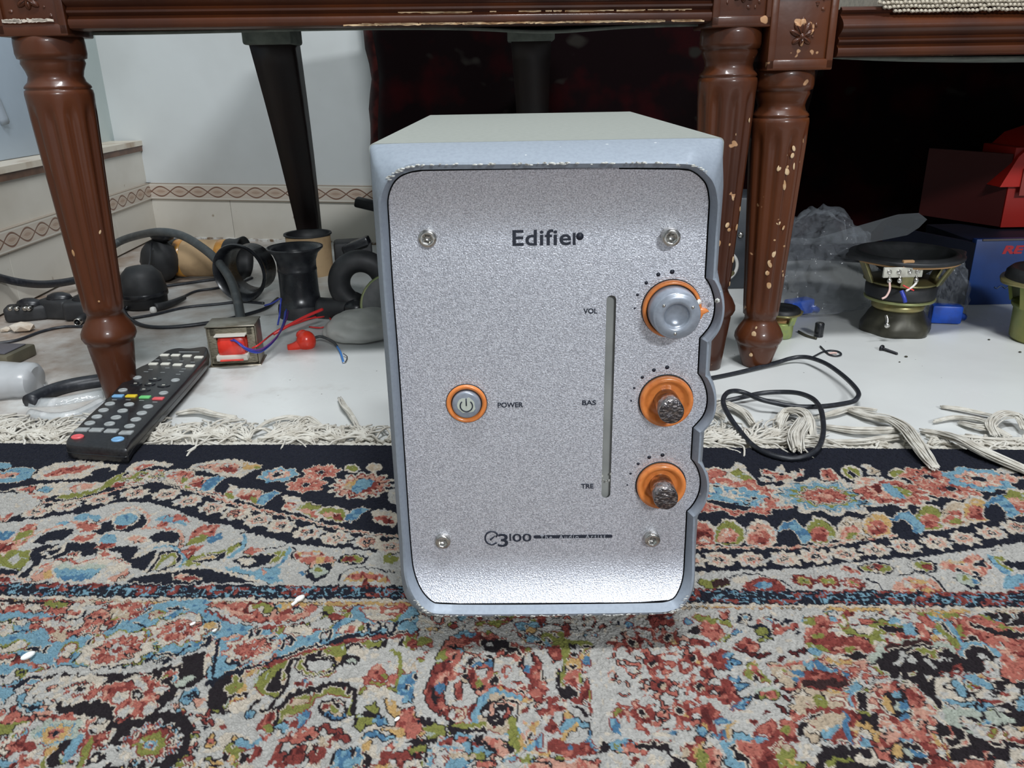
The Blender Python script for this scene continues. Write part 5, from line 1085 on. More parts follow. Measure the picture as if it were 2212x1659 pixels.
    for x, y in ((1190, 270), (1500, 350), (1990, 440)):
        p('B', f'{x-80},{y+30} {x-40},{y-20} {x+20},{y-45} {x+70},{y-30} {x+20},{y} {x-10},{y+30} {x-40},{y+45}', [('b', 15, .005, .55, 1)]); p('n', f'{x},{y+20} {x+60},{y-20} {x+90},{y+20} {x+60},{y+60} {x+10},{y+45}')
    e('c', 1655, 402, 12, 9)
    # --- mid zone, left
    p('p', '-60,640 0,600 80,560 150,500 200,485 215,500 180,560 120,620 60,660 -60,690'); p('s', '100,520 170,490 190,500 150,540'); p('o', '70,590 100,545 170,530 190,550 140,590 90,598'); p('B', '-40,580 0,550 60,530 80,545 40,580 -20,600'); p('r', '-60,640 20,605 80,600 60,640 -60,670')
    ln('p', .0032, '100,590 170,560 260,530 330,510 370,490 430,490 480,510 560,480 640,440 700,410 760,400 800,425 830,470 800,520 850,515 950,520 1000,545 1010,590 980,640'); ln('c', .0018, '230,560 330,525 400,520 430,500')
    p('n', '180,600 260,545 350,520 400,525 410,545 350,580 260,590 240,610'); p('n', '500,540 560,500 650,460 720,430 790,440 815,480 790,520 700,540 620,530 560,560'); p('n', '830,570 870,540 930,530 990,545 1000,575 960,600 880,600 850,590')
    e('b', 455, 460, 42, 20, -10); e('b', 530, 458, 30, 17, 10); e('b', 350, 492, 30, 12); e('c', 700, 470, 78, 44, -12); e('b', 700, 470, 62, 33, -14); p('r', '630,515 680,500 720,505 700,525 650,528'); e('b', 905, 465, 40, 16, -15); e('b', 1000, 485, 45, 14, 15); p('s', '870,505 930,450 1000,440 1070,480 1000,475 940,480 920,510'); p('b', '900,480 930,455 970,455 950,490')
    p('n', '160,640 260,610 420,600 520,600 620,625 760,620 800,650 880,640 960,650 880,690 830,760 720,740 700,700 640,690 600,720 520,660 460,680 380,660 300,690 240,680 200,740 150,800 100,790 180,720')
    p('c', '380,580 430,550 520,540 550,560 500,600 420,605'); p('s', '395,580 440,558 530,552 500,590 420,595'); e('c', 600, 588, 62, 42, -15); e('b', 603, 582, 46, 32, -15); p('r', '520,630 560,605 650,610 640,630 560,645'); p('c', '690,580 740,550 820,560 840,590 760,608 700,600'); p('p', '705,580 750,560 815,568 820,588 750,598')
    p('s', '420,500 480,480 540,495 560,520 480,540 430,530'); ln('c', .003, '230,650 300,630 350,605 360,615 330,650 290,670 240,660'); ln('c', .003, '745,680 790,650 830,615 900,600 980,600'); e('c', 790, 655, 40, 18, -20)
    p('c', '150,790 180,740 230,710 330,690 420,700 500,690 580,680 690,695 730,730 700,780 620,815 540,820 400,815 250,820 160,815'); p('p', '170,780 220,735 280,725 300,790 230,815 170,805'); p('p', '590,800 650,770 700,740 715,760 690,790 620,818'); p('y', '230,770 280,750 290,790 240,800'); p('b', '290,760 330,735 400,750 480,740 560,750 520,790 450,808 340,805'); p('B', '320,790 400,775 500,770 460,808 340,808'); p('g', '300,740 360,710 420,740 500,715 600,730 560,752 480,745 400,752'); ln('s', .0022, '220,735 300,700 400,700 430,715 520,690 640,690 720,715'); p('c', '360,665 400,640 460,645 440,690 400,700'); p('s', '370,668 400,648 440,655 425,680'); p('c', '540,650 600,640 680,655 680,680 600,690 540,690'); p('s', '550,658 590,648 620,660 580,680')
    p('o', '0,690 40,650 120,635 180,640 150,700 110,760 60,740 0,720'); p('w', '40,700 90,665 120,680 80,720'); p('n', '0,740 60,750 110,765 60,790 0,780'); ln('p', .0028, '-40,800 60,780 130,800 160,820'); p('r', '-60,810 0,790 100,805 0,822')
    # leaves right of it
    p('s', '1060,540 1130,500 1210,490 1215,510 1180,560 1120,585 1050,590'); p('o', '1030,610 1070,570 1130,545 1160,560 1120,600'); p('B', '1140,580 1200,550 1260,540 1240,570 1180,600'); e('w', 1275, 555, 42, 60, -15); p('s', '1010,640 1080,610 1140,610 1100,640 1040,680 1000,670'); p('r', '1030,665 1090,640 1080,660 1040,684')
    p('n', '830,750 900,650 960,640 1010,660 1000,700 940,740 860,765'); p('o', '840,750 900,665 960,650 995,665 980,710 900,740'); p('w', '870,740 930,680 970,675 960,705 910,740'); ln('b', .0022, '960,760 1020,700 1010,650 930,620 860,625'); ln('c', .003, '790,770 850,700 890,640')
    p('o', '1000,720 1050,680 1140,660 1240,640 1330,600 1340,615 1250,680 1150,710 1050,730'); p('n', '1060,700 1150,668 1260,650 1240,690 1140,712'); p('y', '1090,690 1150,670 1220,672 1180,695 1110,702'); p('o', '1330,690 1400,665 1480,660 1560,645 1600,635 1590,660 1520,715 1490,705 1400,700 1340,720'); p('n', '1290,700 1340,680 1430,665 1540,660 1500,705 1420,740 1340,735'); p('c', '1320,700 1380,685 1430,690 1400,722 1340,728'); ln('b', .003, '1270,680 1330,640 1370,570 1350,540'); ln('b', .003, '1520,740 1580,690 1620,620'); ln('n', .0013, '1340,545 1400,535 1500,570 1600,590 1560,620 1490,632 1400,640'); p('s', '1350,655 1390,622 1440,628 1430,655'); p('p', '1400,640 1450,630 1480,645')
    p('b', '1240,735 1330,735 1400,760 1480,740 1560,740 1540,790 1580,810 1500,820 1430,800 1360,770 1290,760'); p('p', '1450,750 1490,760 1460,780'); 
    p('n', '700,810 800,775 920,760 1060,745 1180,750 1300,780 1430,820 1000,826 700,820'); ln('c', .003, '640,815 780,770 920,752 1060,738 1180,742 1300,770 1440,815'); p('r', '950,775 1040,770 1100,790 1140,800 1060,815 960,800', [('p', 16, .004, .55, 1)])
    p('p', '1640,640 1680,650 1760,640 1870,690 1850,740 1780,730 1720,730 1660,690', [('y', 17, .006, .6, 1), ('s', 18, .006, .62, 1)]); p('r', '1600,680 1640,655 1690,690 1660,690'); p('n', '1680,760 1740,720 1840,705 1850,740 1810,780 1740,820 1700,790'); e('g', 1765, 755, 52, 32); e('o', 1765, 748, 26, 14); e('B', 1680, 765, 26, 12); e('n', 1965, 690, 80, 32); e('o', 1960, 690, 62, 24); e('r', 1940, 690, 36, 15); e('o', 2170, 690, 42, 30); ln('n', .0013, '1880,820 1890,770 1950,745 2010,740 2100,745 2190,770'); p('y', '1900,810 1940,775 2000,760 2080,765 2150,790 2180,820', [('s', 19, .005, .5, 1)]); p('r', '2010,830 2030,790 2060,830'); ln('n', .0012, '1620,600 1640,640 1620,670 1650,690')
    # --- upper row, right
    cur[0] = 'B'
    p('c', '60,300 130,220 200,205 280,225 330,175 380,190 430,265 470,300 430,330 330,310 200,300'); p('s', '90,300 150,225 220,220 270,250 230,290'); p('o', '290,240 340,215 380,250 440,280 410,300 340,280'); p('s', '60,330 150,280 330,300 420,310 430,330 300,325')
    p('c', '480,220 530,210 590,240 600,200 640,190 660,240 780,215 770,260 700,290 620,300 520,310 470,285 500,260', [('s', 21, .005, .6, 1), ('n', 22, .004, .74, 1)]); p('s', '590,285 640,250 700,270 680,300')
    p('c', '880,250 890,215 950,220 1000,260 1020,300 940,300 890,285'); p('s', '885,280 890,225 945,228 990,262 1000,298 930,296'); e('c', 1090, 250, 75, 46, 20); e('o', 1088, 250, 58, 34, 22); e('n', 1095, 262, 40, 12, 30); p('c', '1140,200 1190,190 1270,230 1280,260 1190,262 1180,225'); p('t', '1185,215 1230,210 1270,240 1210,255'); e('c', 1382, 245, 64, 32); e('o', 1382, 245, 48, 22)
    fl_(330, 400, 46, 's1 p.80 s.76 c.56 b.52', 11, 1.45); p('n', '140,420 210,425 330,445 440,470 400,500 250,470 150,440'); p('b', '130,310 260,320 390,370 510,430 480,465 330,455 310,420 200,380 120,350', [('c', 23, .006, .58, .8), ('n', 24, .005, .78, 1)])
    fl_(905, 395, 45, 'c1 b.80 c.75 b.70 o.56 n.455 s.43 *r.43 p.12', 12, 1.5)
    fl_(1340, 370, 38, 'c1 s.84 r.62 p.52', 12, 1.35); p('b', '1285,320 1330,310 1400,370 1440,410 1380,410 1310,370'); p('o', '1340,330 1420,340 1490,380 1440,395 1390,360'); p('d', '1210,330 1260,320 1290,360 1260,380')
    p('c', '1090,320 1140,280 1240,270 1300,290 1240,320 1160,340 1100,345'); p('p', '1110,315 1160,285 1240,285 1180,325')
    for x, y in ((1590, 270), (1730, 350)): fl_(x, y, 27, 'p1 s.90 *p.90 r.34 n.2', 7, 1.25, .3)
    fl_(1925, 290, 32, 'b1 p.62 *c.62 n.2', 7, 1.35); p('c', '2010,240 2090,200 2200,190 2212,240 2100,260'); p('p', '2000,270 2100,260 2212,280 2150,310 2040,300')
    F1 = ((120, 645, 's', 'r', 'p'), (290, 640, 'o', 'p', 's'), (500, 650, 'p', 's', 'r'), (880, 625, 'o', 's', 'r'), (1090, 620, 't', 'p', 'o'), (1260, 590, 'y', 's', 'r'), (1600, 540, 'o', 's', 'r'), (1770, 520, 't', 's', 'o'), (1910, 490, 'y', 's', 'r'), (2160, 440, 'o', 'p', 's'))
    for x, y, a, b, c_ in F1:
        p('c', f'{x-110},{y+60} {x-95},{y-40} {x-40},{y-95} {x+30},{y-85} {x+100},{y-30} {x+115},{y+40} {x+60},{y+80} {x-30},{y+85}'); p(a, f'{x-98},{y+52} {x-82},{y-34} {x-34},{y-80} {x+26},{y-70} {x+88},{y-22} {x+100},{y+36} {x+52},{y+70} {x-26},{y+76}'); p(b, f'{x-85},{y+50} {x-45},{y-25} {x+10},{y-30} {x+62},{y+10} {x+45},{y+60} {x-20},{y+68}'); p(c_, f'{x-50},{y+55} {x-10},{y+15} {x+45},{y+25} {x+30},{y+62}')
    for x, y in ((700, 630), (1440, 570), (2050, 470)):
        p('B', f'{x-110},{y-10} {x-60},{y-60} {x+20},{y-80} {x+70},{y-30} {x+130},{y+40} {x+100},{y+80} {x},{y+70}', [('b', 25, .005, .5, 1)]); p('n', f'{x-100},{y+60} {x-90},{y} {x-20},{y-20} {x+40},{y+30} {x+50},{y+90} {x-40},{y+95}')
    # --- mid zone, right
    p('s', '1010,870 1060,860 1140,875 1130,900 1060,895'); e('n', 1250, 872, 125, 38, 3); e('o', 1250, 872, 112, 30, 3); e('r', 1240, 862, 60, 20); e('n', 1225, 862, 24, 10); e('c', 1250, 890, 40, 9); e('n', 1560, 858, 110, 46, 8); e('w', 1545, 858, 90, 34, 8); e('o', 1570, 858, 68, 26, 10); e('r', 1590, 860, 44, 16, 10)
    p('p', '1640,860 1700,820 1800,830 1850,800 1900,770 1940,810 2000,870 1930,930 1850,900 1760,890 1680,880', [('s', 26, .007, .55, 1), ('y', 27, .008, .74, 1), ('n', 28, .005, .8, 1)]); p('n', '1740,930 1830,905 1950,930 1910,1000 1840,1000 1780,960'); e('g', 1830, 945, 70, 32, 15); e('o', 1825, 940, 34, 14, 10); e('B', 1900, 960, 30, 16)
    ln('n', .0014, '1360,1010 1280,1010 1240,960 1180,935'); ln('n', .0014, '1400,920 1500,900 1620,930 1690,1000 1730,1030'); p('p', '1340,1010 1390,960 1450,925 1520,940 1590,930 1660,970 1700,1025', [('y', 29, .006, .55, 1), ('s', 30, .005, .66, 1)]); p('s', '1480,1025 1560,970 1620,1000 1680,1028'); p('y', '1530,1020 1580,985 1640,1020')
    for x, q in ((775, 950), (935, 955), (1100, 965)): fl_(x, q, 10.5, 'r1 y.62 o.5 w.12' if x < 1000 else 'r1 c.66 s.6 o.25', 9, 1.15)
    p('o', '90,945 200,930 300,955 290,985 180,1000 100,990'); e('m', 230, 962, 70, 28); ln('n', .0014, '280,930 400,905 520,920 640,960 700,1000'); p('r', '400,960 450,930 560,925 620,950 660,1010 600,1020 420,1015 380,1000'); p('B', '430,985 480,955 560,965 570,995 500,1008', [('b', 25, .005, .5, 1)]); p('c', '300,935 400,920 420,950 380,980 320,970')
    p('o', '1980,790 2060,790 2130,860 2140,890 2060,870'); p('n', '2070,830 2200,830 2300,850 2212,880 2120,870'); e('b', 2150, 960, 80, 45, -20); p('b', '1960,770 2000,790 2060,860 2130,900 2100,930 2010,850'); ln('n', .0012, '2000,755 2100,740 2212,770'); p('s', '2130,1010 2212,970 2300,1000 2212,1020'); e('w', 2150, 740, 90, 30)
    cur[0] = 'P'
    # guard band, cream and ochre lines
    strip(g0, g1, 'n', [('r', 52, .0062, .66, 1), ('b', 51, .0040, .45, .55), ('b', 53, .0034, .70, .82), ('r', 54, .006, .05, .14)])
    strip(g0, tline(1262, 1283), 'r', [('n', 55, .012, .45, 1)]); strip(tline(1283, 1307.5), g1, 'n')
    strip(g1, g2, 'c'); strip(g2, gy, 't', [('y', 56, .03, .5, 1), ('c', 57, .02, .0, .3)])
    # ================= lower field, left part (crop C)
    cur[0] = 'C'
    p('b', '-300,140 0,80 200,110 420,60 700,150 1000,210 1260,180 1500,100 1800,60 2014,60 2014,420 1900,560 1700,610 1400,640 1200,690 900,700 650,700 450,700 300,740 150,720 0,760 -300,760')
    p('s', '-100,90 0,75 200,70 420,60 640,70 1000,90 1300,85 1450,90 1380,140 1330,200 1260,260 1150,260 1050,330 940,400 760,400 620,440 510,475 470,440 480,380 380,330 300,380 240,380 300,300 150,310 60,300 130,240 300,230 430,250 520,220 400,200 200,170 -100,200', [('c', 61, .009, .50, .74), ('r', 62, .007, .74, 1), ('n', 63, .005, .47, .51), ('o', 64, .01, .0, .13)])
    p('k', '-100,80 0,75 300,72 420,90 400,110 200,100 -100,110'); p('o', '420,80 560,75 680,85 600,130 520,145 430,110', [('k', 65, .004, .6, 1)]); e('c', 320, 135, 90, 34); e('c', 710, 190, 120, 90, -30); e('s', 690, 180, 65, 30); ln('n', .0016, '560,240 700,250 790,200 820,150 900,150'); ln('w', .004, '480,260 560,290 680,300 760,260'); ln('w', .004, '790,150 900,140 1000,150'); ln('n', .0016, '640,150 680,110 700,90'); p('t', '1000,180 1100,150 1250,180 1270,230 1180,250 1080,240'); p('t', '540,350 640,360 650,400 600,460 540,460 480,380')
    ln('n', .0014, '640,430 740,400 850,390 870,430 850,480'); ln('n', .0014, '1000,350 1100,320 1130,270'); ln('n', .0014, '1260,280 1380,330 1480,340'); ln('n', .0016, '1330,200 1420,150'); e('o', 1480, 210, 90, 40, -20); e('t', 1470, 212, 78, 32, -20); ln('n', .0018, '1540,230 1640,170 1600,150 1760,155'); e('w', 1600, 190, 50, 18, -25)
    for (x, y, r1) in ((1110, 535, 36), (1700, 350, 31)):
        fl_(x, y, r1*1.06, 'o1', 10, 1.25); fl_(x, y, r1, 'c1 s.64 *c.64 w.30 r.12', 10, 1.25)
    fl_(1790, 250, 12, 'c1 w.6', 6, 1.1); ln('s', .0018, '1690,280 1780,265 1850,285'); e('o', 670, 520, 105, 62, -30); e('c', 665, 525, 88, 50, -30); e('c', 610, 590, 70, 30); e('o', 150, 500, 150, 50, -15); e('c', 150, 505, 130, 38, -15); fl_(-10, 350, 18, 'o1 c.9 p.4', 8); e('n', 320, 530, 75, 22, 10); ln('n', .002, '400,580 430,540 460,515'); ln('n', .002, '690,655 760,580'); e('c', 790, 600, 50, 28, -20); p('s', '480,630 560,610 640,600 700,610 640,660 520,660', [('c', 66, .005, .5, 1)]); p('s', '0,580 150,560 240,600 300,650 440,680 420,730 320,700 100,690 0,650', [('c', 67, .007, .45, 1), ('r', 68, .005, .7, 1)]); ln('n', .0016, '100,370 220,350'); e('b', 200, 690, 90, 20)
    ln('n', .002, '460,715 620,695 760,705 950,710 1100,700 1300,690 1390,670 1420,610 1500,575 1640,590 1720,555 1800,510'); ln('w', .0075, '-200,930 0,850 200,790 400,765 560,730 700,740 900,755 1100,745 1300,720 1480,690 1640,650 1780,600 1900,560 2014,500'); ln('n', .0016, '1440,650 1560,625 1620,640 1500,660')
    e('o', 195, 765, 62, 32); e('n', 190, 765, 34, 14); ln('b', .003, '60,880 200,830 380,800'); ln('n', .003, '130,900 300,810 400,790'); ln('n', .003, '0,840 40,790')
    p('k', '300,900 360,840 560,765 900,775 1260,765 1480,740 1760,690 1980,560 1980,780 1780,900 1640,1000 1560,1060 1500,1130 1740,1140 1840,1290 1720,1600 1000,1700 780,1700 900,1560 1050,1450 1000,1300 700,1140 540,1120 520,1040 330,1010')
    p('k', '300,900 360,840 440,790 560,765 640,770 760,810 880,830 900,780 1100,765 1260,765 1200,820 1050,860 880,900 820,950 700,1040 780,1060 880,1040 1000,1030 1080,1080 1020,1160 850,1130 700,1110 600,1130 540,1120 540,1040 420,990 320,1010 300,950')
    fl_(500, 900, 21, 'c1 w.8 p.25', 7, 1.15); e('c', 640, 830, 110, 30, -25); fl_(745, 915, 25, 'c1 s.50 c.44 k.2', 8, 1.2); p('c', '560,970 640,960 700,1000 640,1010'); 
    p('w', '40,980 150,950 260,920 300,960 260,1020 340,1030 460,1010 540,1040 530,1110 470,1170 330,1165 200,1160 170,1100 120,1050 40,1060', [('p', 69, .005, .7, 1)]); p('b', '150,990 220,950 260,980 240,1020 300,1060 420,1040 440,1110 380,1150 240,1130 180,1070'); p('n', '200,1040 240,1050 300,1090 390,1075 380,1120 280,1125 220,1080'); e('p', 420, 1080, 30, 40)
    p('w', '-200,900 100,900 200,940 60,1000 0,1100 -200,1100', [('p', 70, .006, .6, .8), ('b', 71, .006, .8, 1)]); p('s', '-200,1200 0,1150 150,1120 200,1170 440,1190 460,1210 300,1215 -200,1240')
    # big star flower
    p('s', '860,960 900,900 1050,860 1200,830 1300,770 1420,760 1480,820 1600,900 1590,960 1480,1010 1500,1080 1460,1130 1340,1190 1240,1180 1120,1220 1070,1160 1080,1080 1000,1050 900,1000 800,1040 780,1030', [('r', 72, .007, .76, 1)])
    for x, y, a, b, r_ in ((1330, 860, 95, 60, 60), (1230, 815, 60, 24, -25), (1130, 990, 90, 52, -15), (1180, 1130, 95, 48, -25), (1410, 1100, 90, 50, -30), (1510, 925, 80, 52, 10), (950, 950, 60, 26, -35), (880, 1010, 60, 18, -25)): e('c', x, y, a, b, r_); e('w', x, y+4, a*.6, b*.6, r_)
    e('k', 1292, 975, 66, 42); e('w', 1295, 978, 38, 24); p('k', '1430,740 1560,690 1760,690 1740,730 1640,720 1540,745 1480,790'); p('c', '1520,750 1620,720 1700,760 1640,800 1540,800'); p('s', '1550,760 1640,730 1690,745 1620,790'); e('o', 1545, 815, 40, 24, -20); p('b', '1590,850 1640,790 1700,800 1680,850'); p('g', '1620,870 1700,810 1880,780 1840,830 1700,880'); p('k', '1700,620 1880,570 1990,560 1980,600 1880,640 1800,700 1860,735 1960,720 1960,780 1880,860 1780,905 1640,910 1600,950 1640,1000 1560,1060 1500,1030 1500,980 1600,930 1700,880 1850,840 1880,770 1760,780 1760,700')
    p('w', '1660,920 1760,900 1860,860 2014,800 2014,1100 1900,1100 1800,1120 1640,1080', [('p', 73, .006, .7, .85)]); p('b', '1680,1020 1740,930 1860,910 1900,940 1820,1000 1740,1070'); ln('n', .002, '1740,970 1860,970 1780,1010')
    # ring medallion
    p('k', '1180,1220 1300,1170 1420,1190 1500,1130 1600,1105 1740,1140 1780,1220 1840,1290 1800,1420 1720,1560 1640,1640 1500,1659 1300,1659 1000,1659 780,1659 880,1600 1000,1580 1050,1480 1060,1350 1110,1260')
    fl_(1420, 1420, 30, 'w1 b.84 w.80', 15, 1.12); fl_(1420, 1430, 23, 'p1 k.92 r.86', 10, 1.1); fl_(1425, 1435, 18, 'r1 o.84 r.42 y.40 b.34 w.16', 8, 1.1)
    fl_(1180, 1540, 14, 'w1 c.5', 6); fl_(905, 1565, 17, 'w1 k.42 c.2', 6, 1.3); e('r', 1220, 1390, 34, 26)
    p('s', '450,1230 560,1170 640,1120 700,1150 780,1220 760,1270 640,1280 520,1270'); p('c', '500,1230 560,1180 620,1190 600,1240'); p('c', '700,1180 800,1150 870,1180 980,1180 1060,1200 1000,1290 940,1340 840,1310 780,1250', [('k', 74, .005, .55, .68), ('s', 75, .006, .78, 1)]); p('r', '620,1290 760,1280 840,1330 980,1330 1060,1310 1000,1400 960,1500 880,1420 760,1330', [('k', 76, .005, .66, 1)]); ln('c', .0035, '1080,1290 1040,1370 980,1410'); e('c', 970, 1415, 20, 16)
    fl_(520, 1330, 22, 'g1 b.7 y.6 s.3 n.15', 8, 1.2); p('c', '220,1400 320,1370 400,1390 360,1430 260,1450'); p('c', '0,1450 120,1390 200,1420 140,1500 0,1540', [('s', 77, .005, .6, 1)]); p('r', '100,1440 180,1370 240,1370 230,1430 360,1440 330,1490 200,1490'); p('o', '0,1290 60,1230 200,1220 260,1240 240,1320 120,1350 0,1360', [('c', 78, .006, .5, 1), ('k', 79, .005, .8, 1)]); p('b', '590,1600 640,1450 700,1370 760,1340 790,1400 730,1500 660,1590', [('w', 80, .006, .6, 1)]); p('o', '740,1659 770,1540 800,1430 850,1370 880,1390 850,1480 820,1590 780,1659'); p('k', '440,1600 520,1480 600,1400 680,1370 640,1450 560,1560 580,1640 420,1659'); p('y', '380,1560 460,1460 560,1440 540,1500 440,1580'); p('s', '140,1659 200,1540 300,1560 380,1600 340,1659'); p('c', '230,1580 330,1500 440,1470 420,1550 320,1600'); p('b', '-60,1640 60,1580 140,1590 80,1659')
    # ================= crop D
    cur[0] = 'D'
    p('b', '-40,130 60,150 300,280 470,330 620,340 900,330 1200,220 1450,140 2014,140 2014,380 1700,400 1400,440 1150,510 900,560 700,640 500,690 330,745 120,820 40,850 60,600 150,420 0,330')
    p('s', '0,100 150,90 500,95 760,95 1040,100 1100,130 1070,210 980,260 800,290 600,285 400,290 300,260 150,180', [('p', 81, .006, .62, 1), ('r', 82, .009, .70, 1)]); ln('w', .0042, '60,140 200,210 330,280 480,295 700,300 900,280 1020,230 1090,160 1100,110'); ln('r', .0016, '20,160 150,220 230,270'); p('y', '660,110 760,90 1000,95 1000,130 860,120 720,190'); p('o', '470,110 620,100 660,150 620,240 560,210', [('c', 83, .005, .5, 1)]); e('n', 890, 165, 60, 34); e('g', 892, 165, 44, 24); p('r', '720,200 800,140 860,170 780,260 680,290'); e('c', 460, 150, 50, 30); e('s', 820, 240, 110, 40); e('n', 680, 130, 30, 24); e('b', 700, 128, 28, 18)
    p('r', '470,330 700,315 800,340 760,380 620,370'); p('c', '600,360 700,330 900,310 1020,260 1120,240 1230,180 1380,160 1380,230 1260,280 1190,360 1050,370 940,430 760,410', [('o', 84, .008, .62, 1), ('r', 85, .007, .0, .30), ('k', 86, .005, .48, .53)]); fl_(1140, 295, 12, 'w1', 6); p('o', '1120,140 1210,120 1260,180 1180,220 1120,200', [('k', 87, .004, .6, 1)]); p('c', '1440,160 1600,130 1900,110 1940,160 1880,220 1800,280 1600,270 1480,220', [('s', 88, .007, .52, .75), ('o', 89, .006, .82, 1)]); p('b', '1390,230 1450,150 1520,210 1520,270 1440,260 1340,260 1240,310 1250,280'); p('c', '1250,360 1330,290 1440,260 1540,310 1560,360 1450,390 1300,395', [('s', 90, .006, .7, 1), ('o', 91, .006, .0, .2)])
    for x in (1600, 1750): ln('n', .0035, f'{x-50},310 {x-10},340 {x-10},370'); ln('n', .003, f'{x+60},290 {x+50},350 {x+20},370'); e('w', x+10, 320, 42, 34)
    ln('n', .0016, '1840,310 1920,260 2014,230'); p('y', '0,290 60,280 130,290 150,330 100,350 0,345'); ln('n', .0014, '0,275 140,275 165,310 120,360 0,350'); ln('n', .003, '0,440 60,420 40,480 0,500'); p('k', '-20,560 60,560 50,620 -20,640'); p('c', '0,640 60,480 150,430 100,560 80,700 0,800', [('s', 92, .006, .5, .7)]); ln('n', .0022, '120,480 170,440 330,400'); ln('n', .0022, '100,820 110,660 130,560 160,450'); ln('p', .003, '180,430 260,425 330,405')
    fl_(465, 530, 29, 's1 c.93 s.60 *c.60 s.2 w.12', 11, 1.2); p('n', '180,660 240,610 270,650 350,660 340,720 300,700'); e('c', 235, 640, 30, 16); 
    for x, y in ((790, 480), (1150, 420), (480, 385)): ln('n', .0022, f'{x-50},{y+50} {x-20},{y-30} {x+40},{y-40} {x+30},{y+20}'); e('w', x-10, y, 24, 30)
    p('n', '620,430 700,400 640,460'); ln('n', .0048, '40,870 300,760 500,700 700,640 850,580 1000,530 1200,500 1300,440 1500,420 1750,410 2014,380'); ln('r', .0042, '60,930 340,800 500,720 700,665 850,610 1000,550 1180,525 1320,480 1500,440 1750,425 2014,395')
    # cream field
    p('w', '0,1180 200,1100 330,980 450,800 560,720 800,720 840,640 1000,560 1200,540 1340,500 1500,450 2014,420 2014,1659 -100,1659 -30,1350', [('c', 93, .012, .62, .85)])
    p('o', '20,960 150,830 330,770 420,760 470,720 640,700 830,640 1000,560 1180,520 1320,480 1340,560 1300,680 1240,760 1120,800 1000,800 880,720 860,650 810,760 760,880 700,980 560,960 500,900 420,880 380,1000 300,1080 120,1150 60,1080', [('k', 94, .0065, .62, 1), ('y', 95, .010, .78, 1)])
    p('k', '20,940 140,830 260,790 270,850 160,920 60,990'); ln('w', .004, '440,900 460,810 540,760 620,720'); p('t', '720,820 800,800 800,860 740,870'); ln('k', .0022, '60,1090 150,1150 240,1120'); ln('k', .0022, '120,1080 220,1000 300,960 400,970'); ln('k', .0024, '400,1130 480,1060 530,1000'); p('c', '180,1090 300,1020 400,980 480,1000 380,1130 230,1120'); ln('k', .0024, '540,1110 640,1080 700,980 780,880 810,800 800,730 830,650')
    e('k', 1060, 690, 200, 105, -5); e('o', 1060, 690, 185, 92, -5); e('k', 1090, 680, 150, 70, -5); e('w', 1100, 690, 128, 58, -5); p('k', '950,600 1040,590 1100,640 960,640'); p('k', '1290,700 1300,600 1340,560 1360,620 1320,720'); ln('k', .0024, '1240,740 1290,690'); e('k', 1400, 648, 70, 42); e('g', 1400, 650, 44, 20); ln('k', .003, '1350,530 1420,490 1500,510 1560,490 1620,520 1700,510 1720,460'); p('o', '1450,490 1560,460 1700,470 1680,520 1560,515', [('k', 96, .004, .6, 1)]); p('o', '1850,500 1900,430 2014,400 2014,540 1900,540'); p('k', '1840,510 1860,450 1900,430 1880,520')
    p('b', '860,860 940,820 1040,860 1010,910 880,900', [('w', 97, .005, .5, 1)]); e('r', 905, 880, 38, 30); e('r', 1005, 875, 34, 34); p('k', '1060,900 1110,860 1240,850 1370,860 1380,910 1310,900 1160,905 1100,930'); p('r', '1140,910 1220,890 1320,895 1290,920 1180,935')
    p('o', '860,960 1000,900 1140,900 1340,900 1420,960 1440,1080 1410,1160 1340,1180 1380,1080 1300,960 1180,930 1060,990 1020,1080 900,1140 760,1200 680,1260 700,1120 780,1040', [('t', 98, .006, .66, 1), ('r', 99, .007, .0, .12)]); ln('k', .0035, '690,1250 680,1110 760,1050 860,960 1010,920 1100,920'); ln('k', .003, '1380,900 1440,980 1420,1140'); e('w', 1225, 1060, 180, 120); e('k', 1230, 1095, 145, 92); e('t', 1235, 1090, 118, 70); e('r', 1150, 1080, 34, 26); p('k', '1180,1030 1240,1000 1260,1060 1330,1060 1360,1100 1280,1100 1220,1050'); e('o', 1240, 1110, 50, 26); ln('B', .003, '1140,1150 1220,1180 1330,1170'); ln('n', .002, '1150,1165 1230,1195 1330,1180'); e('w', 1320, 1095, 26, 34)
    p('s', '1540,860 1520,790 1600,700 1700,690 1760,650 1790,690 1720,720 1700,800 1840,780 1830,860 1760,890 1680,850 1600,800', [('c', 100, .006, .6, 1), ('r', 101, .006, .0, .2)]); e('o', 1710, 790, 40, 30); p('c', '1480,960 1560,890 1700,890 1820,960 1800,1000 1640,1010 1500,990'); ln('o', .0025, '1480,960 1560,880 1700,880 1830,930 1860,780 1850,640 1780,540'); p('B', '1840,960 1860,800 1920,760 2014,760 2014,1060 1920,1040', [('b', 102, .006, .45, 1), ('n', 103, .005, .82, 1)]); e('k', 1740, 1050, 36, 26); p('y', '1700,1010 1780,1020 1860,1080 1880,1160 1780,1170 1740,1100', [('c', 104, .006, .62, 1)]); p('o', '1520,1090 1600,1050 1660,1100 1640,1140 1540,1140'); p('k', '1420,1170 1540,1130 1640,1140 1720,1200 1650,1230 1560,1260 1480,1310 1410,1240', [('o', 105, .007, .55, 1)]); p('B', '1600,1190 1660,1180 1750,1240 1660,1260 1590,1230'); p('s', '1820,1250 1880,1100 2014,1090 2014,1390 1900,1350 1840,1300', [('r', 106, .008, .5, .8), ('y', 107, .009, .84, 1)]); p('y', '1680,1290 1780,1260 1900,1290 1880,1370 1760,1340'); p('k', '1900,1390 2014,1380 2014,1430 1960,1430')
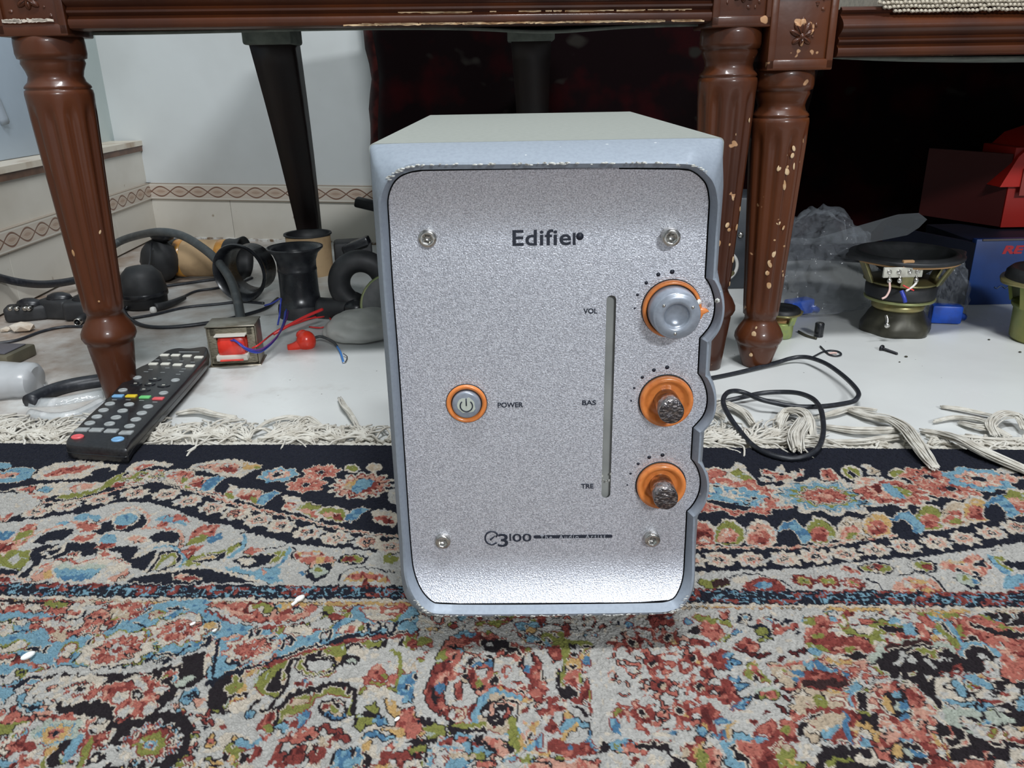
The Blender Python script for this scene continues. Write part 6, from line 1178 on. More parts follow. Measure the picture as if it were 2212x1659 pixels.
    p('s', '680,1400 780,1340 900,1330 920,1280 1060,1290 1080,1340 1040,1400 960,1420 860,1440 740,1430', [('r', 108, .007, .72, 1)]); e('k', 985, 1380, 40, 20); p('r', '540,1220 600,1150 680,1110 690,1180 640,1290 570,1320 530,1260'); p('o', '560,1290 620,1220 660,1290 620,1330'); p('B', '880,1180 960,1120 1010,1140 980,1200 940,1260 880,1290', [('b', 109, .006, .5, 1)]); e('b', 740, 1270, 50, 40); e('b', 430, 1150, 34, 44, 20); p('r', '760,1230 860,1230 850,1290 800,1260'); p('b', '290,1410 340,1380 480,1400 560,1390 520,1440 400,1445 300,1440'); p('r', '500,1370 640,1330 560,1400'); p('y', '260,1400 300,1340 320,1370 280,1430')
    ln('r', .0032, '640,1600 690,1500 700,1450'); ln('r', .0032, '760,1520 700,1600 780,1600'); ln('r', .004, '860,1510 820,1610'); ln('r', .004, '920,1480 900,1580 850,1600'); ln('r', .0032, '1010,1530 1040,1590 1090,1540 1120,1460 1060,1480'); ln('r', .0032, '1180,1440 1220,1370 1340,1370 1340,1400'); ln('r', .0024, '1100,1270 1160,1260 1200,1300 1310,1310'); ln('r', .003, '430,1570 500,1530 520,1480'); p('t', '1080,1420 1130,1350 1200,1400 1150,1450'); p('k', '1180,1620 1220,1520 1270,1480 1260,1520 1220,1640'); p('B', '1220,1600 1260,1500 1370,1480 1400,1540 1440,1490 1510,1510 1540,1600 1500,1659 1200,1659', [('b', 110, .007, .45, 1), ('w', 111, .008, .82, 1)]); p('k', '1370,1510 1410,1500 1420,1550 1380,1560'); ln('k', .004, '1520,1500 1550,1580 1510,1640'); p('y', '1490,1480 1520,1420 1600,1400 1590,1460 1530,1490'); p('B', '1480,1390 1540,1320 1640,1330 1720,1360 1860,1400 1720,1400 1560,1360', [('b', 112, .006, .5, 1)])
    p('k', '0,1580 60,1540 180,1560 190,1460 260,1450 300,1530 400,1500 440,1540 380,1610 280,1659 260,1600 100,1600', [('o', 113, .008, .55, .8), ('y', 114, .008, .85, 1)]); p('y', '60,1590 160,1570 230,1580 200,1610 80,1610'); p('o', '230,1500 300,1450 390,1460 340,1520 260,1530'); e('n', 20, 1270, 40, 18); p('s', '0,1440 60,1370 110,1330 100,1440 0,1480', [('y', 115, .006, .6, 1)]); ln('r', .002, '0,1210 60,1220 90,1260'); e('r', 185, 1270, 24, 26); p('s', '1690,1500 1760,1430 1840,1430 1800,1480'); ln('r', .0035, '1700,1600 1740,1540 1900,1530 1960,1560'); ln('r', .0035, '1860,1659 1870,1560'); p('y', '1700,1620 1760,1600 1800,1659 1540,1659')
    # ================= crop E
    cur[0] = 'E'
    p('r', '260,560 340,360 700,300 1100,360 1300,450 1400,600 1440,900 1300,1000 1100,950 900,850 700,1000 600,1240 300,1180 180,1040 140,900 200,700', [('s', 120, .009, .62, 1), ('k', 121, .006, .0, .12)])
    ln('w', .0068, '260,340 320,400 260,500 230,600 180,720 130,850 120,980 150,1080 240,1150 330,1190 360,1290'); ln('w', .0068, '760,230 1000,330 1180,420 1280,470 1360,540 1400,640 1440,760 1460,900')
    p('w', '560,450 640,400 700,420 900,500 1000,540 1100,620 1180,700 1230,820 1100,900 960,840 920,720 880,620 780,620 700,640 600,700 500,700 470,660 540,600', [('c', 122, .008, .6, 1), ('s', 123, .006, .45, .49)]); p('w', '380,830 480,800 500,740 620,750 640,900 740,930 700,1010 540,1060 400,1050 360,960', [('c', 124, .008, .6, 1)]); ln('s', .003, '510,820 510,960'); p('w', '470,1080 560,1060 620,1080 600,1200 480,1210', [('t', 125, .006, .5, 1)]); e('w', 435, 1130, 34, 44)
    p('s', '280,740 380,680 500,700 470,790 330,800'); p('o', '280,580 310,500 400,470 380,560 310,620'); p('s', '420,600 480,540 510,600 480,640'); p('k', '560,630 620,560 680,540 700,560 640,620'); p('k', '780,530 860,540 880,590 820,560'); e('B', 700, 615, 50, 28); e('B', 820, 605, 46, 28); p('w', '640,590 700,550 760,560 760,610 700,590'); p('k', '560,660 590,650 590,700 560,700'); p('k', '380,430 500,440 580,490 540,500 460,460'); p('b', '470,470 560,480 540,510'); p('w', '350,300 440,310 420,370 360,360'); p('b', '460,330 560,290 680,300 690,350 600,340 500,370'); p('r', '520,350 600,330 640,360 560,380'); p('k', '720,400 800,370 900,360 980,360 1020,400 980,470 900,500 820,500 740,440', [('w', 126, .005, .58, .75), ('s', 127, .006, .82, 1)]); p('k', '960,520 1000,440 1120,470 1140,520 1060,510', [('w', 128, .005, .5, 1)]); p('s', '1040,560 1080,520 1140,560 1100,620 1060,600'); p('k', '1140,640 1140,540 1170,520 1260,530 1250,620 1170,660'); e('w', 1205, 590, 44, 66); p('B', '1150,660 1180,630 1240,650 1220,710'); e('o', 1200, 480, 34, 26); p('b', '1180,320 1280,360 1460,420 1380,450 1220,400'); p('k', '1280,400 1340,390 1370,420 1300,430'); p('r', '1380,470 1500,440 1560,540 1530,600 1440,560')
    p('B', '270,900 270,830 330,800 390,820 370,880 320,930'); p('k', '230,940 260,840 290,960 380,940 250,990'); p('s', '320,980 400,1010 380,1080 320,1050'); p('k', '300,1070 350,1060 330,1130'); p('k', '240,960 300,970 310,1010 260,1010'); p('t', '540,750 620,760 600,810 540,800'); p('o', '680,860 680,790 720,750 770,790 740,850'); p('k', '700,870 740,820 790,850 750,890'); p('w', '690,680 800,650 800,730 700,740'); p('k', '820,800 840,740 920,740 900,820'); p('o', '840,740 850,700 920,710 910,745'); e('w', 890, 650, 38, 46); p('s', '1020,800 1100,790 1180,820 1120,830'); p('s', '1250,770 1260,700 1330,690 1330,780 1280,810'); p('k', '1330,700 1350,660 1370,760 1350,800'); p('w', '1140,880 1220,890 1260,860 1330,870 1330,960 1240,960 1160,950', [('s', 129, .006, .6, 1)]); p('w', '1380,900 1450,900 1460,980 1360,980')
    # inner arch
    p('t', '860,900 900,880 1010,930 1120,980 1180,1040 1140,1100 1100,1180 1080,1300 900,1340 780,1260 690,1200 720,1060 780,960'); ln('b', .0045, '670,1210 680,1120 730,1020 800,940 860,870 870,840'); ln('b', .003, '900,890 1000,930 1120,970'); e('k', 920, 1075, 200, 110); e('p', 940, 1070, 150, 78); e('k', 960, 1090, 105, 62); e('w', 950, 1100, 40, 30); p('w', '760,1100 820,1080 800,1170 740,1160'); ln('k', .0035, '830,1160 860,1220 950,1210 960,1160'); p('w', '1040,1090 1090,1090 1080,1180 1030,1150'); e('s', 1000, 1100, 26, 44)
    ln('o', .0055, '440,1270 600,1250 780,1250'); ln('k', .0028, '440,1290 640,1290 800,1290'); p('k', '430,1180 480,1200 450,1280 400,1290'); ln('o', .0055, '1080,1170 1060,1300 1060,1440 1070,1500'); p('k', '1160,1130 1350,1150 1340,1220 1290,1290 1260,1210 1170,1170'); fl_(1215, 1240, 12, 'y1', 7, 1, 0); p('s', '1160,1180 1260,1180 1270,1260 1170,1260'); e('y', 1215, 1235, 42, 46); p('p', '1110,1350 1180,1310 1240,1300 1160,1380'); p('k', '1180,1370 1260,1300 1230,1370 1140,1410'); ln('w', .004, '1130,1130 1130,1240 1180,1300')
    # right column
    p('o', '1520,430 1600,400 1620,520 1580,620 1570,880 1520,900 1560,700 1540,560'); p('y', '1580,620 1640,560 1740,600 1730,660 1620,690'); p('s', '1590,830 1580,720 1650,680 1740,700 1730,800 1660,850'); p('o', '1730,700 1760,760 1740,860 1720,820'); p('k', '1500,880 1560,850 1600,840 1700,900 1680,960 1580,980 1520,950'); p('k', '1490,880 1500,740 1530,700 1550,760 1540,860'); p('r', '1700,960 1740,860 1820,760 1830,900 1780,1000 1640,1000'); e('k', 1650, 655, 36, 16); e('w', 1670, 480, 55, 60); p('k', '1630,420 1680,430 1670,480 1640,460'); e('k', 1670, 520, 40, 20); p('k', '1750,440 1950,430 2010,480 2010,600 1900,620 1850,560 1850,500 1780,520 1740,500'); p('o', '1750,470 1820,450 1840,500 1760,520'); e('o', 1905, 485, 40, 32); p('o', '1900,600 1960,540 2000,600 1960,640'); p('B', '1750,600 1780,540 1850,540 1860,620 1780,640', [('b', 130, .006, .5, 1)]); p('b', '1790,380 1850,330 1960,360 2000,320 2080,310 2060,400 1960,420 1860,440', [('w', 131, .006, .5, 1)])
    p('w', '1740,680 1860,640 2000,640 2126,620 2126,740 2000,740 1920,760 1900,840 1830,800 1800,740'); p('b', '1860,840 1860,760 1900,720 2000,640 2060,640 1960,720 1900,800'); p('s', '1910,830 1910,780 1990,770 1980,830'); ln('n', .003, '1900,745 1990,750 2010,850'); p('o', '1810,960 1820,880 1940,870 1920,960 1860,980'); p('k', '1950,960 2010,960 2040,1060 1980,1080'); p('r', '1940,900 2030,900 2020,960 1950,950'); e('w', 1880, 1070, 60, 50); ln('r', .003, '1810,1010 1840,1100 1980,1130 2020,1180')
    # lower right arch
    ln('w', .0065, '1200,1180 1300,1100 1400,1050 1560,1040 1700,1080 1790,1160 1800,1200'); ln('r', .0040, '1330,1110 1420,1060 1540,1060'); p('s', '1340,1130 1440,1070 1480,1090 1420,1140'); p('k', '1620,1010 1700,1040 1800,1120 1790,1150 1680,1060'); ln('b', .0045, '1560,1300 1590,1220 1680,1190 1800,1210'); ln('y', .003, '1560,1380 1600,1280 1680,1225'); p('w', '1600,1400 1640,1280 1720,1230 1800,1230 1860,1300 1880,1400 1740,1400'); p('k', '1810,1290 1810,1140 1850,1160 1850,1290'); p('o', '1850,1280 1850,1150 1870,1170 1870,1260'); p('b', '1880,1440 1880,1340 1980,1300 2126,1250 2126,1320 2060,1360 2030,1440 1940,1470', [('w', 132, .008, .45, .75)]); fl_(1950, 1390, 17, 'B1 b.8 w.6', 8); e('b', 1400, 1230, 34, 32); e('r', 1440, 1230, 60, 60); e('w', 1335, 1230, 40, 60)
    p('r', '1250,1420 1400,1380 1560,1400 1760,1400 1860,1460 1880,1510 1700,1540 1500,1520 1300,1500', [('w', 133, .007, .56, .74), ('B', 134, .007, .82, 1)]); p('b', '1150,1460 1300,1370 1350,1330 1340,1440 1240,1500 1100,1560 980,1620 960,1580 1060,1540', [('w', 135, .006, .6, 1), ('n', 136, .006, .0, .15)]); p('k', '1880,1490 2000,1460 2126,1440 2126,1580 1960,1560'); p('p', '1200,1600 1400,1560 1700,1560 1900,1600 2126,1580 2126,1700 1100,1700', [('w', 137, .006, .45, .62), ('s', 138, .006, .74, 1)])
    # lower left arch
    p('b', '220,1500 260,1420 400,1340 520,1320 680,1340 740,1380 900,1470 920,1500 800,1520 600,1520 500,1480 360,1480 280,1560 240,1659 200,1659', [('w', 139, .005, .55, .8), ('r', 140, .005, .0, .16)]); p('s', '480,1400 500,1360 600,1350 620,1390 560,1410'); p('k', '660,1400 710,1340 780,1330 760,1400 860,1440 940,1460 940,1500 820,1480 700,1430'); p('p', '740,1400 800,1350 900,1370 960,1410 1010,1490 960,1550 920,1500 860,1430'); p('k', '940,1370 1050,1440 1070,1500 1010,1510 980,1430'); p('t', '330,1620 380,1540 520,1520 680,1540 700,1600 640,1600 520,1560 400,1600', [('s', 141, .006, .65, 1)]); p('b', '360,1659 380,1590 520,1570 660,1600 660,1659', [('w', 142, .006, .62, 1)]); p('s', '680,1659 700,1590 860,1580 900,1620 860,1659')
    p('s', '-20,1340 0,1140 60,1110 140,1240 180,1330 80,1370', [('y', 143, .006, .78, 1), ('r', 144, .006, .0, .25)]); p('k', '130,1150 240,1170 300,1220 330,1290 180,1260 120,1200', [('o', 145, .006, .82, 1)]); ln('o', .004, '180,1280 300,1270 330,1310 200,1340'); p('k', '20,1400 200,1360 320,1340 260,1410 80,1420'); p('o', '0,1470 80,1430 200,1420 190,1500 100,1500 160,1560 200,1659 140,1659 80,1520', [('s', 146, .006, .7, 1)]); p('k', '190,1440 220,1430 210,1600 190,1600'); p('c', '0,1570 60,1540 160,1570 150,1659 0,1659', [('s', 147, .006, .62, 1)]); p('o', '0,380 40,350 230,370 240,430 120,440 0,470', [('r', 148, .007, .62, 1)]); p('b', '0,270 60,240 110,290 60,310 0,310'); p('B', '0,740 40,720 60,780 20,840 -20,830'); e('B', 45, 880, 36, 34); e('t', 60, 660, 24, 30)
    # ================= crop F
    cur[0] = 'F'
    p('w', '-100,280 200,200 500,150 760,60 2126,60 2126,1390 100,1390 -200,1380 -200,500')
    p('w', '-60,320 250,250 700,320 1000,560 1100,900 900,1280 300,1330 50,1200 -60,700', [('s', 150, .0062, .455, .535), ('r', 151, .013, .80, 1)])
    for x, y, b in ((225, 410, 0), (595, 375, 1), (440, 620, 0), (830, 575, 1), (500, 840, 0), (910, 870, 1), (335, 1135, 0), (715, 1110, 1)):
        fl_(x, y, 19, 's1', 7, 1.1); fl_(x, y, 17.8, 'w1', 7, 1.1) if False else None
        for k in range(6):
            a = k*PI/3+.4; e('w', x+125*math.cos(a), y+98*math.sin(a), 50, 38, 0)
        fl_(x, y, 11, 'r1 s.1', 7, 1.1); e('k', x-15, y-8, 34, 32); e('y' if b else 't', x+22, y+16, 28, 22)
    p('r', '980,510 1060,490 1180,510 1120,560 1230,590 1160,620 1180,680 1060,680 1000,580'); p('r', '1090,780 1200,760 1180,830 1300,820 1220,860 1260,920 1380,1030 1200,1010 1060,990 1110,900'); p('r', '880,1050 1000,1040 1080,1100 1060,1180 1020,1200 1080,1270 1040,1330 1010,1280 910,1270 900,1150')
    for x, y, a, b in ((1170, 540, 60, 24), (1220, 600, 70, 26), (1180, 650, 36, 24), (1240, 780, 46, 30), (1300, 850, 80, 32), (1350, 980, 60, 24), (1270, 1040, 80, 18), (1120, 1200, 80, 34), (1180, 1310, 70, 50), (1060, 1340, 50, 26), (910, 1310, 40, 36), (620, 1300, 34, 34), (770, 205, 34, 28), (1000, 415, 36, 18), (1260, 305, 60, 18), (590, 170, 34, 18), (190, 230, 40, 28), (460, 215, 34, 18)): e('B', x, y, a, b, -12); e('b', x-6, y+3, a*.5, b*.45, -12)
    p('y', '1160,1250 1200,1200 1250,1210 1220,1290 1280,1360 1180,1390 1150,1320'); e('y', 950, 1250, 26, 24); p('r', '380,110 640,90 620,130 540,160 640,200 600,260 500,230 440,280 380,200'); p('o', '820,160 860,130 1000,150 1100,190 1200,200 1200,260 1120,230 960,210 880,190'); p('s', '860,240 960,200 1060,230 1100,280 1150,340 1080,390 980,370 880,320 900,280', [('r', 152, .008, .6, 1)]); p('k', '760,320 790,260 860,240 890,290 860,320'); p('o', '1060,390 1120,340 1180,310 1180,360 1140,400'); p('g', '780,350 860,320 940,350 860,360'); p('r', '780,370 960,400 1000,430 920,450 800,430'); p('s', '1090,110 1180,100 1190,140 1160,190 1110,170')
    p('n', '1230,220 1270,160 1310,120 1400,120 1410,180 1330,210'); p('b', '1280,200 1310,150 1370,130 1390,170 1330,205'); p('n', '1530,150 1600,130 1610,180 1560,180'); e('b', 1580, 170, 34, 22); ln('n', .0022, '1640,180 1720,210 1800,200 1740,180 1820,190'); p('s', '1460,220 1480,170 1530,220 1560,250 1500,250'); p('s', '1590,300 1620,210 1720,240 1860,210 1880,260 1760,290 1640,320', [('r', 153, .007, .6, 1)]); e('n', 1520, 290, 90, 60, 20); e('o', 1510, 292, 68, 34, 10); e('n', 1530, 370, 90, 34); e('o', 1530, 368, 70, 24); ln('n', .0022, '1350,230 1450,260 1560,260'); e('b', 1990, 190, 90, 50); e('w', 1985, 185, 56, 26); p('n', '1820,300 1900,300 1860,330')
    p('s', '1240,450 1280,380 1400,370 1470,430 1500,470 1420,490 1300,460', [('r', 154, .006, .55, 1)]); ln('d', .0026, '1250,470 1340,510 1440,520'); 
    for (x, y) in ((1300, 490), (1400, 520), (1500, 545), (1570, 530), (1600, 640), (1640, 720), (1680, 790), (1760, 880), (1840, 940), (1760, 980), (1680, 1060), (1560, 1120), (1420, 1210), (1440, 1330), (1700, 560), (1820, 520), (1920, 480), (2050, 490), (1900, 880), (1980, 860), (1720, 650)): e('d', x+random.uniform(-15, 15), y, 46, 17, random.uniform(-30, 40))
    p('t', '1560,620 1800,600 2126,560 2126,1160 1960,1100 1800,1200 1760,1100 1860,960 1740,860 1640,740', [('s', 155, .011, .60, .78), ('b', 156, .012, .82, 1), ('o', 157, .011, .0, .18)]); p('B', '1780,680 1880,680 1980,720 1920,750 1830,730'); p('B', '2020,570 2126,620 2126,720 2060,660'); e('B', 1840, 775, 50, 24, 15); p('r', '2000,700 2050,660 2126,740 2126,800 2040,770'); p('m', '1900,790 1980,740 2126,800 2126,870 1980,870'); p('k', '1980,1090 2126,1060 2126,1150 1900,1200 1980,1140'); p('r', '1990,1080 2126,1060 2126,1110 2020,1120'); p('t', '1880,1240 1960,1170 2126,1160 2126,1400 1940,1400 1900,1330'); p('k', '1860,1270 1900,1210 1990,1240 1920,1290 1950,1390 1900,1380')
    p('s', '1440,1300 1560,1200 1640,1180 1780,1180 1860,1230 1850,1350 1900,1400 1700,1400 1540,1380', [('c', 158, .009, .52, .75), ('r', 159, .008, .8, 1), ('o', 160, .009, .0, .18)]); e('o', 1740, 1290, 60, 50, 20); e('y', 1430, 650, 50, 50); p('o', '1330,740 1370,620 1480,620 1510,700 1600,770 1590,810 1480,790 1380,780'); p('s', '1380,650 1440,630 1490,660 1440,720'); p('k', '1400,740 1450,730 1470,790 1410,790'); p('r', '1380,700 1460,700 1540,760 1470,770'); e('g', 1560, 880, 130, 40); p('o', '1460,920 1640,880 1680,930 1620,980 1480,980'); e('s', 1570, 930, 78, 40); e('r', 1550, 925, 36, 24); p('k', '1410,990 1440,900 1500,920 1480,970')
    e('o', 70, 1090, 46, 44); p('B', '10,1320 0,1150 40,1150 80,1240 110,1330', [('b', 161, .005, .5, 1)])
    # bottom strip of the field
    p('r', '60,1395 400,1400 900,1405 1400,1410 2126,1420 2126,1440 1400,1435 900,1430 60,1410'); p('k', '-100,1400 300,1405 900,1432 1400,1440 2126,1442 2400,1450 2400,1800 -100,1800')
    for x, y, r_, l in ((90, 1450, 11, 'b1 o.5'), (170, 1480, 11, 'b1 w.6'), (230, 1600, 22, 's1 c.6 r.2'), (450, 1590, 15, 'w1 c.5'), (30, 1600, 16, 'w1 c.5'), (720, 1470, 14, 'w1 g.6'), (820, 1510, 17, 'c1 t.7'), (970, 1530, 21, 'r1 y.7 o.5'), (1040, 1600, 18, 'o1 y.4'), (1040, 1480, 13, 'c1 s.5'), (1210, 1580, 26, 's1 p.7 r.3'), (1390, 1530, 33, 'w1 b.86 k.50'), (1370, 1460, 12, 's1 r.3'), (1600, 1610, 24, 's1 r.6'), (1780, 1510, 27, 'r1 c.7 t.5'), (1800, 1590, 15, 'o1 y.3'), (2010, 1500, 20, 'w1 c.6')): fl_(x, y, r_, l, 7)
    # ================= crop G
    cur[0] = 'G'
    p('c', '-60,220 400,220 900,220 1100,230 1200,300 1140,440 900,460 720,500 600,560 500,640 0,640 -60,500', [('o', 170, .009, .66, .85), ('s', 171, .010, .0, .30), ('b', 172, .010, .88, 1), ('r', 173, .007, .47, .51)]); p('r', '0,400 130,390 280,400 400,440 500,470 620,500 600,560 440,560 300,570 150,520 0,480', [('p', 174, .008, .55, .85)]); p('k', '290,590 440,555 540,580 500,620 400,640'); p('w', '400,220 900,230 1060,250 940,290 700,260 500,250'); p('k', '660,310 760,320 900,340 890,390 740,370 680,350'); p('b', '860,300 960,290 1000,370 1010,410 900,390'); p('s', '1000,300 1060,290 1110,360 1130,420 1060,430 1020,370'); e('o', 630, 410, 90, 44, 15); e('o', 70, 410, 60, 30); e('o', 370, 540, 50, 44); p('r', '860,430 900,390 1010,430 980,440'); e('b', 790, 275, 60, 26)
    p('s', '1230,240 2014,240 2200,300 2200,1300 1800,800 1780,600 1560,480 1440,520 1360,440 1300,320', [('r', 175, .010, .55, .8), ('k', 176, .012, .82, 1), ('c', 177, .007, .0, .17)]); p('k', '1500,290 1700,330 1900,370 2014,380 2014,430 1880,420 1700,370 1560,340'); p('k', '1620,210 1720,200 2014,190 2014,330 1860,300 1740,260', [('w', 178, .006, .5, .62), ('b', 179, .006, .8, 1)]); p('o', '1600,210 1700,220 1730,270 1660,260'); p('o', '1740,300 1900,320 1920,360 1820,350'); p('c', '1740,480 1840,500 1860,540 1780,540'); e('p', 1900, 590, 70, 26, 20); p('k', '1380,470 1560,470 1600,450 1500,440'); 
    p('b', '1110,220 1200,215 1240,260 1200,290 1130,260'); ln('b', .006, '1260,270 1330,350 1380,440 1430,500'); ln('n', .004, '1230,280 1300,370 1360,460'); ln('o', .006, '1200,300 1290,400 1350,470 1390,530'); p('o', '1360,310 1430,300 1440,370 1480,420 1420,420 1380,370'); p('c', '1220,430 1280,440 1330,500 1280,510 1180,490'); p('s', '1370,540 1430,510 1440,590 1400,610')
    # big dark arch
    p('k', '560,650 640,580 740,510 860,480 1100,470 1180,490 1340,560 1420,620 1440,540 1500,490 1620,490 1740,540 1780,610 1700,640 1620,640 1640,740 1480,770 1420,680 1340,690 1240,760 1180,830 1180,960 1260,1060 1220,1100 1140,1000 1040,920 980,850 860,800 740,790 640,740'); ln('g', .004, '550,640 640,550 740,490 900,460 1130,455'); ln('g', .0055, '1150,480 1240,490 1320,520 1360,560'); ln('b', .004, '1440,620 1440,560 1500,490 1620,480 1720,530 1770,600'); ln('m', .004, '720,520 860,485 1120,470')
    p('w', '790,690 820,600 870,550 900,590 860,640 850,690'); p('w', '900,620 960,590 1000,640 930,650'); p('o', '890,560 960,520 1100,515 1240,530 1250,560 1180,560 1200,610 1130,620 1100,560 1050,610 1040,560 940,560'); p('w', '1070,620 1120,620 1160,680 1120,690'); ln('w', .003, '1200,620 1270,625'); e('w', 1325, 635, 12, 14); p('w', '1590,560 1650,570 1680,620 1590,620'); p('c', '580,690 620,660 660,720 740,750 740,790 640,760', [('o', 180, .005, .6, 1)]); p('g', '910,780 960,720 1010,740 980,790'); e('o', 950, 765, 36, 22); p('c', '1060,770 1160,790 1160,830 1100,830'); p('c', '840,760 860,750 850,790 820,800')
    p('r', '1180,730 1300,740 1340,680 1430,670 1440,750 1340,800 1240,790'); p('w', '1340,720 1400,710 1410,750 1350,760'); p('w', '1210,740 1280,740 1330,780 1300,800 1230,770')
    # bloom
    p('s', '540,900 600,840 700,810 820,820 920,860 1010,920 1060,960 1130,1040 1180,1100 1180,1260 1150,1380 1080,1400 900,1390 760,1430 640,1420 600,1330 640,1240 640,1160 560,1120 520,1040 540,960', [('r', 181, .010, .66, 1), ('p', 182, .010, .0, .25)])
    for x, y, a, b, r_ in ((690, 850, 90, 34, -10), (870, 870, 70, 44, 30), (960, 900, 80, 40, 45), (600, 900, 60, 40, -30), (590, 1040, 60, 100, -20), (1110, 1060, 50, 74, -20), (700, 1190, 55, 50, 20), (670, 1330, 60, 66, 0), (800, 1290, 50, 44, 20), (1040, 1240, 90, 30, -10), (1130, 1330, 36, 60, -10)): e('c', x, y, a, b, r_); e('p', x+8, y+8, a*.55, b*.5, r_)
    p('k', '660,960 740,940 860,920 920,1000 940,1100 960,1200 880,1200 780,1160 700,1120 650,1060'); p('y', '660,980 700,980 760,1060 790,1130 720,1130 670,1060', [('o', 183, .007, .5, 1)]); p('b', '750,980 790,930 850,920 840,980 790,1000'); p('B', '800,1080 840,1030 920,1020 930,1110 850,1110'); p('g', '790,1040 830,1040 840,1110 790,1100'); p('B', '800,1180 840,1140 940,1130 940,1200 860,1200'); p('r', '880,920 960,910 1060,980 1000,1020 920,980')
    # far right pale plant
    p('k', '1140,880 1400,820 1700,830 1960,840 2100,900 2100,1300 1800,1300 1500,1200 1300,1050'); p('c', '1160,860 1250,800 1400,790 1560,760 1700,850 1760,900 1700,960 1560,920 1500,960 1600,1040 1480,1060 1340,1060 1250,1010 1160,960', [('k', 184, .0065, .56, .66), ('b', 185, .009, .70, .9)]); p('b', '1320,830 1380,820 1440,900 1480,960 1400,970 1360,900'); p('b', '1440,800 1560,770 1640,830 1740,900 1680,920 1560,860'); p('o', '1430,860 1520,870 1600,890 1500,920'); p('r', '1520,890 1590,890 1560,910'); p('c', '1540,930 1640,940 1760,960 1880,860 1960,900 1950,1040 1840,1050 1720,1060 1600,1020', [('k', 186, .006, .60, .72), ('r', 187, .006, .86, 1)]); p('b', '1900,1070 2014,960 2100,980 2100,1100 1940,1090'); p('c', '1260,1010 1420,1060 1560,1090 1700,1060 1900,1100 1860,1130 1700,1110 1560,1150 1400,1110', [('b', 188, .007, .6, 1)]); p('g', '1240,1090 1400,1080 1600,1120 1760,1120 1900,1180 1960,1240 1800,1240 1600,1210 1440,1160 1380,1200 1560,1340 1480,1320 1300,1230', [('k', 189, .0065, .62, .75), ('o', 190, .007, .82, 1)]); e('b', 1660, 1215, 50, 30); e('y', 1960, 1280, 60, 24)
    p('k', '1180,1230 1400,1260 1560,1360 1700,1380 1850,1400 2014,1440 2100,1560 1700,1600 1500,1640 1340,1610 1320,1450 1200,1380', [('s', 191, .008, .62, .74)]); p('c', '1560,1280 1640,1250 1760,1260 1860,1340 1860,1400 1740,1420 1640,1390', [('s', 192, .007, .6, 1)]); p('o', '1650,1290 1700,1260 1760,1290 1740,1350 1680,1350'); p('c', '1820,1270 1900,1250 2014,1330 2014,1380 1900,1340'); e('c', 1960, 1540, 70, 80)
    # left edge of G
    p('p', '-60,640 180,620 420,640 560,640 500,740 400,800 380,720 200,660 -60,650', [('y', 193, .008, .6, 1), ('c', 194, .008, .0, .3)]); p('B', '10,640 60,620 130,690 150,740 120,770 60,700'); p('B', '180,710 250,710 240,750 190,740'); p('B', '300,750 360,750 370,800 320,790'); p('r', '-60,740 100,720 250,760 340,800 370,880 300,930 150,920 -60,900'); p('m', '-60,830 150,810 350,840 340,890 150,900 -60,890'); p('t', '-60,920 150,920 340,940 360,1080 250,1120 100,1100 -60,1080', [('s', 195, .009, .55, .75), ('o', 196, .009, .0, .25), ('y', 197, .009, .85, 1)]); p('b', '340,960 380,840 430,830 430,900 400,960 400,1080 350,1040'); p('o', '440,920 540,900 540,930 430,930'); p('k', '400,940 520,940 540,1100 430,1090'); p('r', '370,980 430,960 440,1090 400,1080'); p('r', '-60,1080 100,1100 330,1110 330,1140 100,1130 -60,1140'); p('k', '400,1120 500,1130 640,1170 640,1280 560,1460 440,1440 400,1300', [('y', 198, .009, .82, 1), ('s', 199, .008, .0, .15)]); p('o', '390,1110 540,1120 550,1160 460,1140'); p('t', '0,1250 60,1180 200,1130 340,1150 340,1250 240,1340 120,1400 0,1420'); p('B', '110,1330 180,1270 260,1240 260,1310 200,1370 100,1410', [('b', 200, .005, .5, 1)]); p('r', '220,1330 300,1280 350,1340 330,1420 120,1430 240,1390'); ln('B', .0065, '360,1170 340,1260 370,1350 400,1420 450,1470'); ln('r', .006, '400,1150 410,1280 440,1400'); fl_(510, 1330, 14, 'y1 c.5', 7); fl_(510, 1430, 14, 'c1 b.5', 7); p('r', '540,1400 700,1420 900,1390 1120,1410 1200,1430 1300,1480 1320,1600 1300,1700 1100,1700 1100,1500 900,1440 700,1460 560,1460')
    p('k', '60,1470 350,1460 460,1500 600,1500 620,1600 760,1650 700,1720 40,1720'); ln('o', .003, '160,1659 240,1590 370,1590'); ln('c', .004, '440,1560 480,1610 600,1590 610,1500'); p('c', '600,1480 700,1450 760,1500 750,1600 680,1600 640,1550', [('s', 201, .006, .55, 1)]); e('w', 30, 1500, 70, 40); p('k', '760,1440 900,1390 1020,1440 1100,1540 1100,1620 900,1600 780,1580'); p('y', '780,1520 810,1440 860,1440 880,1540 830,1590', [('o', 202, .006, .5, 1)]); p('g', '880,1480 940,1460 980,1500 960,1560 900,1540'); p('B', '920,1470 1000,1460 1110,1540 1060,1560 980,1530'); e('B', 900, 1400, 60, 24); p('c', '1180,1420 1260,1430 1310,1540 1300,1590 1220,1560'); e('c', 870, 1640, 70, 36); e('c', 1420, 1640, 70, 34); e('c', 1600, 1600, 100, 40); p('s', '1400,1610 1700,1590 2014,1640 2014,1720 1350,1720', [('c', 203, .009, .6, 1)])
    # ---------- the border design runs on past the drawn part: mirrored repeat on both sides
    eL, eR = [rc(*q) for q in ((6, 965), (6, 1655))], [rc(*q) for q in ((2206, 965), (2206, 1655))]
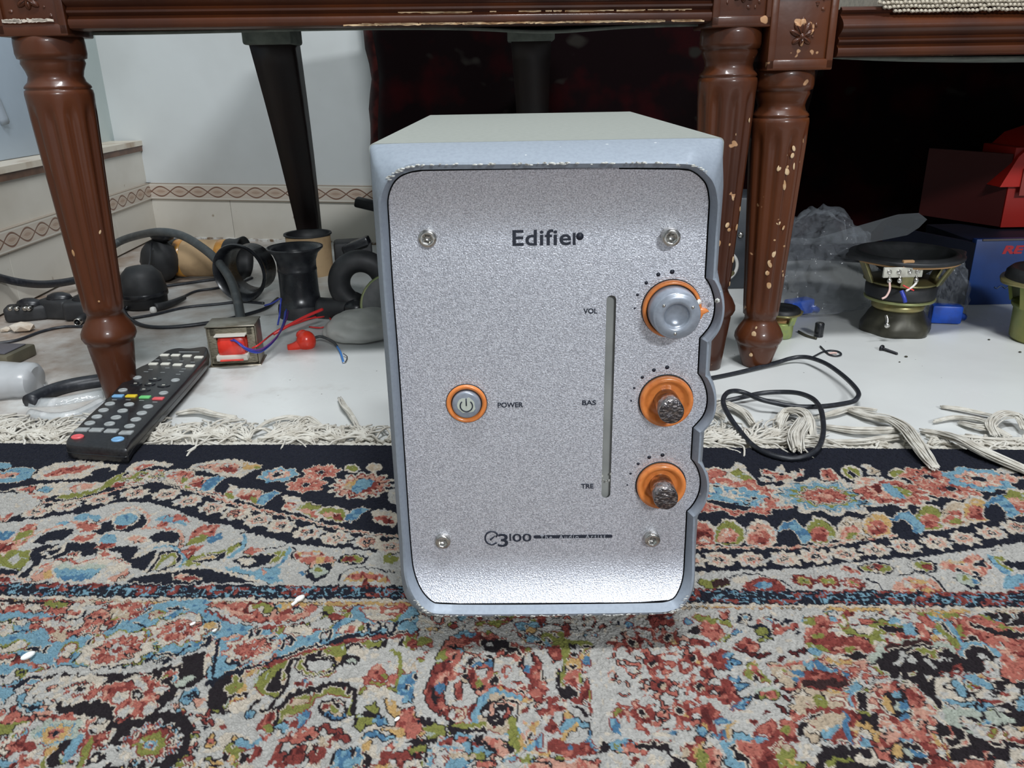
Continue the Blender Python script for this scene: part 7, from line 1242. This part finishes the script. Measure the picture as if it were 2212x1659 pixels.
    for r_, t_ in enumerate(T):
        f = (t_-eL[0][1])/(eL[1][1]-eL[0][1]); l_ = eL[0][0]+f*(eL[1][0]-eL[0][0]); f = (t_-eR[0][1])/(eR[1][1]-eR[0][1]); r0_ = eR[0][0]+f*(eR[1][0]-eR[0][0])
        if r0_-l_ < .2: m_ = (l_+r0_)/2; l_, r0_ = m_-.1, m_+.1
        P_ = (r0_-l_); x_ = np.mod(S-l_, 2*P_); x_ = np.where(x_ > P_, 2*P_-x_, x_)+l_
        out_ = (S < l_) | (S > r0_); C[r_, out_] = C[r_, np.clip(np.searchsorted(S, x_[out_]), 0, len(S)-1)]
    # ---------- single knots of a neighbouring shade, and the drawn outlines of the motifs
    for a_, b_, sd, th in (('s', 'p', 301, .70), ('s', 'r', 302, .74), ('r', 'd', 303, .72), ('p', 'c', 304, .70), ('p', 's', 305, .78), ('b', 'B', 306, .80), ('c', 'w', 307, .62), ('o', 'g', 308, .84), ('t', 'c', 309, .66), ('r', 's', 310, .80), ('w', 'c', 311, .84), ('y', 't', 312, .7), ('B', 'b', 313, .74)):
        q_ = vn(SS/.0026, TT/.0036, sd); C[(C == PAL[a_]) & (q_ > th)] = PAL[b_]
    lab = C.copy(); isd = (lab == PAL['n']) | (lab == PAL['k']); isl = (lab == PAL['w']) | (lab == PAL['c']) | (lab == PAL['g']); isc = ~isd & ~isl
    def near(mm): o_ = np.zeros_like(mm); o_[1:] |= mm[:-1]; o_[:-1] |= mm[1:]; o_[:, 1:] |= mm[:, :-1]; o_[:, :-1] |= mm[:, 1:]; return o_
    gb = (TT > np.interp(SS, S, [g0(s_) for s_ in S])) & (TT < np.interp(SS, S, [g2(s_) for s_ in S])); isc &= ~gb; q_ = vn(SS/.010, TT/.010, 321); up = TT < np.interp(SS, S, [g0(s_) for s_ in S])
    C[isc & near(isd) & (q_ > np.where(up, .18, .45))] = PAL['c']
    C[isl & near(isc) & (q_ < np.where(up, .22, .42)) & (lab != PAL['g'])] = PAL['k']
    C[isl & near(isc) & (q_ > .62) & ~up] = PAL['r']
    C = PT[C]
    # ---------- knots: small tonal variation and relief
    k1 = vn(SS/.0012, TT/.0016, 90); k2 = vn(SS/.0030, TT/.0030, 91); k3 = vn(SS/.05, TT/.05, 92); rnd = h(np.arange(shape[1])[None, :]*1., np.arange(shape[0])[:, None]*1., 93)
    C *= (1+.22*(k1-.5)+.16*(k2-.5)+.10*(k3-.5)+.16*(rnd-.5))[..., None]
    C = C*.98+.001
    hgt = .0009*(vn(SS/.0024, TT/.0024, 95)-.5)+.0010*(rnd-.5)+.0012*(k3-.5)
    edge = np.clip(TT/.004, 0, 1); Z = hgt*edge-.0045*(1-edge)**2
    PX = O.x+SS*UX.x+TT*VX.x; PY = O.y+SS*UX.y+TT*VX.y
    co = np.stack([PX, PY, Z], -1).reshape(-1, 3).astype(np.float32); nt_, ns = shape
    idx = np.arange(nt_*ns).reshape(nt_, ns); q = np.stack([idx[:-1, :-1], idx[1:, :-1], idx[1:, 1:], idx[:-1, 1:]], -1).reshape(-1, 4).astype(np.int32)
    me = bpy.data.meshes.new('pile'); me.vertices.add(len(co)); me.vertices.foreach_set('co', co.ravel()); me.loops.add(q.size); me.loops.foreach_set('vertex_index', q.ravel())
    me.polygons.add(len(q)); me.polygons.foreach_set('loop_start', np.arange(0, q.size, 4, dtype=np.int32)); me.polygons.foreach_set('loop_total', np.full(len(q), 4, np.int32)); me.update(calc_edges=True)
    me.polygons.foreach_set('use_smooth', np.zeros(len(q), bool))
    at_ = me.color_attributes.new('knot_colour', 'FLOAT_COLOR', 'POINT'); cc = np.ones((len(co), 4), np.float32); cc[:, :3] = np.clip(C.reshape(-1, 3), 0, 1); at_.data.foreach_set('color', cc.ravel())
    m = mat('wool_pile', (.5, .5, .5), .95, sheen=.03); a = m.node_tree.nodes.new('ShaderNodeAttribute'); a.attribute_name = 'knot_colour'; m.node_tree.links.new(a.outputs['Color'], m.node_tree.nodes['Principled BSDF'].inputs['Base Color'])
    m.node_tree.nodes['Principled BSDF'].inputs['Specular IOR Level'].default_value = .15
    me.materials.append(m); t = thing('patterned_rug', 'multicoloured floral rug with navy border filling the foreground', 'rug', (O.x, O.y, FZ))
    o = link(bpy.data.objects.new('pile', me)); o.parent = t; o.location = -t.location
    if co is not None and not (q is None):
        nrm = me.polygons[0].normal.z
        if nrm < 0: me.flip_normals()
    # backing, woven end and fringe
    W = lambda s, v, z: (O.x+UX.x*s+VX.x*v, O.y+UX.y*s+VX.y*v, z)
    YARN = mat('cream_cotton_yarn', L(206, 202, 192), .95, noise=(90, L(182, 176, 164), .4, .62), sheen=.2)
    bm = BM(); merge(bm, [W(-1.3, 0, FZ), W(1.3, 0, FZ), W(1.3, .99, FZ), W(-1.3, .99, FZ), W(-1.3, .0, -.0045), W(1.3, .0, -.0045), W(1.3, .99, -.0025), W(-1.3, .99, -.0025)], [(0, 3, 2, 1), (4, 5, 6, 7), (0, 1, 5, 4), (1, 2, 6, 5), (2, 3, 7, 6), (3, 0, 4, 7)])
    obj('backing', bm, YARN, t, smooth=False)
    V = []; Fs = []; ss = np.arange(-.75, .85, .0022); vv = np.linspace(.002, -.020, 9)
    for j, v in enumerate(vv):
        for i, s in enumerate(ss): V.append(W(s, v, FZ+.0026+.0014*math.sin(i*2.1+j*.3)*(.5+.5*random.random())-.0016*(j/8)**2+random.uniform(-.0003, .0003)))
    n = len(ss)
    for j in range(8):
        for i in range(n-1): Fs.append((j*n+i, j*n+i+1, (j+1)*n+i+1, (j+1)*n+i))
    obj('woven_end', (V, [], Fs), YARN, t)
    random.seed(21)
    def strand(bm, P, r): tube(bm, P, r, 5, 3)
    def tassel(s, spread, ln_, lift=0, n_=9, lean=0., r=.0010, name='tassel'):
        bm = BM(); tw = random.uniform(-.4, .4)
        for k in range(n_):
            a = lean+random.gauss(0, spread); P = []; x, v = s+random.uniform(-.003, .003), -.012; z = FZ+.0025
            L_ = ln_*random.uniform(.7, 1.1)
            for i in range(6):
                P.append(W(x, v, z+random.uniform(0, .0035)+lift*math.sin(i/5*PI)))
                x += math.sin(a)*L_/5; v -= math.cos(a)*L_/5; a += random.gauss(tw*.3, .35); z = FZ+.0012
            strand(bm, P, r*random.uniform(.7, 1.2))
        o = obj(name, bm, YARN, t); return o
    s = -.62
    while s < .26:
        xx = 1106+s*2300
        tassel(s, .45, random.uniform(.036, .072), .005, 17, random.choice((-.9, -.5, .3, .8)) if s < .1 else random.choice((-1, .7, 1.1)), .00105); s += random.uniform(.011, .016)
    while s < .62:
        if not (.29 < s < .33): tassel(s, .5, random.uniform(.018, .03), .002, 7, random.choice((-1.2, 1.2)), .001)
        s += random.uniform(.014, .022)
    # conspicuous hanks (points of the photograph on the floor/rug plane, height)
    def hank(pts_, r, n_=16, wd=.004):
        P0_ = [onz(u, v, (FZ if v < 960 else 0)+h_) for u, v, h_ in pts_]; bm = BM(); m_ = len(P0_)
        for k in range(int(n_*1.8)):
            ox, oy = random.gauss(0, .55)*wd, random.gauss(0, .55)*wd*.8; oz = random.uniform(0, 1)*wd*1.1; Q = []
            for i, q in enumerate(P0_):
                f = .45+.75*math.sin(PI*(i+.6)/(m_+.2)); Q.append((q.x+ox*f+random.gauss(0, .0008), q.y+oy*f+random.gauss(0, .0008), q.z+oz*f))
            tube(bm, Q, r*.72, 5, 4)
        return obj('tassel', bm, YARN, t)
    H_ = [([(1838, 890, .003), (1880, 905, .004), (1925, 915, .006), (1955, 935, .008), (1980, 965, .005), (2000, 992, .003), (2018, 1015, .002)], .0010, 26, .0048),
          ([(1995, 935, .002), (2040, 945, .004), (2080, 960, .005), (2115, 980, .004), (2160, 1000, .003), (2212, 1022, .002), (2260, 1045, .002)], .0010, 26, .0046),
          ([(1740, 905, .004), (1730, 925, .010), (1718, 950, .010), (1722, 975, .003)], .0011, 30, .0055),
          ([(1755, 950, .003), (1748, 920, .010), (1735, 898, .010), (1700, 893, .006), (1685, 910, .003), (1682, 935, .002)], .0010, 24, .0045),
          ([(1760, 905, .003), (1800, 895, .004), (1840, 885, .004), (1890, 888, .003)], .0009, 14, .003), ([(1780, 925, .002), (1850, 935, .004), (1920, 935, .005), (1960, 930, .003)], .0009, 18, .004),
          ([(1790, 955, .002), (1850, 958, .004), (1920, 950, .004), (1960, 945, .003)], .0009, 16, .003), ([(2035, 880, .002), (2075, 886, .003), (2110, 893, .003), (2145, 900, .003)], .0009, 12, .0022),
          ([(2018, 913, .002), (2060, 905, .003), (2110, 908, .004), (2150, 922, .004)], .0009, 12, .0026), ([(2075, 915, .002), (2110, 925, .004), (2150, 930, .004), (2180, 945, .003)], .0009, 14, .003),
          ([(2150, 945, .002), (2140, 920, .008), (2165, 900, .010), (2200, 905, .009), (2212, 930, .005)], .0010, 22, .0042), ([(2060, 945, .002), (2110, 950, .004), (2170, 955, .003), (2230, 950, .002)], .0009, 16, .003),
          ([(1560, 905, .003), (1535, 890, .006), (1560, 878, .005), (1600, 895, .004), (1622, 920, .003)], .0010, 14, .004), ([(735, 862, .003), (742, 880, .005), (760, 900, .005), (775, 930, .003)], .0009, 10, .003),
          ([(385, 895, .003), (430, 890, .005), (470, 900, .005), (510, 905, .003)], .0010, 14, .003), ([(545, 935, .002), (575, 915, .004), (610, 905, .004), (640, 905, .003), (690, 920, .003), (700, 935, .002)], .0010, 9, .002), ([(650, 935, .002), (645, 915, .005), (668, 905, .005), (700, 925, .003)], .0009, 9, .0024)]
    for a_ in H_: hank(*a_)
rug()
